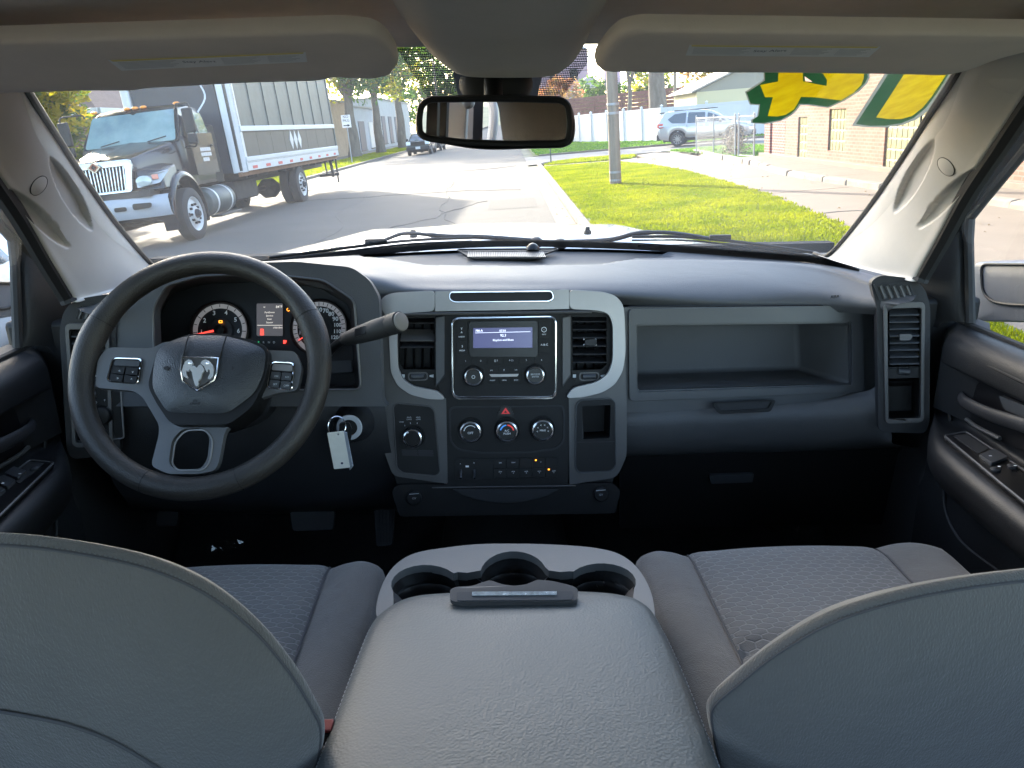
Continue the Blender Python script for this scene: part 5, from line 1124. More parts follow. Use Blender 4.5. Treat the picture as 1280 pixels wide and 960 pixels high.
    fr = [tr(1213, 404, .80), tr(1211, 300, .80), tr(1213, 272, .80), tr(1230, 250, .80), tr(1283, 186, .795), tr(1400, 45, .785)]
    b = MB(); b.tube(fr, [.008] * 6, 8); part('window_channel', b, M_rubber, th)
    b = MB(); f2 = [tr(1196, 300, .79), tr(1203, 262, .79), tr(1225, 222, .785), tr(1280, 160, .78), tr(1400, 20, .77)]; f3 = [tr(1213, 300, .80), tr(1214, 270, .80), tr(1232, 248, .80), tr(1285, 186, .795), tr(1405, 48, .785)]
    f1 = [tr(1176, 300, .77), tr(1186, 262, .77), tr(1212, 216, .765), tr(1268, 140, .76), tr(1390, -10, .75)]
    b.grid([f1, f2, f3]); part('window_frame', b, M_black, th, smooth=60)
    b = MB(); b.grid([[S(s, (XG + .0 - .10 * max(0, (z + .35) / .5) ** 1.3, y, z)) for y in (-.25, .2, .6, .9, 1.1, 1.36)] for z in (-.36, -.25, -.12, 0.0, .10, .16)]); part('window_pane', b, M_glass, th, smooth=80, fix=False)
    b = MB(); b.tube([S(s, (.800, y, -.338)) for y in (-.25, .5, 1.0, 1.33)], .005, 6); part('belt_seal', b, M_rubber, th)
sym(door)
# ---- outside mirrors seen through the side windows
def omirror(s, q, label):
    X = 1.02; tr = lambda x, y, X_=X: S(s, atx(x, y, X_)) if s > 0 else atx(x, y, -X_)
    o_ = rnd([tr(*k) for k in q], .02, 4); th = thing('wing_mirror', label, 'wing mirror', sum(o_, Vector()) / len(o_), 'wing mirrors')
    c = sum(o_, Vector()) / len(o_); n = S(s, (-1, -.1, 0))
    b = MB(); prof = [(.8, .14), (1.0, .12), (1.0, .02), (.985, .0), (.96, -.008), (.9, -.012), (.5, -.012)]
    b.grid([[c + (p - c) * k - n * h for p in o_] for k, h in prof], closed=True); m = len(o_); b.f.append(tuple(range(len(b.v) - m, len(b.v)))); b.mi.append(0); b.f.append(tuple(range(m))); b.mi.append(0)
    part('mirror_shell', b, mat('mirror_shell', (.10, .105, .115), .45, bump=.2, bscale=400), th, smooth=50)
    return th, tr, n
th, tr, n = omirror(1, [(1218, 327), (1300, 326), (1420, 330), (1420, 415), (1300, 404), (1222, 402), (1218, 392)], 'dark grey wing mirror seen through the passenger window')
b = MB(); b.tube(rnd([tr(*k, 1.006) for k in [(1226, 330), (1400, 332), (1400, 384), (1262, 381), (1240, 377), (1228, 366)]], .02), .003, 6, closed=True); part('shell_groove', b, M_black, th)
th, tr, n = omirror(-1, [(34, 351), (34, 392), (-20, 402), (-140, 410), (-140, 345), (-20, 350)], 'dark grey wing mirror seen through the driver window')
b = MB(); b.tube(rnd([tr(*k, 1.006) for k in [(27, 354), (24, 378), (10, 386), (-120, 390), (-120, 352)]], .02), .003, 6, closed=True); part('shell_groove', b, M_black, th)

# ---- floor, bulkhead, rear of the cab
b = MB(); b.box((0, .75, -1.12), (1.62, 2.3, .04)); cf = thing('cab_floor', 'black carpeted floor and bulkhead of the footwells', 'carpet', (0, .75, -1.14)); part('carpet', b, M_carpet, cf)
b = MB(); b.box((0, 1.93, -.72), (1.7, .04, .85)); b.hexa([Vector(v) for v in [(-.8, 1.5, -1.10), (.8, 1.5, -1.10), (.8, 1.92, -1.10), (-.8, 1.92, -1.10), (-.8, 1.90, -.80), (.8, 1.90, -.80), (.8, 1.92, -.80), (-.8, 1.92, -.80)]]); part('bulkhead', b, M_carpet, cf)
b = MB()
for s in (-1, 1): b.box((s * .84, 1.55, -.82), (.04, .9, .78))
part('kick_panel', b, M_carpet, cf)
b = MB(); b.box((0, 1.3, -1.0), (.30, 1.2, .22)); part('tunnel', b, M_carpet, cf, bevel=.06, seg=3)
PP_ = Plane(at(405, 650, 1.42), (0, -.85, .5)); pdl = thing('pedal', 'wide black brake pedal below the steering column', 'pedal', at(405, 650, 1.42))
b = MB(); b.plate([rnd([PP_.px(*q) for q in [(364, 636), (420, 634), (418, 662), (368, 664)]], .006)], PP_.n * .012); part('pedal_pad', b, M_rubber, pdl, bevel=.003)
b = MB(); b.tube([PP_.px(392, 650, -.004), PP_.px(390, 600, -.16)], .010, 8); part('pedal_arm', b, M_black, pdl)
PP_ = Plane(at(482, 650, 1.40), (0, -.8, .6)); pdl = thing('pedal', 'narrow tall black accelerator pedal beside the console foot', 'pedal', at(482, 650, 1.40))
b = MB(); b.plate([rnd([PP_.px(*q) for q in [(468, 628), (496, 628), (491, 682), (472, 684)]], .006)], PP_.n * .012); pd_ = part('pedal_pad', b, M_rubber, pdl, bevel=.003)
b = MB()
for k in range(5): b.tube([PP_.px(473 + k * 4.4, 634, .013), PP_.px(475 + k * 3.6, 678, .013)], .0012, 5)
part('pedal_rib', b, M_dark, pdl, kind='stuff'); b = MB(); b.tube([PP_.px(482, 640, -.004), PP_.px(482, 590, -.16)], .010, 8); part('pedal_arm', b, M_black, pdl)
PP_ = Plane(at(205, 655, 1.45), (0, -.8, .6)); pdl = thing('foot_rest', 'black foot rest at the left of the driver footwell', 'foot rest', at(205, 655, 1.45)); b = MB(); b.plate([rnd([PP_.px(*q) for q in [(200, 640), (226, 640), (223, 658), (198, 658)]], .006)], PP_.n * .012); part('rest_pad', b, M_rubber, pdl, bevel=.003)
# crumpled clear wrappers on the floor
M_film = glass2('clear_film', (.9, .9, .9), base=.04, power=4)
def crumple(cx, cy, Y, r, sd, label):
    rg = random.Random(sd); c = at(cx, cy, Y); b = MB(); n_ = 9; rows = []
    for j in range(n_): rows.append([c + Vector(((i / (n_ - 1) - .5) * r * 2 + rg.uniform(-.1, .1) * r, (j / (n_ - 1) - .5) * r * 1.4 + rg.uniform(-.1, .1) * r, rg.uniform(-.3, .5) * r * .8)) for i in range(n_)])
    b.grid(rows); o = part('plastic_wrapper', b, M_film, None, smooth=0, base=c, label=label, cat='wrapper', fix=False)
crumple(285, 682, 1.27, .024, 3, 'clear crumpled plastic wrapper on the driver floor'); crumple(985, 655, 1.45, .05, 5, 'clear crumpled plastic wrapper on the passenger floor')

# ================================================================== nose of the pickup: hood, cowl, wipers, washer jets
M_hood = mat('hood_paint', (.20, .225, .24), .22, metal=.35, coat=.6, var=.02, vscale=3)
hd = thing('hood', 'pale silver painted hood of this truck beyond the windscreen', 'hood', (0, 2.3, -.45))
rows = []
for y, zc, drop in ((1.86, -.300, .02), (1.98, -.268, .03), (2.15, -.263, .04), (2.4, -.288, .05), (2.65, -.345, .06), (2.85, -.42, .07), (2.95, -.52, .08)):
    row = []
    for k in range(-14, 15):
        x = k / 14 * .84; e = abs(x)
        z = zc - .06 * (e / .5) ** 2.2 * .7 + .020 * math.exp(-((e - .36) / .07) ** 2) * .5 - .10 * max(0, (e - .66) / .18) ** 2
        row.append((x, y, z))
    rows.append(row)
b = MB(); b.grid(sgrid(rows, 60, 40)); part('hood_panel', b, M_hood, hd, smooth=80)
b = MB(); b.box((0, 2.95, -.85), (1.6, .08, .55)); part('grille_back', b, M_black, hd)
for s in (-1, 1):
    b = MB(); b.grid([[(s * (.78 + .16 * t), y, -.44 - .06 * t - .02 * abs(y - 2.3) - .5 * max(0, t - .8) * 3) for t in (0, .3, .6, .85, 1.0)] for y in (1.5, 1.8, 2.1, 2.4, 2.7, 2.95)]); part('fender', b, M_hood, hd, smooth=80)
cw = thing('windscreen_cowl', 'black ribbed plastic cowl between windscreen and hood', 'cowl', (0, 1.9, -.34))
b = MB(); cwy = lambda x: 1.90 - .20 * (abs(x) / .75) ** 2.5
b.grid([[(x / 10 * .78, cwy(x / 10 * .78) - .10, -.325 - .04 * (abs(x) / 10) ** 2) for x in range(-10, 11)], [(x / 10 * .78, cwy(x / 10 * .78), -.318 - .05 * (abs(x) / 10) ** 2) for x in range(-10, 11)], [(x / 10 * .78, cwy(x / 10 * .78) + .05, -.33 - .06 * (abs(x) / 10) ** 2) for x in range(-10, 11)]]); part('cowl_panel', b, M_dark, cw, smooth=60)
b = MB()
for k in range(9):
    b.tube([(x / 20 * .7, cwy(x / 20 * .7) - .06 + k * .012, -.316 - .05 * (abs(x) / 20) ** 2 + .002 * (k % 2)) for x in range(-20, 21)], .0022, 4)
part('cowl_rib', b, M_black, cw, kind='stuff')
b = MB(); rg = random.Random(2)
for k in range(60):
    x = rg.uniform(-.5, .5); b.box((x, cwy(x) - .02 + rg.uniform(-.02, .03), -.306 - .05 * (x / .78) ** 2), (.012, .003, .004))
part('cowl_slot', b, M_bluegr, cw, kind='stuff')
def wiper(pts, arm, label):
    th = thing('wiper', label, 'wiper', at(*pts[0]), 'wipers')
    b = MB(); b.tube(spline([at(*q) for q in pts], 30), .0036, 6); bl = part('blade', b, M_black, th)
    b = MB(); b.tube(spline([at(*q) + Vector((0, 0, -.008)) for q in pts], 30), .0022, 4); part('rubber', b, M_rubber, th)
    b = MB(); b.tube(spline([at(*q) for q in arm], 24), [.006] * 12 + [.0045] * 12, 8); part('arm', b, M_blackg, th)
    b = MB(); b.lathe(at(*arm[0]) + Vector((0, 0, -.01)), (0, -.3, 1), [(.016, 0), (.016, .012), (.010, .018), (0, .02)], 16); part('pivot', b, M_dark, th)
    for q in (pts[len(pts) // 2],):
        b = MB(); b.box(at(*q) + Vector((0, 0, .006)), (.05, .010, .012)); part('clip', b, M_black, th, bevel=.002)
wiper([(336, 322, 1.70), (400, 314, 1.74), (470, 305, 1.78), (520, 300, 1.80), (590, 297, 1.83)], [(670, 301, 1.86), (600, 296, 1.85), (560, 295.5, 1.84), (536, 293.5, 1.83), (505, 292, 1.82), (480, 300, 1.80), (455, 307, 1.78)], 'left wiper lying along the base of the windscreen')
wiper([(790, 296, 1.80), (850, 296, 1.80), (900, 300, 1.78), (960, 307, 1.74), (1020, 316, 1.68)], [(700, 303, 1.87), (760, 300, 1.84), (795, 292, 1.82), (830, 290.5, 1.81), (862, 294, 1.80), (890, 299, 1.78)], 'right wiper lying along the base of the windscreen')
for x, y, lab in ((516.5, 290, 'left black washer jet on the rear of the hood'), (734.5, 286, 'right black washer jet on the rear of the hood')):
    c = at(x, y, 1.93); b = MB(); b.lathe(c + Vector((0, 0, -.014)), (0, 0, 1), [(.010, 0), (.009, .008), (.006, .012), (.007, .016), (.005, .019), (0, .020)], 14); part('washer_jet', b, M_black, None, base=c, label=lab, cat='washer jet', group='washer jets')

# ---- rear of the cab, which the rear-view mirror looks at
def back(px, py, Yb):
    """a point in the rear of the cab, found by way of the mirror"""
    p = PM.px(px, py, .0047); d = (p - CL).normalized(); r = d - PM.n * 2 * d.dot(PM.n); return p + r * ((Yb - p.y) / r.y)
rc_ = thing('rear_cab_side', 'rear left cab side with pale pillar, window frame and seat belt, reflected in the mirror', 'car side panel', (-.7, -.8, -.5))
def bpart(nm, pts, Ys, m, th_=.03, **k):
    b = MB(); P = [back(x, y, Ys[i] if isinstance(Ys, (list, tuple)) else Ys) for i, (x, y) in enumerate(pts)]; b.plate([P], Vector((0, -th_, 0))); return part(nm, b, m, rc_, **k)
bpart('window_frame', [(535, 100), (548, 100), (545, 200), (531, 200)], -.42, M_black)
bpart('door_frame', [(549, 100), (560, 100), (556, 200), (546, 200)], -.50, M_dark)
bpart('rear_pillar_trim', [(560, 90), (586, 90), (580, 205), (555, 205)], -.60, M_pillar)
bpart('rear_pillar_edge', [(586, 90), (600, 90), (598, 205), (580, 205)], -.70, mat('trim_tan', (.32, .26, .22), .7))
bpart('belt_webbing', [(593, 90), (605, 90), (602, 205), (590, 205)], -.64, mat('webbing', (.07, .058, .055), .9, bump=.5, bscale=800), th_=.003)
b = MB(); b.lathe(back(586, 128, -.60), (0, 1, 0), [(.020, 0), (.020, .012), (.012, .02), (0, .022)], 20); part('belt_anchor', b, M_pillar, rc_)
P = spline([back(605, 100, -.85), back(614, 122, -.85), back(617, 150, -.85), back(611, 200, -.85)], 16)
b = MB(); b.tube(P, .017, 10); part('quarter_window_bar', b, M_pillar, rc_)
hr_ = thing('rear_headrest', 'grey rear seat headrest filling the right half of the mirror', 'headrest', back(668, 160, -.55))
o_ = spline([back(x, y, -.52) for x, y in [(622, 100), (700, 95), (760, 110), (765, 200), (700, 230), (636, 215), (628, 170), (624, 140)]], 60, closed=True)
b = MB(); b.pillow(o_, .05, (0, 1, 0), rings=10); part('pad', b, M_seat, hr_, smooth=80)
b = MB(); 
for dx in (-.05, .05): b.tube([sum(o_, Vector()) / len(o_) + Vector((dx, -.01, -.05)), sum(o_, Vector()) / len(o_) + Vector((dx, -.02, -.30))], .006, 8)
part('headrest_post', b, M_chrome, hr_)

rr_ = thing('rear_bench', 'dark rear bench and lower cab walls behind the front seats', 'seat', (0, -1.0, -.9))
for s in (-1, 1):
    b = MB(); b.box((s * .86, -.80, -.72), (.06, 1.1, .70)); part('lower_side_wall', b, M_dark, rr_, bevel=.02)
    b = MB(); b.box((s * .80, -.34, -.18), (.06, .16, .62)); part('centre_pillar', b, M_pillar, rr_, bevel=.02)
b = MB(); b.box((0, -1.36, -.70), (1.7, .06, .80)); part('rear_wall', b, M_dark, rr_, bevel=.02)
b = MB(); b.box((0, -.75, -.72), (1.3, .5, .16)); part('bench_cushion', b, M_seat, rr_, bevel=.04, seg=3)
b = MB(); b.box((0, -1.12, -.46), (1.3, .16, .50), Matrix.Rotation(.2, 4, 'X')); part('bench_backrest', b, M_seat, rr_, bevel=.04, seg=3)

for s in (1, -1):
    b = MB(); b.box((s * .775, 1.56, -.385), (.15, .52, .165)); part('end_filler', b, M_black, dash, bevel=.01)
# ================================================================== THE STREET
CUR[0] = WORLD
M_asph = mat('asphalt', (.051, .0475, .044), .9, bump=.6, bscale=60, detail=8, var=.20, vscale=.7, dist=.006)
M_asph2 = mat('asphalt_worn', (.12, .118, .115), .9, bump=.5, bscale=60, detail=8, var=.12, vscale=1.5, dist=.006)
M_conc = mat('concrete', (.140, .116, .092), .88, bump=.4, bscale=35, detail=8, var=.10, vscale=1.6, dist=.004)
M_conc2 = mat('old_concrete', (.19, .165, .135), .9, bump=.7, bscale=18, detail=9, var=.25, vscale=2.4, dist=.012)
M_soil = mat('lawn_soil', (.085, .105, .018), .95, bump=1, bscale=40, var=.35, vscale=3, dist=.03)
M_farland = mat('far_ground', (.09, .095, .06), .95, var=.3, vscale=.08)
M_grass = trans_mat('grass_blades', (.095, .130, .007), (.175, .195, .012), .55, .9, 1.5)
M_leafG = trans_mat('leaf_green', (.035, .070, .018), (.075, .125, .022), .45, 1.2, 2.0)
M_leafY = trans_mat('leaf_yellow_green', (.10, .14, .02), (.30, .24, .03), .5, .8, 1.8)
M_leafO = trans_mat('leaf_orange', (.26, .15, .06), (.34, .24, .10), .5, .6, 1.4)  # distance haze put into the colour: paler, muted orange
M_leafR = trans_mat('leaf_red', (.26, .11, .06), (.34, .18, .10), .5, .8, 1.4)  # red muted the same way, haze put into the leaf colour
M_bark = mat('bark', (.13, .105, .08), .95, bump=1, bscale=9, detail=8, var=.3, vscale=4, dist=.03, stretch=(1, 1, .25))

def sheet(nm, poly, z, m, kind='structure', thick=0, label=None):
    b = MB(); P = [Vector((x, y, z)) for x, y in poly]
    if thick: b.plate([P], Vector((0, 0, -thick)))
    else:
        for t in tessellate_polygon([P]): 
            a, c, d = [P[i] for i in t]
            b.add([a, c, d] if (c - a).cross(d - a).z > 0 else [a, d, c], [(0, 1, 2)])
    return part(nm, b, m, None, smooth=0, kind=kind, label=label, fix=False)
sheet('ground', [(-700, -300), (700, -300), (700, 1500), (-700, 1500)], -.12, M_farland)
# crowned roadway: a gentle camber so light rolls off to the gutters
b = MB(); ys = [-60 + 4 * k for k in range(0, 110)]
b.grid([[(x, y, -.02 - .06 * ((x + 4.35) / 5.5) ** 2 + .05 * (1 if False else 0)) for x in (-9.85, -8, -6, -4.35, -3, -1, .72)] for y in ys]); part('road', b, M_asph, None, kind='structure', smooth=60, fix=False)
b = MB(); b.tube([(-3.2 + .25 * math.sin(y * .9) + .02 * y * 0 + (y - 10) * -.10, y, -.0245 - .004) for y in [8 + .5 * k for k in range(50)]], .012, 4, sy=.3); part('road_crack', b, mat('tar', (.03, .03, .03), .6), None, kind='structure')
b = MB(); b.tube([(-9 + k * .4, 27.0 + .8 * math.sin(k * .5) + k * .35, -.03) for k in range(24)], .008, 4, sy=.3); part('road_crack', b, MATS['tar'], None, kind='structure')
# gutter slabs and kerb on the right, cut into lengths
gut = thing('gutter', 'pale concrete gutter and kerb along the right side of the road', 'kerb', (1.0, 15, 0)); gut['kind'] = 'structure'; del gut['category']; del gut['label']
y = 2.0; i = 0
while y < 33.0:
    L_ = 3.0 if y < 30 else 33.2 - y
    b = MB(); b.hexa([Vector(v) for v in [(.72, y + .01, -.25), (1.08, y + .01, -.25), (1.08, y + L_ - .01, -.25), (.72, y + L_ - .01, -.25), (.72, y + .01, -.075), (1.08, y + .01, -.085), (1.08, y + L_ - .01, -.085), (.72, y + L_ - .01, -.075)]]); part('gutter_slab', b, M_conc, gut, bevel=.008)
    b = MB(); b.box((1.16, y + L_ / 2, -.08), (.15, L_ - .02, .24)); part('kerbstone', b, M_conc, gut, bevel=.025, seg=3)
    y += L_
# curved kerb return into the side street
b = MB(); b.tube([(1.16 + 1.6 * (1 - math.cos(a)), 33.1 + 1.6 * math.sin(a), -.05) for a in [k * math.pi / 2 / 12 for k in range(13)]], .09, 6); part('kerbstone', b, M_conc, gut)
b = MB(); b.box((4.8, 34.75, -.06), (4.2, .16, .2)); part('kerbstone', b, M_conc, gut, bevel=.02)
# lawn strip, its soil, and blades
lawn = [(1.235, 2), (3.45, 2), (3.55, 6), (3.66, 8.8), (4.45, 10.3), (4.87, 15), (5.0, 22.6), (4.6, 27), (3.9, 30.4), (1.235, 30.8)]
sheet('lawn', lawn, .03, M_soil)
lawn2 = [(1.3, 31.6), (4.6, 31.2), (5.3, 33.8), (4.5, 34.6), (2.9, 34.65), (1.7, 33.6)]
sheet('lawn', lawn2, .028, M_soil)
sheet('footpath', [(1.235, 30.8), (3.9, 30.4), (5.5, 30.2), (5.6, 31.0), (4.6, 31.2), (1.3, 31.6)], .026, M_conc)
def inside(x, y, P):
    r = False; j = len(P) - 1
    for i in range(len(P)):
        if (P[i][1] > y) != (P[j][1] > y) and x < (P[j][0] - P[i][0]) * (y - P[i][1]) / (P[j][1] - P[i][1]) + P[i][0]: r = not r
        j = i
    return r
def blades(nm, P, n, h, seed, m, wfac=1, z0=.02, ypow=1.6):
    rg = random.Random(seed); x0, x1 = min(p[0] for p in P), max(p[0] for p in P); y0, y1 = min(p[1] for p in P), max(p[1] for p in P)
    vs = []; fs = []; k = 0
    while k < n:
        x = rg.uniform(x0, x1); y = y0 + (y1 - y0) * rg.random() ** ypow
        if not inside(x + .05 * math.sin(y * 7.3) + rg.gauss(0, .03), y, P): continue
        if x < 1.20: continue
        cl = noise.noise(Vector((x * 1.7, y * 1.7, 0))); hh = h * rg.uniform(.6, 1.2) * (1 + .15 * cl); a = rg.uniform(0, 6.283); w_ = (.006 + .0009 * y) * wfac
        lx, ly = rg.uniform(-.5, .5) * hh, rg.uniform(-.5, .5) * hh; ca, sa = math.cos(a) * w_, math.sin(a) * w_
        b0 = len(vs); vs += [(x - ca, y - sa, z0), (x + ca, y + sa, z0), (x + lx, y + ly, z0 + hh)]; fs.append((b0, b0 + 1, b0 + 2)); k += 1
    me = bpy.data.meshes.new(nm); me.from_pydata(vs, [], fs); me.materials.append(m); o = bpy.data.objects.new(nm, me); col.objects.link(o); o['kind'] = 'stuff'; return o
blades('grass', [p if p[1] > 2 else (p[0], 4) for p in lawn], 150000, .045, 4, M_grass)
blades('grass', lawn2, 5000, .07, 5, M_grass, 1.2)
# broad concrete apron to the right of the lawn with joints and a tar strip
ap = [(3.45, 2), (3.55, 6), (3.66, 8.8), (4.45, 10.3), (4.87, 15), (5.0, 22.6), (4.6, 27), (3.9, 30.4), (5.5, 30.4), (5.3, 33.8), (6.2, 34.7), (6.9, 33), (6.9, 23), (6.45, 19), (6.75, 14), (7.2, 9), (7.6, 2)]
apr = thing('forecourt', '', '', (5.5, 12, 0)); apr['kind'] = 'structure'
for k in list(apr.keys()):
    if k in ('label', 'category'): del apr[k]
yb = [2, 7.4, 11.6, 15.4, 19.2, 23.2, 27.4, 34.8]
def clip(P, lo, hi):
    def cut(Q, yv, keep):
        out = []
        for i in range(len(Q)):
            a, c = Q[i], Q[(i + 1) % len(Q)]; ina, inc = keep(a[1]), keep(c[1])
            if ina: out.append(a)
            if ina != inc: t = (yv - a[1]) / (c[1] - a[1]); out.append((a[0] + (c[0] - a[0]) * t, yv))
        return out
    Q = cut(P, lo, lambda v: v >= lo); return cut(Q, hi, lambda v: v <= hi)
for lo, hi in zip(yb, yb[1:]):
    Q = clip(ap, lo + .012, hi - .012)
    if len(Q) > 2: b = MB(); b.plate([[Vector((x, y_, -.12)) for x, y_ in Q]], Vector((0, 0, .135 + .002 * math.sin(lo)))); part('concrete_slab', b, M_conc, apr, smooth=0)
sheet('forecourt_bed', [(p[0] + .0, p[1]) for p in ap], -.02, mat('joint_dirt', (.06, .055, .045), .95))
b = MB(); 
for k in range(30):
    t = k / 29
    b.box((4.55 + t * 2.5, 12.0 + .15 * math.sin(t * 9), .0165), (.09, .07, .004))
part('expansion_joint', b, MATS['tar'], apr, kind='stuff')
# raised walk in front of the brick building, edged with broken kerb blocks
wk = thing('raised_walk', '', '', (7.3, 18, .1)); 
for k in ('label', 'category'):
    if k in wk: del wk[k]
wk['kind'] = 'structure'
edge = [(7.35, 2), (7.1, 9), (6.72, 14), (6.45, 18), (6.5, 19.7), (6.75, 22), (7.0, 24), (7.1, 27), (7.2, 30), (7.3, 32)]
def ex(y):
    for a, c in zip(edge, edge[1:]):
        if a[1] <= y <= c[1]: return a[0] + (c[0] - a[0]) * (y - a[1]) / (c[1] - a[1])
    return edge[-1][0]
yy = 2.0
while yy < 25.2:
    y2 = min(25.3, yy + 2.1); b = MB(); b.plate([[Vector(v) for v in ((ex(yy + .01) + .17, yy + .01, -.05), (7.84, yy + .01, -.05), (7.84, y2 - .01, -.05), (ex(y2 - .01) + .17, y2 - .01, -.05))]], Vector((0, 0, .17))); part('walk_slab', b, M_conc, wk, smooth=0, bevel=.006); yy = y2
yy = 2.0; rg = random.Random(9)
while yy < 31.5:
    L_ = rg.uniform(.9, 1.5); y2 = yy + L_; o = rg.uniform(-.03, .03)
    b = MB(); b.hexa([Vector(v) for v in [(ex(yy) + o, yy + .015, -.1), (ex(yy) + .18 + o, yy + .015, -.1), (ex(y2) + .18 + o, y2 - .015, -.1), (ex(y2) + o, y2 - .015, -.1), (ex(yy) + .02 + o, yy + .015, .13 + rg.uniform(-.015, .02)), (ex(yy) + .17 + o, yy + .015, .14), (ex(y2) + .17 + o, y2 - .015, .14), (ex(y2) + .02 + o, y2 - .015, .12 + rg.uniform(-.02, .02))]])
    part('kerb_block', b, M_conc2, wk, bevel=.03, seg=3); yy = y2
sheet('lawn', [(7.25, 25.3), (12, 25.3), (12, 34.4), (6.6, 34.4), (7.0, 32.2), (7.3, 30)], .05, M_soil); blades('grass', [(7.3, 25.4), (10, 25.4), (10, 34.3), (6.8, 34.3), (7.3, 31)], 14000, .09, 8, trans_mat('grass_shade_tint', (.05, .12, .02), (.10, .18, .025), .45, 1.5, 1.6), 1.2, z0=.04, ypow=1)  # shade is put into this darker copy of the blade colour
# side street, far verge, path to the fence
sheet('side_street', [(.72, 34.6), (60, 34.9), (60, 42.2), (.72, 42.2)], -.060, M_asph2)
sheet('stop_line', [(5.6, 35.0), (5.9, 35.0), (7.3, 37.8), (7.0, 37.8)], -.054, mat('road_paint', (.62, .62, .60), .8, var=.1, vscale=20))
sheet('far_verge', [(1.2, 42.3), (60, 42.3), (60, 75), (1.2, 75)], -.02, M_soil); blades('grass', [(1.4, 42.5), (14, 42.5), (14, 62), (1.4, 62)], 16000, .10, 12, MATS['grass_shade_tint'], 2.4, z0=-.02, ypow=1)
sheet('footpath', [(2.4, 43.6), (4.6, 43.6), (5.1, 57), (3.6, 70), (2.6, 70)], -.008, M_conc)
b = MB(); b.box((30, 42.3, -.04), (57, .16, .14)); part('far_kerb', b, M_conc, None, kind='structure')
# left side: kerb, verge, pavement
b = MB(); b.box((-9.95, 40, -.08), (.16, 200, .24)); part('left_kerb', b, M_conc, None, kind='structure')
sheet('left_verge', [(-13.6, -20), (-10.03, -20), (-10.03, 140), (-13.6, 140)], .03, M_soil); blades('grass', [(-13.5, 26), (-10.1, 26), (-10.1, 110), (-13.5, 110)][::-1], 1, .1, 3, M_grass) if False else None
sheet('left_footpath', [(-15.4, -20), (-13.6, -20), (-13.6, 140), (-15.4, 140)], .035, M_conc)
sheet('yard', [(-60, -20), (-15.4, -20), (-15.4, 140), (-60, 140)], .02, mat('yard_dirt', (.14, .13, .09), .95, var=.3, vscale=.7))
def blades2(nm, x0, x1, y0, y1, n, h, m, sd):
    rg = random.Random(sd); vs = []; fs = []
    for k in range(n):
        x, y_ = rg.uniform(x0, x1), rg.uniform(y0, y1); a = rg.uniform(0, 6.28); hh = h * rg.uniform(.6, 1.3); w_ = .05; b0 = len(vs)
        vs += [(x - math.cos(a) * w_, y_ - math.sin(a) * w_, .02), (x + math.cos(a) * w_, y_ + math.sin(a) * w_, .02), (x + rg.uniform(-.04, .04), y_ + rg.uniform(-.04, .04), .02 + hh)]; fs.append((b0, b0 + 1, b0 + 2))
    me = bpy.data.meshes.new(nm); me.from_pydata(vs, [], fs); me.materials.append(m); o = bpy.data.objects.new(nm, me); col.objects.link(o); o['kind'] = 'stuff'
blades2('grass', -13.55, -10.1, 28, 110, 12000, .10, M_grass, 6)

# ------------------------------------------------------------------ trees
def tree(x, y, h, cr_, ch, tr, label, mats_, nl=3000, ls=.16, seed=1, fork=None, name='broadleaf_tree', group='street trees', trunk_to=None, gap=.25, dens=None, lean=0):
    rg = random.Random(seed); t = thing(name, label, 'tree', (x, y, 0), group)
    zc = h - ch / 2; zf = trunk_to or (h - ch * .95)
    b = MB(); pts = [Vector((x + lean * k / 8 + .04 * math.sin(k * 1.3 + seed), y + .04 * math.cos(k + seed), zf * k / 8 - .1)) for k in range(9)]
    b.tube(pts, [tr * (1.35 if k == 0 else 1.1 - .45 * k / 8) for k in range(9)], 12)
    part('trunk', b, M_bark, t, smooth=70)
    br = []
    for k in range(7):
        a = k * 6.283 / 7 + rg.uniform(-.3, .3); st = pts[-1] if k % 3 else pts[-2]; e = Vector((x + math.cos(a) * cr_ * rg.uniform(.5, .8), y + math.sin(a) * cr_ * rg.uniform(.5, .8), zc + ch * rg.uniform(-.15, .35)))
        m1 = st.lerp(e, .45) + Vector((rg.uniform(-.2, .2), rg.uniform(-.2, .2), .15 * ch * .5)); c_ = spline([st, m1, e], 8); q = MB(); q.tube(c_, [tr * .5 * (1 - .85 * i / 7) for i in range(8)], 7); part('limb', q, M_bark, t, smooth=70); br += c_[3:]
    # crown: leaf clumps around limb ends and scattered centres
    cl = []
    for k in range(dens or 60):
        u_ = rg.random(); a = rg.uniform(0, 6.283); ph = math.acos(rg.uniform(-1, 1)); r_ = u_ ** .4
        c = Vector((x + lean + math.cos(a) * math.sin(ph) * cr_ * r_, y + math.sin(a) * math.sin(ph) * cr_ * r_, zc + math.cos(ph) * ch / 2 * r_))
        if noise.noise(c * .55 + Vector((seed * 7, 0, 0))) < -gap: continue
        cl.append((c, rg.uniform(.16, .30) * cr_))
    nm_ = len(mats_)
    for mi in range(nm_):
        vs = []; fs = []; sub = cl[mi::nm_]
        per = max(4, nl // max(1, len(cl)))
        for c, r_ in sub:
            for _ in range(per):
                d = Vector((rg.gauss(0, 1), rg.gauss(0, 1), rg.gauss(0, .8))).normalized() * r_ * rg.random() ** .45; p = c + d
                s_ = ls * rg.uniform(.6, 1.3); u1 = Vector((rg.gauss(0, 1), rg.gauss(0, 1), rg.gauss(0, .6))).normalized(); v1 = u1.cross(Vector((rg.gauss(0, 1), rg.gauss(0, 1), rg.gauss(0, 1)))).normalized()
                b0 = len(vs); vs += [p - u1 * s_, p - v1 * s_ * .45, p + u1 * s_, p + v1 * s_ * .45]; fs.append((b0, b0 + 1, b0 + 2, b0 + 3))
        q = MB(); q.v = vs; q.f = fs; q.mi = [0] * len(fs); part('crown', q, mats_[mi], t, smooth=0, fix=False)
    return t
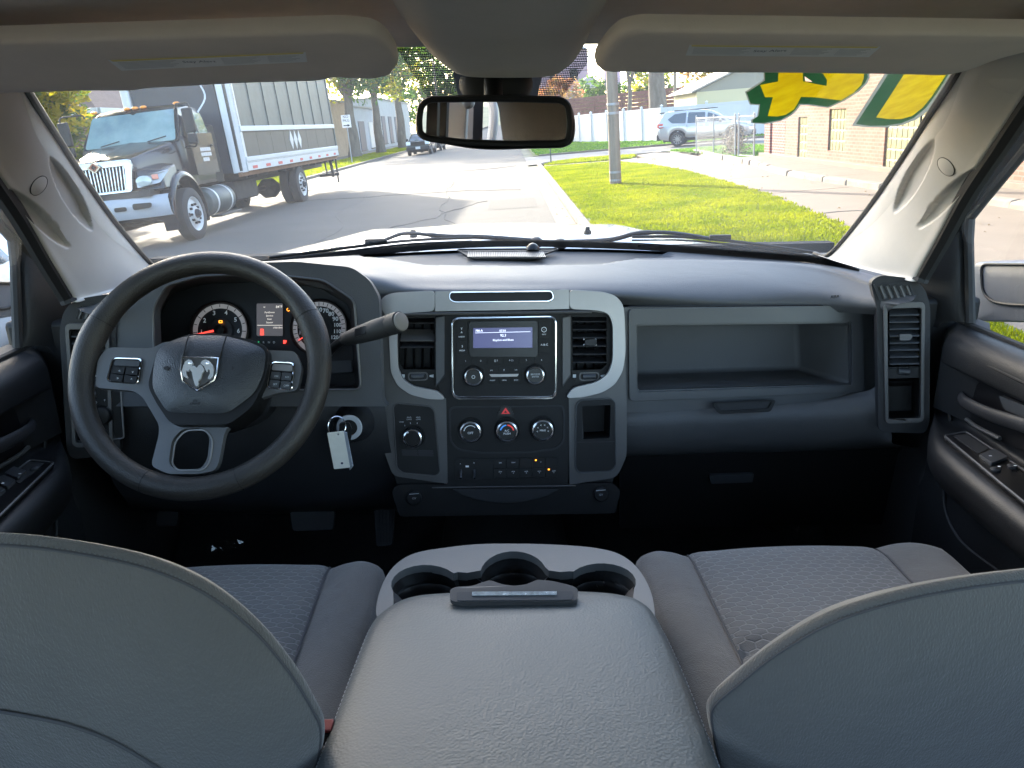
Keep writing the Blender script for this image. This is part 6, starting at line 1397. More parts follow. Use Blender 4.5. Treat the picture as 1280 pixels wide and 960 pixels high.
tree(-11.3, 25.0, 14.5, 5.2, 9.5, .30, 'tall leafy tree behind the box truck on the left, mostly hidden by the visor', [M_leafG, M_leafY], 11000, .22, 3, dens=120, gap=.5)
tree(-12.2, 17.0, 12.5, 4.4, 8.8, .26, 'leafy tree left of the box truck at the screen edge', [M_leafG, M_leafG, M_leafY], 9000, .18, 5, dens=110, gap=.5)
tree(-15.6, 27.0, 6.6, 1.9, 6.2, .10, 'bushy yellow-green tree before the brown shingled house', [M_leafY, M_leafG], 7000, .15, 8, dens=90, gap=.6)
tree(-13.3, 69, 14, 5.5, 9.5, .50, 'nearest big tree on the left verge with a forked grey trunk and yellow-green leaves', [M_leafG, M_leafY, M_leafG], 5000, .30, 11, dens=110, trunk_to=5.5)
tree(-12.2, 76, 14, 5.0, 9.0, .42, 'middle of the three big trees on the left verge with a slim trunk', [M_leafG, M_leafY], 4500, .30, 13, dens=100, trunk_to=5.4)
tree(-12.0, 91, 15.5, 5.5, 10, .50, 'farthest of the three big trees on the left verge, above the sunlit grass', [M_leafG, M_leafG, M_leafY], 4500, .32, 15, dens=100, trunk_to=6.0)
tree(9.1, 49.5, 15, 5, 8, .58, 'thick grey tree trunk behind the white fence at right, crown above the frame', [M_leafG, M_leafY], 3000, .25, 17, dens=60, trunk_to=6.0, group='trees behind the fences')
tree(7.9, 52.5, 7.2, 1.5, 3.4, .16, 'small slender green tree right of the utility pole', [M_leafG], 1300, .16, 19, dens=34, trunk_to=4.0, group='trees behind the fences')
tree(6.6, 108, 7.2, 3.2, 6.6, .2, 'orange-red autumn tree right of the rear-view mirror', [M_leafR, M_leafO], 3000, .30, 21, dens=80, gap=.5, group='trees behind the fences')
tree(12.5, 112, 7.0, 4.0, 6.5, .2, 'low dark green tree beyond the brown fence left of the pole', [M_leafG], 2600, .30, 23, dens=70, gap=.5, group='trees behind the fences')
tree(20, 78, 11, 4.6, 9, .25, 'large orange autumn tree above the pale garage', [M_leafO, M_leafO, M_leafY], 4500, .28, 25, dens=90, gap=.5, group='trees behind the fences')
tree(25.5, 80, 11, 4.0, 9, .25, 'yellow-green tree right of the orange one above the pale garage', [M_leafY, M_leafG], 3500, .28, 27, dens=80, gap=.5, group='trees behind the fences')
tree(16.2, 95, 7.5, 3.2, 6.8, .2, 'green tree behind the brown fence between trunk and orange tree', [M_leafG, M_leafY], 2400, .28, 29, dens=70, gap=.5, group='trees behind the fences')
tree(-2.5, 190, 17, 9, 15, .5, 'distant hazy tree closing the end of the street', [M_leafG, M_leafY], 2600, .7, 31, dens=80, gap=.5, group='trees at the end of the street')
tree(9, 200, 16, 8, 14, .5, 'distant orange tree at the end of the street', [M_leafO, M_leafG], 2600, .7, 33, dens=80, gap=.5, group='trees at the end of the street')
tree(-17, 180, 18, 9, 16, .5, 'distant green tree at the left end of the street', [M_leafG], 2600, .7, 35, dens=80, gap=.5, group='trees at the end of the street')
# autumn shrub caught on the chain-link gate
b = MB(); rg = random.Random(3); vs = []
sh = thing('shrub', 'reddish brown dried shrub growing against the chain-link fence', 'shrub', (7.75, 27.6, .05))
for _ in range(700):
    d = Vector((rg.gauss(0, .18), rg.gauss(0, .45), abs(rg.gauss(.35, .22)))); p = Vector((7.75, 27.8, .05)) + d; u1 = Vector((rg.gauss(0, 1), rg.gauss(0, 1), rg.gauss(0, 1))).normalized() * .05; v1 = u1.orthogonal() * .5
    b.add([p - u1, p - v1, p + u1, p + v1], [(0, 1, 2, 3)])
part('foliage', b, mat('dry_leaf', (.16, .07, .035), .8, c2=(.08, .09, .03), vscale=4), sh, smooth=0, fix=False)
b = MB()
for k in range(6): b.tube([(7.75, 27.8 + .05 * k, .03), (7.7 + .05 * k, 27.4 + .16 * k, .7)], .01, 4)
part('stem', b, M_bark, sh)

# ------------------------------------------------------------------ poles, signs, wires
up_ = thing('utility_pole', 'weathered grey wooden utility pole with pale metal bands standing in the lawn', 'pole', (2.62, 20.3, 0))
b = MB(); b.tube([(2.62, 20.3, -.1), (2.62, 20.3, 3), (2.61, 20.32, 9.2)], [.150, .140, .11], 18, up=(1, 0, 0)); part('shaft', b, mat('weathered_wood', (.20, .165, .125), .9, bump=1, bscale=14, detail=9, var=.32, vscale=9, dist=.02, stretch=(1, 1, .08)), up_, smooth=70)
for z in (.10, .30, 1.72, 1.93):
    b = MB(); b.lathe((2.62, 20.3, z), (0, 0, 1), [(.148, 0), (.150, .01), (.150, .05), (.148, .06)], 20, caps=False); part('metal_band', b, mat('galvanised', (.30, .31, .32), .5, metal=.5), up_)
b = MB(); b.box((2.6, 20.3, 8.6), (2.4, .1, .12)); part('crossarm', b, MATS['weathered_wood'], up_)
def pole(x, y, h, r, label, grp='wooden poles'):
    p = thing('utility_pole', label, 'pole', (x, y, 0), grp); b = MB(); b.tube([(x, y, 0), (x, y, h)], [r, r * .75], 12, up=(1, 0, 0)); part('shaft', b, MATS['weathered_wood'], p, smooth=70); b = MB(); b.box((x, y, h - .8), (2.2, .1, .12)); part('crossarm', b, MATS['weathered_wood'], p)
pole(13.6, 66, 10.5, .14, 'thin far wooden pole beside the brown fence and garage'); pole(-9.9, 118, 11, .2, 'pale far pole on the left verge next to the mirror')
for i, (z, y0, y1) in enumerate([(6.35, 64, 66), (7.0, 64, 66), (6.7, 64, 66)]):
    b = MB(); pts = [(-14 + 60 * t / 20, 66 + t * .4, z + (-1.1 * math.sin(math.pi * t / 20))) for t in range(21)]; b.tube(pts, .022, 4); part('overhead_wire', b, M_black, None, base=(0, 66, z), label=['lowest', 'topmost', 'middle'][i] + ' of the overhead wires crossing behind the fences', cat='wire', group='overhead wires')
sg = thing('street_sign', 'white rectangular roadside sign with arrow on a thin post between the left trees', 'sign', (-10.7, 54, 0), None)
b = MB(); b.tube([(-10.7, 54, 0), (-10.7, 54, 3.1)], .035, 8); part('post', b, MATS['galvanised'], sg)
b = MB(); b.box((-10.7, 53.95, 2.70), (.60, .02, .80)); part('sign_plate', b, mat('sign_white', (.72, .66, .64), .5), sg, bevel=.01)
b = MB(); b.text('NO\nPKG', (-10.7, 53.93, 2.86), (1, 0, 0), (0, 0, 1), (0, -1, 0), .24, .004); b.plate([[Vector((-10.7 + x, 53.93, 2.44 + z)) for x, z in [(-.22, -.03), (.06, -.03), (.06, -.09), (.23, 0), (.06, .09), (.06, .03), (-.22, .03)]]], Vector((0, -.003, 0))); part('sign_print', b, M_black, sg, smooth=0)
sp_ = thing('sign_post', 'small dark green post at the corner of the lawn below the mirror', 'post', (1.62, 33.2, 0)); b = MB(); b.box((1.62, 32.6, .55), (.05, .03, 1.1)); part('post', b, mat('green_steel', (.02, .05, .035), .5), sp_)
b = MB(); b.box((1.62, 32.58, 1.0), (.07, .02, .12)); part('reflector', b, M_bluegr, sp_)

# ------------------------------------------------------------------ brick building on the right
def brickmat(name, c1, c2, mortar, sc_=1.0):
    m = bpy.data.materials.new(name); m.use_nodes = True; N, L = nodes(m); p = N['Principled BSDF']; p.inputs['Roughness'].default_value = .9
    tc = N.new('ShaderNodeTexCoord'); s = N.new('ShaderNodeSeparateXYZ'); L.new(tc.outputs['Object'], s.inputs[0]); ad = N.new('ShaderNodeMath'); ad.operation = 'ADD'; L.new(s.outputs[0], ad.inputs[0]); L.new(s.outputs[1], ad.inputs[1]); c = N.new('ShaderNodeCombineXYZ'); L.new(ad.outputs[0], c.inputs[0]); L.new(s.outputs[2], c.inputs[1])
    b = N.new('ShaderNodeTexBrick'); b.inputs['Scale'].default_value = 1; b.inputs['Brick Width'].default_value = .22 * sc_; b.inputs['Row Height'].default_value = .078 * sc_; b.inputs['Mortar Size'].default_value = .012 * sc_; b.inputs['Color1'].default_value = (*c1, 1); b.inputs['Color2'].default_value = (*c2, 1); b.inputs['Mortar'].default_value = (*mortar, 1); L.new(c.outputs[0], b.inputs['Vector'])
    n = N.new('ShaderNodeTexNoise'); n.inputs['Scale'].default_value = 1.3; n.inputs['Detail'].default_value = 6; L.new(tc.outputs['Object'], n.inputs['Vector']); hs = N.new('ShaderNodeHueSaturation'); mr = N.new('ShaderNodeMapRange'); mr.inputs[3].default_value = .7; mr.inputs[4].default_value = 1.3; L.new(n.outputs[0], mr.inputs[0]); L.new(mr.outputs[0], hs.inputs['Value']); L.new(b.outputs[0], hs.inputs['Color']); L.new(hs.outputs[0], p.inputs['Base Color'])
    bp = N.new('ShaderNodeBump'); bp.inputs['Distance'].default_value = .01; bp.inputs['Strength'].default_value = .8; bp.invert = True; L.new(b.outputs['Fac'], bp.inputs['Height']); L.new(bp.outputs[0], p.inputs['Normal']); MATS[name] = m; return m
M_brick = brickmat('pink_brick', (.215, .105, .075), (.165, .075, .052), (.17, .135, .11)); M_brickR = brickmat('red_brick', (.24, .055, .04), (.17, .04, .032), (.25, .20, .18)); M_brickY = brickmat('tan_brick', (.42, .27, .15), (.36, .22, .12), (.36, .30, .24))
bb = thing('brick_building', 'sunlit pinkish brick building with glass block windows at the right behind the painted numerals', 'building', (7.85, 14, 0))
X0 = 7.85; openings = [(21.3, 22.0, .18, 1.25), (18.9, 19.9, .45, 1.42), (14.9, 16.9, .15, 2.1), (10.2, 12.0, .9, 2.1)]
Wp = lambda y, z, x=X0: Vector((x, y, z))
b = MB(); b.plate([[Wp(2, .05), Wp(23.0, .05), Wp(23.0, 5.2), Wp(2, 5.2)]] + [[Wp(a, c), Wp(b_, c), Wp(b_, d), Wp(a, d)] for a, b_, c, d in openings], Vector((.3, 0, 0))); part('wall', b, M_brick, bb, smooth=0)
b = MB(); b.box((X0 + 6.3, 12.6, 2.6), (12, 20.8, 5.1)); part('building_core', b, M_brick, bb, smooth=0)
b = MB(); b.box((X0 + .25, 23.6, 2.6), (.5, 1.16, 5.1)); part('pier', b, M_brickR, bb, smooth=0)
b = MB(); b.box((X0 + .20, 24.45, 2.6), (.5, .5, 5.1)); part('pier', b, M_brickR, bb, smooth=0, label='dark red brick pier at the building corner')
b = MB(); b.box((X0 + .45, 25.0, 2.6), (.5, .6, 5.1)); part('pier', b, M_brickR, bb, smooth=0)
b = MB(); b.box((X0 - .02, 13.6, .16), (.12, 23.2, .12)); part('stone_base', b, M_conc, bb, bevel=.01)
b = MB(); b.box((X0 + .1, 13.5, 5.3), (.6, 23.6, .16)); part('coping', b, M_conc, bb, bevel=.01)
M_gb = mat('glass_block', (.25, .225, .13), .18, bump=.6, bscale=30, var=.15, vscale=9, dist=.01, coat=.3)
for (a, b_, c, d) in openings:
    wn = MB(); wn.box((X0 + .072, (a + b_) / 2, (c + d) / 2), (.04, b_ - a, d - c)); wn = part('window', wn, mat('window_mortar', (.34, .32, .23), .8), bb, smooth=0)
    ny, nz = max(2, round((b_ - a) / .22)), max(3, round((d - c) / .22))
    for i in range(ny):
        for j in range(nz):
            if (a, i, j) in ((14.9, 3, 5), (14.9, 4, 5), (14.9, 3, 6), (14.9, 4, 6)): continue
            w1, h1 = (b_ - a) / ny, (d - c) / nz; q = MB(); q.box((X0 + .065, a + w1 * (i + .5), c + h1 * (j + .5)), (.05, w1 - .018, h1 - .018)); part('glass_block', q, M_gb, wn, bevel=.012, seg=2)
b = MB(); b.box((X0 + .12, 14.9 + 2.0 / 9 * 4, .15 + 1.95 / 9 * 6.1), (.3, .42, .38)); ac = part('vent_box', b, mat('cream_paint', (.55, .52, .42), .6), bb, bevel=.01)
b = MB(); b.box((X0 - .035, 14.9 + 2.0 / 9 * 4, .15 + 1.95 / 9 * 6.1), (.02, .30, .26)); part('vent_opening', b, M_black, ac)
b = MB(); b.tube([(X0 - .04, 15.4, .2), (X0 - .04, 15.3, 4.8)], .018, 6); part('conduit', b, M_dark, bb)
b = MB()
for k in range(2): b.tube([(X0 - .02, 22.0, 1.65 + .1 * k), (X0 - .25, 22.6, 1.66 + .1 * k)], .02, 6)
part('pipe_stub', b, MATS['cream_paint'], bb)

# ------------------------------------------------------------------ chain-link fence with gate
cf_ = thing('chain_link_fence', 'low galvanised chain-link fence and gate joining the brick corner', 'fence', (7.3, 28, 0))
PT_ = [(7.22, 31.2), (7.30, 28.9), (7.42, 26.55), (7.46, 26.3), (7.68, 25.35)]
for i, (x, y) in enumerate(PT_):
    h_ = 1.38; b = MB(); b.tube([(x, y, 0), (x, y, h_)], .030 if i != 1 else .022, 8); b.ico((x, y, h_ + .02), .036, 1); part('post', b, MATS['galvanised'], cf_)
for (a, c) in ((PT_[0], PT_[1]), (PT_[1], PT_[2]), (PT_[3], PT_[4])):
    b = MB(); b.tube([(a[0], a[1], 1.33), (c[0], c[1], 1.33)], .020, 6); part('rail', b, MATS['galvanised'], cf_)
b = MB(); b.tube([(PT_[3][0], PT_[3][1], .12), (PT_[4][0], PT_[4][1], .12)], .020, 6); part('rail', b, MATS['galvanised'], cf_)
b = MB()
for (a, c) in ((PT_[0], PT_[2]), (PT_[3], PT_[4])):
    A, C_ = Vector((a[0], a[1], 0)), Vector((c[0], c[1], 0)); L_ = (C_ - A).length; d = (C_ - A) / L_; s_ = .09; n_ = int((L_ + 1.2) / s_)
    for k in range(n_):
        for sg_ in (1, -1):
            t0 = k * s_ - (1.2 if sg_ > 0 else 0); t1 = t0 + 1.2 * sg_ if sg_ > 0 else t0 - 1.2
            z0, z1 = .1, 1.3
            # clip to the bay
            def cl(t, z, tt, zz):
                if tt < 0: f = (0 - t) / (tt - t); return 0, z + (zz - z) * f
                if tt > L_: f = (L_ - t) / (tt - t); return L_, z + (zz - z) * f
                return tt, zz
            if (t0 < 0 and t1 < 0) or (t0 > L_ and t1 > L_): continue
            e0 = cl(t1, z1, t0, z0); e1 = cl(t0, z0, t1, z1); p, q = A + d * e0[0] + Vector((0, 0, e0[1])), A + d * e1[0] + Vector((0, 0, e1[1])); b.tube([p, q], .0017, 3, caps=False)
part('wire_mesh', b, MATS['galvanised'], cf_, kind='stuff', smooth=0)

# ------------------------------------------------------------------ white vinyl fence, brown board fence, garage
def panel_fence(nm, label, cat, P, z0, z1, w_, m, postm, cap=True, step=2.4, nplk=12, grp=None, slat_h=None):
    f = thing(nm, label, cat, (P[0][0], P[0][1], 0), grp)
    for a, c in zip(P, P[1:]):
        A, C_ = Vector((*a, 0)), Vector((*c, 0)); L_ = (C_ - A).length; n_ = max(1, round(L_ / step)); d = (C_ - A) / L_; nn_ = Vector((-d.y, d.x, 0))
        for i in range(n_ + 1):
            p = A + d * (L_ * i / n_)
            if i < n_ or c == P[-1]:
                b = MB(); b.box(p + Vector((0, 0, (z0 + z1) / 2 + .04)), (.13, .13, z1 - z0 + .1), Matrix.Rotation(math.atan2(d.y, d.x), 4, 'Z'))
                if cap: b.lathe(p + Vector((0, 0, z1 + .09)), (0, 0, 1), [(.10, 0), (.10, .03), (0, .10)], 4, caps=False)
                part('post', b, postm, f)
            if i < n_:
                ROT = Matrix.Rotation(math.atan2(d.y, d.x), 4, 'Z')
                if slat_h:
                    k = 0; z = z0
                    while z < z1 - .02:
                        b = MB(); b.box(p + d * (L_ / n_ / 2) + Vector((0, 0, z + slat_h / 2)) + nn_ * .004 * (k % 2), (L_ / n_ - .01, .03, slat_h - .02), ROT); part('board', b, m, f, smooth=0); z += slat_h; k += 1
                else:
                    for k in range(nplk):
                        b = MB(); w1 = (L_ / n_ - .13) / nplk; b.box(p + d * (.065 + w1 * (k + .5)) + Vector((0, 0, (z0 + z1) / 2)) + nn_ * .004 * (k % 2), (w1 - .008, .03, z1 - z0 - .1), ROT); part('board', b, m, f, smooth=0)
                    for z in (z0 + .05, z1 - .04):
                        b = MB(); b.box(p + d * (L_ / n_ / 2) + Vector((0, 0, z)), (L_ / n_ - .13, .06, .10), ROT); part('rail', b, postm, f)
    return f
M_vfence = mat('white_vinyl', (.48, .49, .50), .4, var=.03, vscale=2)
panel_fence('vinyl_fence', 'tall white vinyl privacy fence behind the silver SUV and the utility pole', 'fence', [(3.3, 66), (5.75, 56.2), (9.0, 47.6), (24, 44.6)], -.02, 1.86, 0, M_vfence, M_vfence, nplk=8)
M_brown = mat('brown_boards', (.17, .07, .05), .85, bump=.4, bscale=12, var=.25, vscale=4, dist=.01)
panel_fence('board_fence', 'long reddish brown horizontal board fence above the white fence', 'fence', [(3.6, 78), (12, 68), (30, 62)], .4, 3.15, 0, M_brown, M_brown, cap=False, step=3.2, slat_h=.30)
gg = thing('garage', 'pale yellow garage with grey gabled shingle roof beyond the white fence', 'garage', (14.5, 55, 0))
b = MB(); b.plate([[Vector(v) for v in ((13.0, 55, 0), (17.6, 55, 0), (17.6, 55, 3.0), (15.3, 55, 4.0), (13.0, 55, 3.0))]], Vector((0, 7, 0))) if False else None
gx0, gx1, gy0, gy1 = 12.3, 20.3, 53.0, 60.0
b = MB(); b.box(((gx0 + gx1) / 2, (gy0 + gy1) / 2, 1.32), (gx1 - gx0, gy1 - gy0, 2.64)); part('wall', b, mat('cream_siding', (.42, .38, .24), .7, bump=.3, bscale=3, stretch=(0, 0, 8)), gg, smooth=0)
b = MB(); b.plate([[Vector((x, gy0, z)) for x, z in ((gx0, 2.64), (gx1, 2.64), (gx1, 2.7), ((gx0 + gx1) / 2, 4.25), (gx0, 2.7))]], Vector((0, gy1 - gy0, 0))); part('gable', b, mat('grey_siding', (.20, .19, .155), .7), gg, smooth=0)
M_shing = mat('grey_shingle', (.30, .28, .25), .9, bump=.5, bscale=8, var=.15, vscale=6, dist=.02)
for s_ in (-1, 1):
    cx = (gx0 + gx1) / 2; b = MB(); b.hexa([Vector(v) for v in ((cx, gy0 - .4, 4.32), (cx + s_ * 4.4, gy0 - .4, 2.62), (cx + s_ * 4.4, gy1 + .4, 2.62), (cx, gy1 + .4, 4.32), (cx, gy0 - .4, 4.42), (cx + s_ * 4.4, gy0 - .4, 2.72), (cx + s_ * 4.4, gy1 + .4, 2.72), (cx, gy1 + .4, 4.42))]); part('roof', b, M_shing, gg, smooth=0)
bd = thing('billboard', 'small pale pink billboard panel above the brown fence right of the pole', 'billboard', (13.4, 118, 0)); b = MB(); b.box((14.6, 112, 6.6), (2.2, .2, 3.6)); part('panel', b, mat('pink_panel', (.55, .36, .42), .7), bd); b = MB(); b.tube([(14.6, 112, 0), (14.6, 112, 4.9)], .15, 8); part('post', b, M_dark, bd)
hs_ = thing('house', 'distant mauve house with a grey wing behind the dotted band beside the mirror', 'house', (8, 150, 0))
b = MB(); b.box((9, 152, 6.5), (12, 9, 13)); part('wall', b, mat('mauve_wall', (.30, .20, .23), .85, var=.1, vscale=1), hs_, smooth=0)
b = MB(); b.hexa([Vector(v) for v in ((3, 147, 13), (15, 147, 13), (15, 157, 13), (3, 157, 13), (6, 151, 16), (12, 151, 16), (12, 153, 16), (6, 153, 16))]); part('roof', b, M_shing, hs_, smooth=0)
for k in range(3):
    for j in range(2):
        b = MB(); b.box((5.2 + 3.6 * k, 147.45, 4 + 5 * j), (1.4, .12, 2.0)); part('window', b, M_blackg, hs_)
hs_ = thing('house', 'small distant tan house between the red tree and the pole', 'house', (10.5, 120, 0))
b = MB(); b.box((12.3, 122, 2.8), (4, 5, 5.6)); part('wall', b, mat('tan_wall', (.42, .26, .17), .85), hs_, smooth=0); b = MB(); b.hexa([Vector(v) for v in ((10, 119, 5.6), (14.6, 119, 5.6), (14.6, 125, 5.6), (10, 125, 5.6), (12, 119.3, 7.2), (12.6, 119.3, 7.2), (12.6, 124.6, 7.2), (12, 124.6, 7.2))]); part('roof', b, M_shing, hs_, smooth=0)

# ------------------------------------------------------------------ left side buildings and fences
def block(nm, label, cat, x0, x1, y0, y1, z1, m, roof=None, wins=()):
    t = thing(nm, label, cat, ((x0 + x1) / 2, (y0 + y1) / 2, 0), 'buildings on the left'); b = MB(); b.box(((x0 + x1) / 2, (y0 + y1) / 2, z1 / 2), (x1 - x0, y1 - y0, z1)); part('wall', b, m, t, smooth=0)
    b = MB(); b.box(((x0 + x1) / 2, (y0 + y1) / 2, z1 + .06), (x1 - x0 + .3, y1 - y0 + .3, .18)); part('roof', b, roof or M_shing, t, smooth=0)
    for (x, y, z, w_, h_, ax, mm) in wins:
        b = MB(); b.box((x, y, z), (w_ if ax == 'x' else .1, .1 if ax == 'x' else w_, h_)); wd = part('window' if h_ < 2.2 else 'garage_door', b, mm, t, smooth=0)
        b = MB(); b.box((x + (0 if ax == 'x' else .02), y - (.02 if ax == 'x' else 0), z - h_ / 2 - .06), ((w_ + .2) if ax == 'x' else .2, .2 if ax == 'x' else w_ + .2, .1)); part('sill', b, M_conc, wd, smooth=0)
    return t
block('brick_building', 'tan brick building with dark ivy stain just behind the box truck', 'building', -22.5, -15.8, 66, 80, 4.9, M_brickY, wins=[(-18, 65.97, 2.4, 1.0, 1.6, 'x', M_blackg)])
b = MB(); rg = random.Random(4)
iv = thing('ivy', 'dark withered ivy climbing the tan brick wall', 'ivy', (-16.6, 65.9, 0))
for _ in range(500):
    z = rg.uniform(.1, 3.3); p = Vector((-16.6 + rg.gauss(0, .10 + .08 * (3 - z) / 3), 65.86 + rg.uniform(-.06, .02), z)); u1 = Vector((rg.gauss(0, 1), .2, rg.gauss(0, 1))).normalized() * .09; b.add([p - u1, p - u1.orthogonal() * .4, p + u1, p + u1.orthogonal() * .4], [(0, 1, 2, 3)])
part('foliage', b, mat('ivy_dark', (.06, .035, .03), .9), iv, smooth=0, fix=False)
b = MB(); b.tube([(-16.6, 65.9, 0), (-16.55, 65.88, 1.6), (-16.62, 65.9, 3.2)], .03, 5); part('stem', b, M_bark, iv)
block('workshop', 'low grey workshop with dark roller door behind the left trees', 'building', -26, -15.9, 84, 98, 4.6, mat('grey_render', (.36, .36, .38), .85, var=.1, vscale=1), wins=[(-15.88, 88, 1.7, 3.4, 3.0, 'y', mat('navy_door', (.045, .05, .075), .5)), (-15.88, 94, 1.7, 2.4, 2.8, 'y', M_vfence)])
block('warehouse', 'pale long warehouse farther along the left side of the street', 'building', -30, -16.2, 102, 135, 6.0, mat('pale_render', (.36, .35, .33), .85, var=.08, vscale=.6), wins=[(-16.18, 106 + 6 * k, 2.2, 3, 3.4, 'y', mat('navy_door', (0, 0, 0))) for k in range(4)])
block('warehouse', 'white boxy building seen between the trunks at the left end', 'building', -46, -30, 78, 120, 7.5, mat('white_render', (.42, .41, .39), .85))
# brown shingled brick house behind the cab of the truck
hb_ = thing('brick_house', 'brick house with a brown shingled roof behind the cab of the box truck', 'house', (-22, 40, 0))
b = MB(); b.box((-21.6, 41, 1.8), (9.5, 15, 3.6)); part('wall', b, brickmat('brown_brick', (.20, .09, .07), (.16, .07, .055), (.22, .18, .16)), hb_, smooth=0)
M_bsh = mat('brown_shingle', (.15, .10, .085), .9, bump=.6, bscale=4, var=.2, vscale=3, dist=.03, stretch=(1, 1, 6))
b = MB(); b.hexa([Vector(v) for v in ((-27, 32.8, 3.6), (-16.4, 32.8, 3.6), (-16.4, 49.2, 3.6), (-27, 49.2, 3.6), (-22.4, 37, 8.2), (-21, 37, 8.2), (-21, 45, 8.2), (-22.4, 45, 8.2))]); part('roof', b, M_bsh, hb_, smooth=0)
b = MB(); b.box((-21.7, 32.72, 3.52), (10.7, .14, .22)); b2 = part('fascia', b, M_vfence, hb_); b = MB(); b.box((-16.33, 41, 3.52), (.14, 16.4, .22)); part('fascia', b, M_vfence, hb_)
for k, x in enumerate((-24, -19)):
    b = MB(); b.box((x, 33.45, 2.0), (1.5, .12, 1.3)); wd = part('window', b, M_blackg, hb_); b = MB(); b.box((x, 33.36, 1.3), (1.7, .2, .1)); part('sill', b, M_vfence, wd)
panel_fence('picket_fence', 'pale see-through picket fence by the tan building on the left', 'fence', [(-15.6, 58), (-15.6, 66)], .05, 1.3, 0, mat('grey_picket', (.45, .46, .46), .6), mat('grey_picket', (0, 0, 0)), cap=False, step=2, nplk=5)
panel_fence('wooden_fence', 'brown wooden fence behind the sign and between the left trees', 'fence', [(-15.7, 80.5), (-15.7, 84)], .05, 1.9, 0, mat('old_boards', (.26, .18, .13), .85, var=.2, vscale=6), mat('old_boards', (0, 0, 0)), cap=False, step=1.8, nplk=6)

# ================================================================== vehicles
M_tyre = mat('tyre', (.022, .022, .023), .8, bump=.4, bscale=60, dist=.004)
M_carglass = mat('vehicle_glass', (.03, .045, .055), .04, spec=.8, coat=.5)
def wheel(parent, c, r, w_, s, rimm, spokes=5, truck=False, name='wheel'):
    """s: outward side along x"""
    c = Vector(c); ax = Vector((s, 0, 0)); b = MB(); k = r / .36
    b.lathe(c - ax * w_ / 2, ax, [(r * .62, 0), (r * .90, .0), (r * .985, .02 * k), (r, .05 * k), (r, w_ - .05 * k), (r * .985, w_ - .02 * k), (r * .90, w_), (r * .66, w_ - .005), (r * .62, w_ - .04)], 40, caps=False); wh = part(name, b, M_tyre, parent, smooth=40)
    b = MB()
    if truck:
        b.lathe(c + ax * (w_ / 2 - .02), ax, [(r * .66, 0), (r * .64, .015), (r * .60, .0), (r * .56, -.05), (r * .30, -.02), (r * .26, .03), (0, .03)], 36, caps=False); rm = part('rim', b, rimm, wh)
        for i in range(10):
            a = i * .6283; b = MB(); b.lathe(c + ax * (w_ / 2 - .025) + Vector((0, math.cos(a), math.sin(a))) * r * .37, ax, [(.022, 0), (.022, .04), (0, .045)], 6, caps=False)
            part('lug_nut', b, M_black, rm) if False else None
            if i == 0: nuts = MB()
            nuts.lathe(c + ax * (w_ / 2 - .035) + Vector((0, math.cos(a), math.sin(a))) * r * .36, ax, [(.024, 0), (.024, .05), (0, .055)], 6, caps=False)
        o = part('lug_nuts', nuts, M_black, wh, kind='stuff')
        b = MB(); b.lathe(c + ax * (w_ / 2), ax, [(r * .17, -.02), (r * .17, .05), (r * .10, .09), (0, .09)], 20, caps=False); part('hub', b, M_dark, wh)
        b = MB(); b.lathe(c + ax * (w_ / 2 - .055) + Vector((0, -.48 * r, .0)), ax, [(.045, 0), (.045, .03), (0, .03)], 12, caps=False); part('hand_hole', b, M_black, wh)
    else:
        b.lathe(c + ax * (w_ / 2 - .03), ax, [(r * .66, .02), (r * .63, .015), (r * .60, -.03), (r * .58, -.10), (0, -.10)], 36, caps=False); rm = part('rim', b, M_dark, wh)
        b = MB(); b.lathe(c + ax * (w_ / 2 - .03), ax, [(r * .66, .012), (r * .64, .022), (r * .60, .015), (r * .60, 0)], 36, caps=False)
        for i in range(spokes * 2):
            a = i * math.pi / spokes; d = Vector((0, math.cos(a), math.sin(a))); e = Vector((0, -math.sin(a), math.cos(a)))
            b.hexa([c + ax * (w_ / 2 - .05) + d * r * q + e * r * f_ * g for q, f_ in ((.08, .07), (.62, .05)) for g in (-1, 1)][0:2] + [c + ax * (w_ / 2 - .05) + d * r * .62 + e * r * .05, c + ax * (w_ / 2 - .05) + d * r * .62 - e * r * .05] + [c + ax * (w_ / 2 - .02) + d * r * .08 - e * r * .07, c + ax * (w_ / 2 - .02) + d * r * .08 + e * r * .07, c + ax * (w_ / 2 - .025) + d * r * .62 + e * r * .05, c + ax * (w_ / 2 - .025) + d * r * .62 - e * r * .05])
        b.lathe(c + ax * (w_ / 2 - .02), ax, [(r * .14, -.01), (r * .13, .01), (0, .012)], 16, caps=False); part('spokes', b, rimm, wh)
    return wh
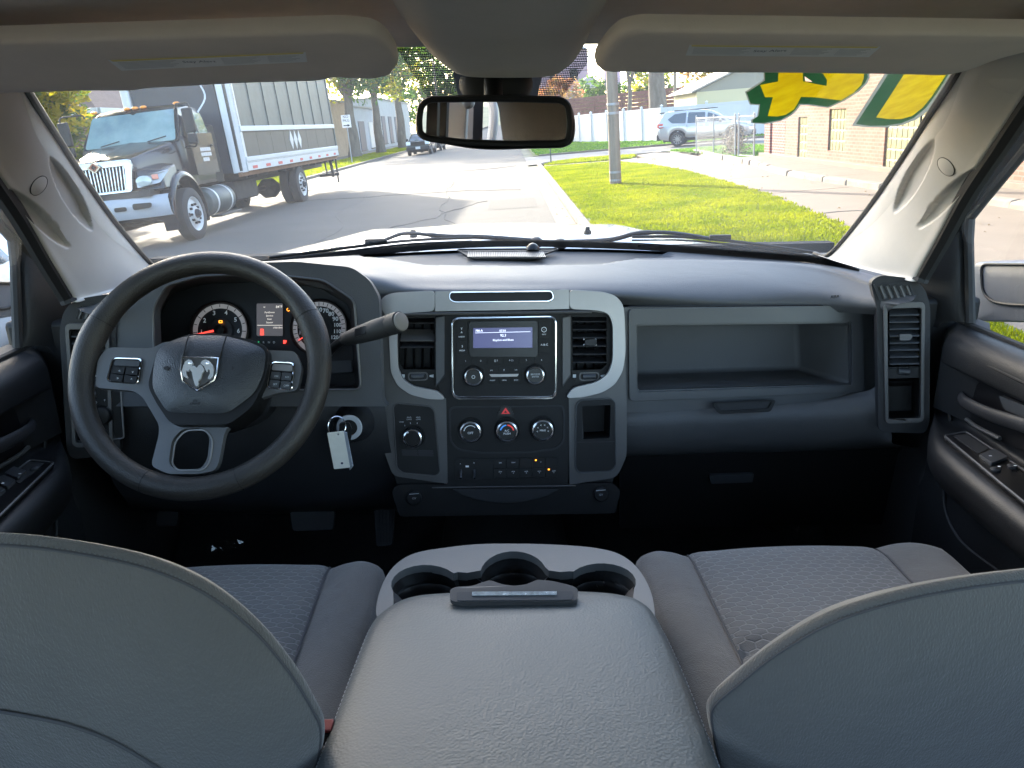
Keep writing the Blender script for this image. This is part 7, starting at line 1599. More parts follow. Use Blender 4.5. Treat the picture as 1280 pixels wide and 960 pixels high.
# ---- passenger vehicle from stations: (y, zbottom, zbelt, halfwidth) and a cabin
def vehicle(name, label, cat, M, body, cabin, wheels, r, paint, wind, grp=None, details=None, rimm=None, hatch=False):
    CUR[0] = M; t = thing(name, label, cat, (0, 0, 0), grp)
    ys = [q[0] for q in body]
    def at_(y, i):
        for a, c in zip(body, body[1:]):
            if a[0] <= y <= c[0]: return a[i] + (c[i] - a[i]) * (y - a[0]) / (c[0] - a[0])
        return body[-1][i]
    n_ = 90; y0, y1 = ys[0], ys[-1]; rows = []
    for k in range(n_):
        y = y0 + (y1 - y0) * k / (n_ - 1); zb, zt, hw = at_(y, 1), at_(y, 2), at_(y, 3)
        side = []
        zb0 = zb
        arch = 0
        for (wy) in wheels:
            dd = abs(y - wy)
            if dd < r * 1.18: arch = max(arch, r + math.sqrt((r * 1.18) ** 2 - dd * dd))
        zl = max(zb, arch)
        H_ = zt - zl
        pr = [(hw * .90, zl), (hw * .965, zl + H_ * .10), (hw * 1.0, zl + H_ * .35), (hw * 1.0, zl + H_ * .55), (hw * .985, zl + H_ * .74), (hw * .955, zl + H_ * .90), (hw * .90, zt - .005), (hw * .70, zt + .02), (0, zt + .035)]
        row = [(x, y, z) for x, z in pr] + [(-x, y, z) for x, z in pr[-2::-1]]; rows.append(row)
    b = MB(); b.grid(rows); b.f.append(tuple(range(len(rows[0])))); b.mi.append(0); b.f.append(tuple(range(len(b.v) - len(rows[0]), len(b.v)))); b.mi.append(0); part('body', b, paint, t, smooth=40)
    b = MB(); b.box((0, (y0 + y1) / 2, .42), (body[3][3] * 1.55, (y1 - y0) * .88, .35)); part('underbody', b, M_black, t)
    # cabin: profile (y, z) of roofline front to back at centre with half widths at belt/roof
    zB, hwB, hwR = cabin['zb'], cabin['hb'], cabin['hr']; pf = cabin['prof']    # list of (y,z) from front base over roof to rear base
    zmax = max(z for _, z in pf)
    def hw_at(z): return hwB + (hwR - hwB) * max(0, (z - zB)) / (zmax - zB)
    sp_ = spline([Vector((0, a, c)) for a, c in pf], 60); rows = []
    for p in sp_:
        h_ = hw_at(p.z); rows.append([(h_, p.y, p.z - .03), (h_ * .96, p.y, p.z - .008), (h_ * .8, p.y, p.z + .004), (0, p.y, p.z + .02), (-h_ * .8, p.y, p.z + .004), (-h_ * .96, p.y, p.z - .008), (-h_, p.y, p.z - .03)])
    b = MB(); b.grid(rows)
    for s in (1, -1):
        fl = [Vector((s * hw_at(p.z), p.y, p.z - .03)) for p in sp_]; b.grid([fl, [Vector((s * hwB, p.y, zB - .05)) for p in sp_]])
    part('cabin', b, paint, t, smooth=40)
    for s in (1, -1):
        for poly in cabin['side']:
            nn_ = Vector((s, 0, .3)).normalized(); P = [Vector((s * (hw_at(z) + .004), y, z)) for y, z in poly]; b = MB(); b.plate([rnd(P, .04, 3)], nn_ * .006); part('side_window', b, M_carglass, t)
    for key in ('front', 'rear'):
        if key in cabin:
            (ya, za), (yb_, zb_) = cabin[key]; P = [Vector((s * (hw_at(z) * .90), y, z)) for s, y, z in ((1, ya, za), (-1, ya, za), (-1, yb_, zb_), (1, yb_, zb_))]; n__ = (P[1] - P[0]).cross(P[2] - P[1]).normalized(); n__ = n__ if n__.z > 0 else -n__
            b = MB(); b.plate([rnd([p + n__ * .03 for p in P], .05, 3)], n__ * .008); part('windscreen' if key == 'front' else 'rear_window', b, M_carglass, t)
    for wy in wheels:
        for s in (1, -1):
            wheel(t, (s * (at_(wy, 3) - .10), wy, r), r, .23, s, rimm or M_silver)
            b = MB(); pts = [Vector((s * (at_(wy, 3) * .97 + .0), wy + math.cos(a) * r * 1.17, r + math.sin(a) * r * 1.17)) for a in [math.pi * k / 20 for k in range(21)]]; b.tube(pts, .022, 5); part('wheel_arch', b, M_dark if cabin.get('clad') else paint, t)
    if details: details(t)
    CUR[0] = WORLD
    return t
def bx(t, nm, c, size, m, bev=.01, label=None):
    b = MB(); b.box(c, size); return part(nm, b, m, t, bevel=bev, label=label)
M_suv = mat('suv_silver', (.42, .41, .40), .25, metal=.5, coat=.8, var=.02, vscale=3)
def suv_det(t):
    for s in (1, -1):
        bx(t, 'tail_lamp', (s * .80, -2.16, 1.02), (.16, .30, .22), mat('tail_red', (.45, .03, .03), .2, coat=1), .03)
        bx(t, 'headlamp', (s * .74, 2.12, .82), (.30, .30, .16), mat('lamp_clear', (.7, .72, .75), .1, coat=1), .04)
        bx(t, 'wing_mirror', (s * .99, .72, 1.12), (.16, .12, .13), M_suv, .03)
        bx(t, 'side_moulding', (s * .93, .0, .50), (.03, 1.9, .10), mat('moulding', (.20, .17, .13), .5), .01)
        bx(t, 'sill', (s * .90, .0, .33), (.08, 2.3, .14), M_black, .01)
        for y in (.05, -.85): bx(t, 'door_handle', (s * .935, y, .92), (.03, .16, .03), M_suv, .008)
        b = MB(); b.tube([(s * .62, .5, 1.68), (s * .62, -1.5, 1.68)], .018, 6); part('roof_rail', b, M_dark, t)
        for y in (1.0, .1, -.85):
            b = MB(); b.tube([(s * .932, y, .40), (s * .935, y, .80), (s * .90, y - .02, 1.02)], .006, 4); part('door_gap', b, M_black, t)
    bx(t, 'rear_bumper', (0, -2.26, .48), (1.62, .22, .30), M_dark, .05); bx(t, 'licence_plate', (0, -2.35, .78), (.32, .02, .16), mat('plate', (.6, .6, .6), .5), .005); bx(t, 'front_bumper', (0, 2.25, .42), (1.6, .2, .26), M_dark, .05); bx(t, 'spoiler', (0, -2.10, 1.62), (1.2, .25, .05), M_dark, .02)
ang = math.atan2(38.9 - 39.7, 10.96 - 8.5); suvM = Matrix.Translation((9.80, 40.15, -.04)) @ Matrix.Rotation(ang - math.pi / 2, 4, 'Z')
vehicle('parked_suv', 'silver SUV parked side-on before the white fence', 'car', suvM,
 [(-2.32, .50, .92, .78), (-2.22, .38, 1.02, .86), (-1.8, .30, 1.06, .93), (-.5, .26, 1.05, .945), (.9, .26, 1.02, .945), (1.5, .28, .98, .93), (2.05, .32, .88, .88), (2.3, .40, .74, .74)],
 dict(zb=1.02, hb=.90, hr=.66, prof=[(1.30, .98), (.60, 1.42), (.15, 1.60), (-.6, 1.68), (-1.5, 1.66), (-2.0, 1.58), (-2.22, 1.08)], side=[[(1.02, 1.06), (.50, 1.37), (.12, 1.50), (.08, 1.06)], [(.0, 1.06), (.0, 1.52), (-.80, 1.56), (-.85, 1.07)], [(-.93, 1.08), (-.9, 1.56), (-1.45, 1.53), (-1.80, 1.30), (-1.6, 1.12)]], front=((1.22, 1.03), (.25, 1.55)), rear=((-2.02, 1.54), (-2.19, 1.12)), clad=True), [-1.32, 1.38], .35, M_suv, None, details=suv_det)
# far parked pickups / cars facing us at the left kerb
def far_det(col_m):
    def f(t):
        bx(t, 'grille', (0, 2.42, .86), (1.1, .10, .30), M_black, .02); bx(t, 'front_bumper', (0, 2.46, .52), (1.8, .20, .24), M_dark, .03); bx(t, 'licence_plate', (0, 2.57, .56), (.36, .02, .18), M_vfence, .005)
        for s in (1, -1): bx(t, 'headlamp', (s * .72, 2.40, .90), (.34, .14, .24), mat('lamp_clear', (0, 0, 0)), .03); bx(t, 'wing_mirror', (s * 1.0, .9, 1.15), (.18, .12, .16), M_black, .02)
    return f
M_far = mat('dark_blue_paint', (.05, .065, .08), .25, coat=.8, metal=.2)
vb = [(-2.5, .45, .95, .82), (-2.3, .38, 1.02, .90), (-.5, .34, 1.04, .93), (1.0, .34, 1.04, .93), (2.1, .36, .98, .90), (2.45, .42, .90, .82)]
vc = dict(zb=1.02, hb=.88, hr=.68, prof=[(1.35, 1.0), (.7, 1.48), (.3, 1.60), (-.8, 1.64), (-1.8, 1.58), (-2.2, 1.06)], side=[[(1.05, 1.06), (.6, 1.38), (.12, 1.50), (.08, 1.06)], [(.0, 1.06), (.0, 1.52), (-.9, 1.52), (-.95, 1.07)]], front=((1.25, 1.06), (.42, 1.54)), rear=((-1.85, 1.5), (-2.15, 1.12)))
vehicle('parked_car', 'dark blue-grey car parked far off on the left kerb just left of the mirror', 'car', Matrix.Translation((-6.9, 63.5, -.05)) @ Matrix.Rotation(math.pi - .02, 4, 'Z'), vb, vc, [-1.5, 1.55], .37, M_far, None, 'cars parked far down the street', far_det(M_far))
vehicle('parked_car', 'second far parked car right behind the dark blue-grey one', 'car', Matrix.Translation((-6.7, 70.5, -.05)) @ Matrix.Rotation(math.pi - .02, 4, 'Z'), vb, vc, [-1.5, 1.55], .37, mat('charcoal_paint', (.03, .03, .035), .3, coat=.6), None, 'cars parked far down the street', far_det(M_far))
# sedan standing beside us, seen through the driver window
vehicle('silver_sedan', 'pale silver sedan standing in the street beyond the driver window', 'car', Matrix.Translation((-5.3, 5.6, -.04)) @ Matrix.Rotation(math.pi, 4, 'Z'), [(-2.3, .42, .86, .74), (-2.1, .32, .92, .84), (-.6, .26, .94, .89), (1.0, .26, .92, .89), (2.0, .30, .80, .84), (2.3, .38, .70, .72)],
 dict(zb=.92, hb=.84, hr=.60, prof=[(1.25, .90), (.5, 1.28), (.1, 1.40), (-.7, 1.43), (-1.2, 1.34), (-1.9, .94)], side=[[(.95, .96), (.45, 1.20), (.05, 1.30), (.05, .96)], [(-.05, .96), (-.05, 1.32), (-.75, 1.32), (-1.15, 1.12), (-1.2, .97)]], front=((1.2, .95), (.3, 1.35)), rear=((-1.25, 1.33), (-1.85, .97))), [-1.35, 1.4], .33, mat('pale_silver_paint', (.55, .57, .60), .25, metal=.3, coat=.8), None)
b = MB()

# ------------------------------------------------------------------ the box truck
TA = math.atan(.035)
TM = Matrix.Translation((-6.58, 16.15, -.05)) @ Matrix.Rotation(-TA, 4, 'Z') @ Matrix.Rotation(-.030, 4, 'Y')
CUR[0] = TM
tk = thing('box_truck', 'black and silver medium box truck with chrome grille parked on the left facing us', 'truck', (-1.2, 3, 0))
M_tblack = mat('truck_black_paint', (.005, .007, .012), .22, spec=.28, coat=.25, var=.1, vscale=3); M_alu = mat('scuffed_aluminium', (.085, .095, .092), .5, metal=.2, spec=.3, bump=.25, bscale=5, var=.25, vscale=2.5, dist=.006)
M_alud = mat('dull_aluminium', (.066, .060, .055), .5, metal=.15, spec=.3, bump=.2, bscale=6, var=.25, vscale=3, dist=.005); M_twhite = mat('truck_white', (.50, .50, .50), .4, var=.06, vscale=4); M_tgrey = mat('bumper_grey', (.26, .27, .30), .45, var=.05, vscale=3); M_chr2 = mat('grille_chrome', (.36, .37, .39), .2, metal=1)
M_frame = mat('chassis_dark', (.035, .030, .028), .8, var=.4, vscale=5); M_rust = mat('wood_sill', (.20, .11, .06), .85, var=.3, vscale=5)
W2 = 2.44
# box body: x from 0.06 to -2.5
bxX, bxY0, bxY1, bz0, bz1 = .06, 3.05, 12.4, 1.18, 3.95
b = MB(); b.box((bxX - 1.28, (bxY0 + bxY1) / 2, (bz0 + bz1) / 2 + .02), (2.46, bxY1 - bxY0 - .1, bz1 - bz0)); part('box_core', b, M_alud, tk)
npan = 8
for k in range(npan):
    a = bxY0 + .30 + (bxY1 - bxY0 - .42) * k / npan; c = bxY0 + .30 + (bxY1 - bxY0 - .42) * (k + 1) / npan
    b = MB(); b.box((bxX - .02, (a + c) / 2, (2.22 + bz1) / 2), (.025, c - a - .012, bz1 - 2.22)); part('side_panel', b, M_alu, tk)
    b = MB(); b.box((bxX - .02, (a + c) / 2, (1.50 + 2.10) / 2), (.025, c - a - .012, .60)); part('side_panel', b, M_alud, tk)
    b = MB(); b.box((bxX + .0, a, (2.22 + bz1) / 2), (.03, .05, bz1 - 2.22)); part('side_post', b, M_alu, tk)
for z, h_ in ((2.16, .13), (1.45, .11)):
    b = MB(); b.box((bxX + .02, (bxY0 + bxY1) / 2 + .12, z), (.05, bxY1 - bxY0 - .3, h_)); part('rub_rail', b, M_twhite, tk, bevel=.012)
b = MB(); b.box((bxX + .01, (bxY0 + bxY1) / 2 + .1, 1.29), (.05, bxY1 - bxY0 - .3, .22)); part('bottom_rail', b, M_twhite, tk)
for k in range(9):
    b = MB(); b.box((bxX + .04, bxY0 + .75 + k * 1.0, 1.25), (.006, .34 if k < 3 else .26, .07)); part('reflector', b, mat('reflector_red', (.5, .05, .05), .4), tk)
b = MB()
for k in range(150):
    for z in (1.37,): b.box((bxX + .037, bxY0 + .35 + k * .06, z), (.005, .012, .012))
part('rivet', b, M_alud, tk, kind='stuff')
b = MB(); rows = []
for z in (bz0 - .02, bz1 + .03): rows.append([(bxX + .01 - .26 * (1 - math.sin(a)), bxY0 + .26 - .26 * math.cos(a) if False else bxY0 + .30 - .30 * math.cos(a), z) for a in [math.pi / 2 * k / 8 for k in range(9)]])
b.grid(rows); b.box((bxX - .01, bxY0 + .33, (bz0 + bz1) / 2), (.05, .16, bz1 - bz0)); part('corner_post', b, M_twhite, tk)
b = MB(); b.box((bxX - 2.40, bxY0 + .02, (bz0 + bz1) / 2), (.20, .22, bz1 - bz0)); part('corner_post', b, M_twhite, tk, bevel=.05)
b = MB(); b.box((bxX - 1.28, bxY0 + .03, (bz0 + bz1) / 2), (2.0, .06, bz1 - bz0)); part('front_bulkhead', b, mat('dark_bulkhead', (.030, .034, .045), .5, var=.2, vscale=2), tk)
b = MB(); b.box((bxX - .01, bxY1 - .03, (bz0 + bz1) / 2), (.06, .12, bz1 - bz0 + .05)); part('rear_post', b, M_alu, tk)
for k in range(3):
    y = bxY0 + 4.25 + .40 * k; zc = 1.82; b = MB(); b.plate([[Vector((bxX - .005, y + dy, zc + dz)) for dy, dz in ((0, -.27), (.17, 0), (0, .27), (-.17, 0))]], Vector((.012, 0, 0))); part('diamond_mark', b, M_twhite, tk, smooth=0)
b = MB(); b.box((bxX - 1.2, 7.0, .98), (.9, 11.5, .26)); part('chassis_rail', b, M_frame, tk)
b = MB(); b.box((bxX - .10, (bxY0 + bxY1) / 2, 1.12), (.08, bxY1 - bxY0, .10)); part('sill_board', b, M_rust, tk)
for k in range(12):
    b = MB(); b.box((bxX - 1.2, bxY0 + .4 + k * .78, 1.06), (2.2, .08, .12)); part('cross_member', b, M_frame, tk)
b = MB(); b.box((bxX - 1.0, 4.1, .74), (1.2, 1.6, .5)); b.box((bxX - 1.2, 5.9, .7), (.6, .5, .5)); part('gearbox', b, M_frame, tk, bevel=.05)
b = MB(); b.tube([(bxX - 1.2, 4, .62), (bxX - 1.2, 7.8, .55)], .07, 10); part('drive_shaft', b, M_frame, tk)
b = MB(); b.lathe((bxX - 2.3, 7.9, .52), (1, 0, 0), [(.10, 0), (.10, .8), (.28, 1.0), (.28, 1.3), (.10, 1.5), (.10, 2.1)], 16); part('rear_axle', b, M_frame, tk)
for dx, s in ((-.16, 1), (-.46, 1), (-2.30, -1), (-2.0, -1)): wheel(tk, (dx, 7.9, .53), .53, .26, s, M_twhite, truck=True)
wheel(tk, (-.10, .0, .53), .53, .27, 1, M_twhite, truck=True); wheel(tk, (-2.30, .0, .53), .53, .27, -1, M_twhite, truck=True)
b = MB(); b.tube([(-.2, 0, .5), (-2.2, 0, .5)], .08, 8); part('front_axle', b, M_frame, tk)
# fuel tank with straps and step
b = MB(); b.lathe((-.36, 1.18, .66), (0, 1, 0), [(.20, -.02), (.29, 0), (.31, .03), (.31, 1.32), (.29, 1.36), (.20, 1.38)], 30); ft = part('fuel_tank', b, M_alu, tk)
for y in (1.45, 2.25):
    b = MB(); b.lathe((-.36, y, .66), (0, 1, 0), [(.313, 0), (.322, .005), (.322, .07), (.313, .075)], 30, caps=False); part('tank_strap', b, M_twhite, ft)
b = MB(); b.box((-.10, 1.9, .34), (.26, 1.2, .05)); part('step', b, M_alud, tk, bevel=.01)
b = MB(); b.lathe((-.28, 1.10, .90), (-.2, -.5, .9), [(.05, 0), (.05, .08), (0, .09)], 12, caps=False); part('tank_cap', b, mat('blue_cap', (.03, .22, .42), .4), tk)
b = MB(); b.box((-.15, 12.0, .85), (.08, .10, .75), Matrix.Rotation(.15, 4, 'X')); b.box((-.35, 12.3, .55), (.7, .10, .10)); part('rear_bumper', b, M_frame, tk)
b = MB(); b.box((-.25, 11.6, .95), (.03, .10, .75), Matrix.Rotation(.12, 4, 'X')); part('mudflap', b, M_black, tk); b = MB(); b.box((-.1, 12.5, .8), (.05, .05, 1.1), Matrix.Rotation(-.12, 4, 'X')); part('tail_lift_arm', b, M_dark, tk)
# cab
cx = -1.22
def T(pts): return [Vector(p) for p in pts]
b = MB()   # cab shell as lofted sections from windscreen base to back
secs_ = []
for y, zt, hw in ((.55, 1.90, 1.04), (.62, 2.02, 1.04), (.95, 2.50, 1.00), (1.10, 2.60, .98), (1.5, 2.64, .98), (1.95, 2.60, .98), (2.0, 2.55, .98)):
    pr = [(hw + .04, .95), (hw + .06, 1.4), (hw + .05, 1.85), (hw * .99 if zt > 2.2 else hw, min(zt, 2.35)), (hw * .93, zt - .06), (hw * .82, zt), (0, zt + .03)]
    secs_.append([(cx + x, y, min(z, zt + .03)) for x, z in pr] + [(cx - x, y, min(z, zt + .03)) for x, z in pr[-2::-1]])
b.grid(secs_); b.f.append(tuple(range(13))); b.mi.append(0); b.f.append(tuple(range(len(b.v) - 13, len(b.v)))); b.mi.append(0); part('cab', b, M_tblack, tk, smooth=35)
b = MB(); P = T([(cx + .97, .52, 1.88), (cx - .97, .52, 1.88), (cx - .90, .98, 2.50), (cx + .90, .98, 2.50)]); b.plate([rnd(P, .06, 4)], Vector((0, -.035, .02))); wsn = part('windscreen', b, mat('truck_windscreen', (.10, .17, .20), .05, spec=1, coat=1, c2=(.22, .32, .33), vscale=.9), tk)
b = MB(); P = T([(cx + .95, .54, 1.88), (cx + 1.03, .54, 1.88), (cx + .96, 1.0, 2.52), (cx + .88, 1.0, 2.52)]); b.plate([P], Vector((0, -.05, .02))); part('cab_pillar', b, M_tblack, tk, bevel=.01)
for x in (-.9, -.18, .0, .18, .9):
    b = MB(); b.ico((cx + x, 1.08, 2.63), .075, 2, (1, .7, .45)); part('marker_lamp', b, mat('marker_orange', (.85, .28, .03), .3, coat=.5), tk)
# door and its glass on the side facing us
b = MB(); b.plate([rnd(T([(.005 - .10 + .02, .72, 1.15), (-.08, 1.90, 1.15), (-.08, 1.90, 2.0), (-.08, .72, 2.0)]), .04, 3)], Vector((.03, 0, 0))); dr = part('cab_door', b, M_tblack, tk, bevel=.01)
b = MB(); b.plate([rnd(T([(-.10, .80, 1.98), (-.10, 1.80, 1.98), (-.19, 1.80, 2.42), (-.19, 1.08, 2.42)]), .05, 3)], Vector((.02, 0, .005))); part('door_window', b, mat('door_glass', (.14, .22, .24), .06, spec=.9, coat=1, c2=(.05, .09, .08), vscale=2), dr)
b = MB(); b.plate([T([(-.095, 1.30, 1.98), (-.095, 1.35, 1.98), (-.185, 1.35, 2.42), (-.185, 1.30, 2.42)])], Vector((.03, 0, 0))); part('window_divider', b, M_tblack, dr)
b = MB()
for k, (t_, z) in enumerate((('LOGISTICS', 1.66), ('EXPRESS', 1.56), ('SERVICES', 1.46))):
    pass
for k in range(3):
    for j in range(5 if k != 2 else 3): b.box((-.045, 1.10 + j * .11 + .055 + (.05 if k == 2 else 0), 1.66 - k * .105), (.004, .095, .075))
part('door_lettering', b, M_twhite, dr, smooth=0, kind='stuff')
b = MB(); b.box((-.03, 1.72, 1.72), (.03, .16, .05)); part('door_handle', b, M_black, dr, bevel=.01)
# hood: long sloping, separate fenders
rows = []
for y, zt, hw, hz in ((-.92, 1.62, .62, 1.05), (-.80, 1.66, .66, 1.05), (-.4, 1.74, .72, 1.1), (.1, 1.83, .82, 1.2), (.55, 1.92, .94, 1.3)):
    pr = [(hw + .06, hz), (hw + .03, zt - .25), (hw, zt - .10), (hw * .92, zt - .03), (hw * .6, zt), (.12, zt + .02), (0, zt + .03)]
    rows.append([(cx + x, y, z) for x, z in pr] + [(cx - x, y, z) for x, z in pr[-2::-1]])
b = MB(); b.grid(sgrid(rows, 40, 24)); part('hood', b, M_tblack, tk, smooth=60)
for s in (1, -1):
    rows = []
    for k in range(15):
        a = R(-12 + 204 * k / 14); yy = -.02 - math.cos(a) * .80 * (1 if a < 1.57 else .95); zz = .62 + math.sin(a) * .80
        rows.append([(cx + s * .70, yy * .94, zz + .10), (cx + s * .95, yy * .97, zz + .03), (cx + s * 1.16, yy, zz - .02), (cx + s * 1.20, yy * .985, zz - .08), (cx + s * 1.20, yy * .93, zz - .14), (cx + s * .9, yy * .90, zz - .16)])
    b = MB(); b.grid(sgrid(rows, 14, 40)); part('fender', b, M_tblack, tk, smooth=60)
    b = MB(); b.hexa(T([(cx + s * .68, -1.0, .98), (cx + s * 1.15, -.85, .98), (cx + s * 1.17, -.2, .98), (cx + s * .7, -.2, .98), (cx + s * .66, -.92, 1.42), (cx + s * 1.08, -.72, 1.36), (cx + s * 1.12, -.1, 1.45), (cx + s * .7, -.1, 1.5)])); part('fender_nose', b, M_tblack, tk, bevel=.05, seg=3)
    b = MB(); P = T([(cx + s * .69, -1.03, 1.06), (cx + s * 1.10, -.90, 1.12), (cx + s * 1.20, -.62, 1.34), (cx + s * .95, -.90, 1.30), (cx + s * .69, -1.0, 1.22)]); b.plate([rnd(P, .04, 3)], Vector((s * .03, -.04, .01))); hl_ = part('headlamp', b, mat('headlamp_shell', (.32, .33, .34), .25, coat=.8), tk, bevel=.006)
    b = MB(); c_ = Vector((cx + s * .86, -1.03, 1.19)); b.lathe(c_, (s * .2, -1, .1), [(.10, 0), (.095, .02), (0, .045)], 20, caps=False, sx=1.5); part('headlamp_lens', b, mat('lamp_lens', (.30, .34, .34), .08, coat=1), hl_); b = MB(); b.box(Vector((cx + s * 1.04, -.92, 1.24)), (.12, .05, .09), Matrix.Rotation(s * .4, 4, 'Z')); part('turn_lamp', b, mat('turn_lens', (.5, .16, .12), .2, coat=1), hl_, bevel=.01)
# grille with chrome surround and bars
gy = -1.0
ol = T([(cx - .68, gy + .02, 1.62), (cx + .68, gy + .02, 1.62), (cx + .72, gy, 1.50), (cx + .64, gy - .06, 1.02), (cx - .64, gy - .06, 1.02), (cx - .72, gy, 1.50)]); il = T([(cx - .56, gy + .005, 1.50), (cx + .56, gy + .005, 1.50), (cx + .57, gy - .0, 1.44), (cx + .52, gy - .05, 1.07), (cx - .52, gy - .05, 1.07), (cx - .57, gy - .0, 1.44)])
b = MB(); b.plate([rnd(ol, .06, 3), rnd(il, .03, 3)], Vector((0, -.07, 0))); gr_ = part('grille_surround', b, M_chr2, tk, bevel=.012)
b = MB(); b.plate([rnd(il, .03, 3)], Vector((0, .05, 0))); part('grille_void', b, M_black, gr_)
for k in range(17):
    x = -.50 + k * 1.0 / 16; b = MB(); b.hexa(T([(cx + x - .012, gy - .10, 1.06), (cx + x + .012, gy - .10, 1.06), (cx + x + .012, gy - .04, 1.06), (cx + x - .012, gy - .04, 1.06), (cx + x * 1.08 - .012, gy - .05, 1.50), (cx + x * 1.08 + .012, gy - .05, 1.50), (cx + x * 1.08 + .012, gy + .0, 1.50), (cx + x * 1.08 - .012, gy + .0, 1.50)])); part('grille_bar', b, M_chr2, gr_, bevel=.004)
b = MB(); b.plate([T([(cx, gy - .08, 1.42), (cx + .14, gy - .08, 1.53), (cx, gy - .08, 1.64), (cx - .14, gy - .08, 1.53)]), T([(cx, gy - .08, 1.45), (cx + .10, gy - .08, 1.53), (cx, gy - .08, 1.61), (cx - .10, gy - .08, 1.53)])], Vector((0, -.02, 0))); eb = part('diamond_emblem', b, M_chr2, gr_); b = MB(); b.plate([T([(cx, gy - .08, 1.45), (cx + .10, gy - .08, 1.53), (cx, gy - .08, 1.61), (cx - .10, gy - .08, 1.53)])], Vector((0, -.01, 0))); b2 = part('emblem_field', b, mat('emblem_rust', (.30, .09, .05), .5), gr_); b = MB(); b.plate([T([(cx, gy - .10, 1.48), (cx + .05, gy - .10, 1.53), (cx, gy - .10, 1.58), (cx - .05, gy - .10, 1.53)])], Vector((0, -.01, 0))); part('emblem_core', b, M_black, gr_)
# bumper with fog-lamp openings
lo__ = T([(cx + x, -1.10 + .22 * (abs(x) / 1.2) ** 3, .55) for x in [-1.20 + 2.40 * k / 16 for k in range(17)]]); 
b = MB(); b.grid([[p + Vector((0, .10, 0)) for p in lo__], lo__, [p + Vector((0, -.05, .10)) for p in lo__], [p + Vector((0, -.05, .34)) for p in lo__], [p + Vector((0, .0, .40)) for p in lo__], [p + Vector((0, .12, .40)) for p in lo__]]); bp_ = part('front_bumper', b, M_tgrey, tk, smooth=50)
for x in (.78, .34, -.34, -.78):
    b = MB(); P = T([(cx + x - .19, -1.17, .72), (cx + x + .17, -1.16, .74), (cx + x + .19, -1.155, .83), (cx + x - .19, -1.17, .84)]); 
    if abs(x) < .5: P = T([(cx + x - .12, -1.17, .72), (cx + x + .12, -1.17, .72), (cx + x + .12, -1.17, .80), (cx + x - .12, -1.17, .80)])
    b.plate([rnd(P, .05, 4)], Vector((0, -.012, 0))); part('bumper_opening', b, M_black, bp_)
b = MB(); b.box((cx, -.85, .96), (1.9, .5, .12)); part('radiator_base', b, M_frame, tk)
# mirrors on their hoops
for s in (1, -1):
    x = cx + s * 1.22; b = MB(); b.tube(rnd(T([(cx + s * 1.0, .75, 1.75), (x + s * .14, .55, 1.72), (x + s * .16, .55, 2.58), (cx + s * .98, .80, 2.60)]), .08, 4), .018, 6); mr_ = part('mirror_hoop', b, M_dark, tk)
    b = MB(); b.box((x + s * .10, .53, 2.24), (.22, .09, .48)); part('mirror', b, M_dark, mr_, bevel=.03); b = MB(); b.box((x + s * .10, .53, 1.88), (.20, .09, .20)); part('mirror', b, M_dark, mr_, bevel=.03)
for s in (1, -1):
    b = MB(); b.tube(T([(cx + s * .5 - .1, .44, 1.92), (cx + s * .5 + .30, .47, 1.99)]), .012, 5); part('wiper', b, M_black, wsn)
b = MB(); b.tube(spline(T([(-.35, 2.1, 2.55), (-.25, 2.5, 2.9), (-.5, 2.9, 3.3)]), 10), .02, 6); part('air_hose', b, M_twhite, tk)
b = MB(); b.box((cx + .78, 2.45, 1.65), (.30, .5, 1.3)); part('air_box', b, M_black, tk, bevel=.04)
CUR[0] = WORLD
# the tall front end sits a hand higher than its wheels
for ch in tk.children:
    nm = ch.name.split('.')[0]
    if nm in ('cab', 'windscreen', 'cab_pillar', 'marker_lamp', 'cab_door', 'hood', 'fender_nose', 'headlamp', 'grille_surround', 'front_bumper', 'mirror_hoop', 'radiator_base'):
        dz = .07 if nm == 'front_bumper' else .11
        for o in [ch] + list(ch.children_recursive): o.data.transform(Matrix.Translation((0, 0, dz)))

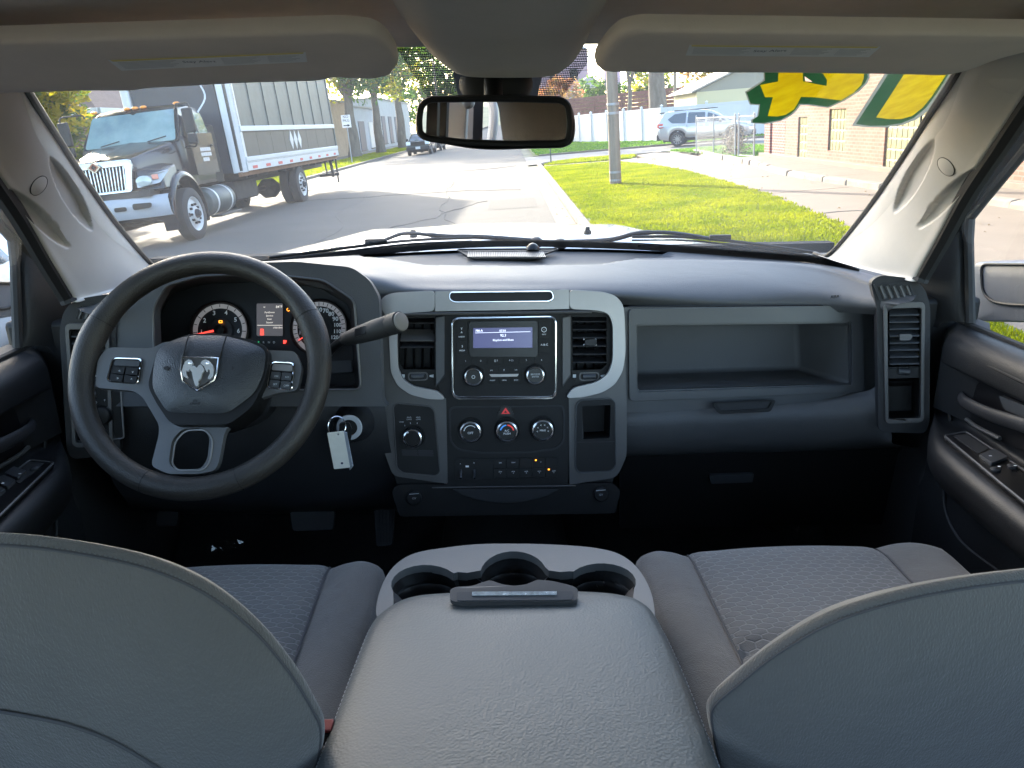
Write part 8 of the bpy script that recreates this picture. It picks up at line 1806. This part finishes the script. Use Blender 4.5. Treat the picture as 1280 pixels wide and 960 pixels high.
# fallen leaves along the kerb, on the lawn and on the concrete
b = MB(); rg = random.Random(77)
for _ in range(230):
    k = rg.random() ** .6
    if k < .35: x, y, z = rg.uniform(.75, 1.07), 3 + 30 * rg.random() ** 1.5, -.070
    elif k < .65: x, y, z = rg.uniform(5.0, 6.6), rg.uniform(8, 30), .022
    elif k < .85: x, y, z = rg.uniform(-9.7, -5), rg.uniform(12, 60), -.05
    elif k < .93: x, y, z = rg.uniform(1.4, 4.2), rg.uniform(9, 28), .07
    else: x, y, z = rg.uniform(-5, .7), rg.uniform(14, 50), -.055
    a = rg.uniform(0, 6.28); s_ = rg.uniform(.018, .036); c, s2 = math.cos(a) * s_, math.sin(a) * s_
    b.add([Vector((x - c, y - s2, z)), Vector((x + s2 * .5, y - c * .5, z + .012)), Vector((x + c, y + s2, z + .004)), Vector((x - s2 * .5, y + c * .5, z + .015))], [(0, 1, 2, 3)])
o = part('fallen_leaves', b, mat('dead_leaf', (.17, .10, .04), .8, c2=(.30, .20, .06), vscale=2), None, smooth=0, kind='stuff', fix=False)

# more wear in the road: wandering cracks, a darker patch
def camber(x): return -.02 - .06 * ((x + 4.35) / 5.5) ** 2 + .003
for sd, x, y, dx, dy, n_ in ((1, -1.2, 14, -.05, .5, 40), (3, .2, 22, -.28, .12, 30), (5, -4.0, 12, .12, .3, 26)):
    rg = random.Random(sd); P = []
    for k in range(n_): P.append((x, y, camber(x))); x += dx + rg.gauss(0, .09); y += dy + rg.gauss(0, .09)
    P = [p for p in P if -9.7 < p[0] < .65]
    b = MB(); b.tube(P, [.004 + .003 * rg.random() for _ in P], 4, sy=.3); part('road_crack', b, MATS['tar'], None, kind='structure')
M_patch = mat('asphalt_patch', (.041, .038, .036), .92, bump=.7, bscale=70, detail=8, var=.15, vscale=3, dist=.006)
for x0, x1, y0, y1 in ((-3.4, -1.6, 27, 33), (-.6, .5, 17.2, 19.4), (-6.0, -4.8, 36, 40)):
    b = MB(); b.grid([[(x0 + (x1 - x0) * i / 6, y, camber(x0 + (x1 - x0) * i / 6) + .001) for i in range(7)] for y in (y0, (y0 + y1) / 2, y1)]); part('road_patch', b, M_patch, None, kind='structure', fix=False)
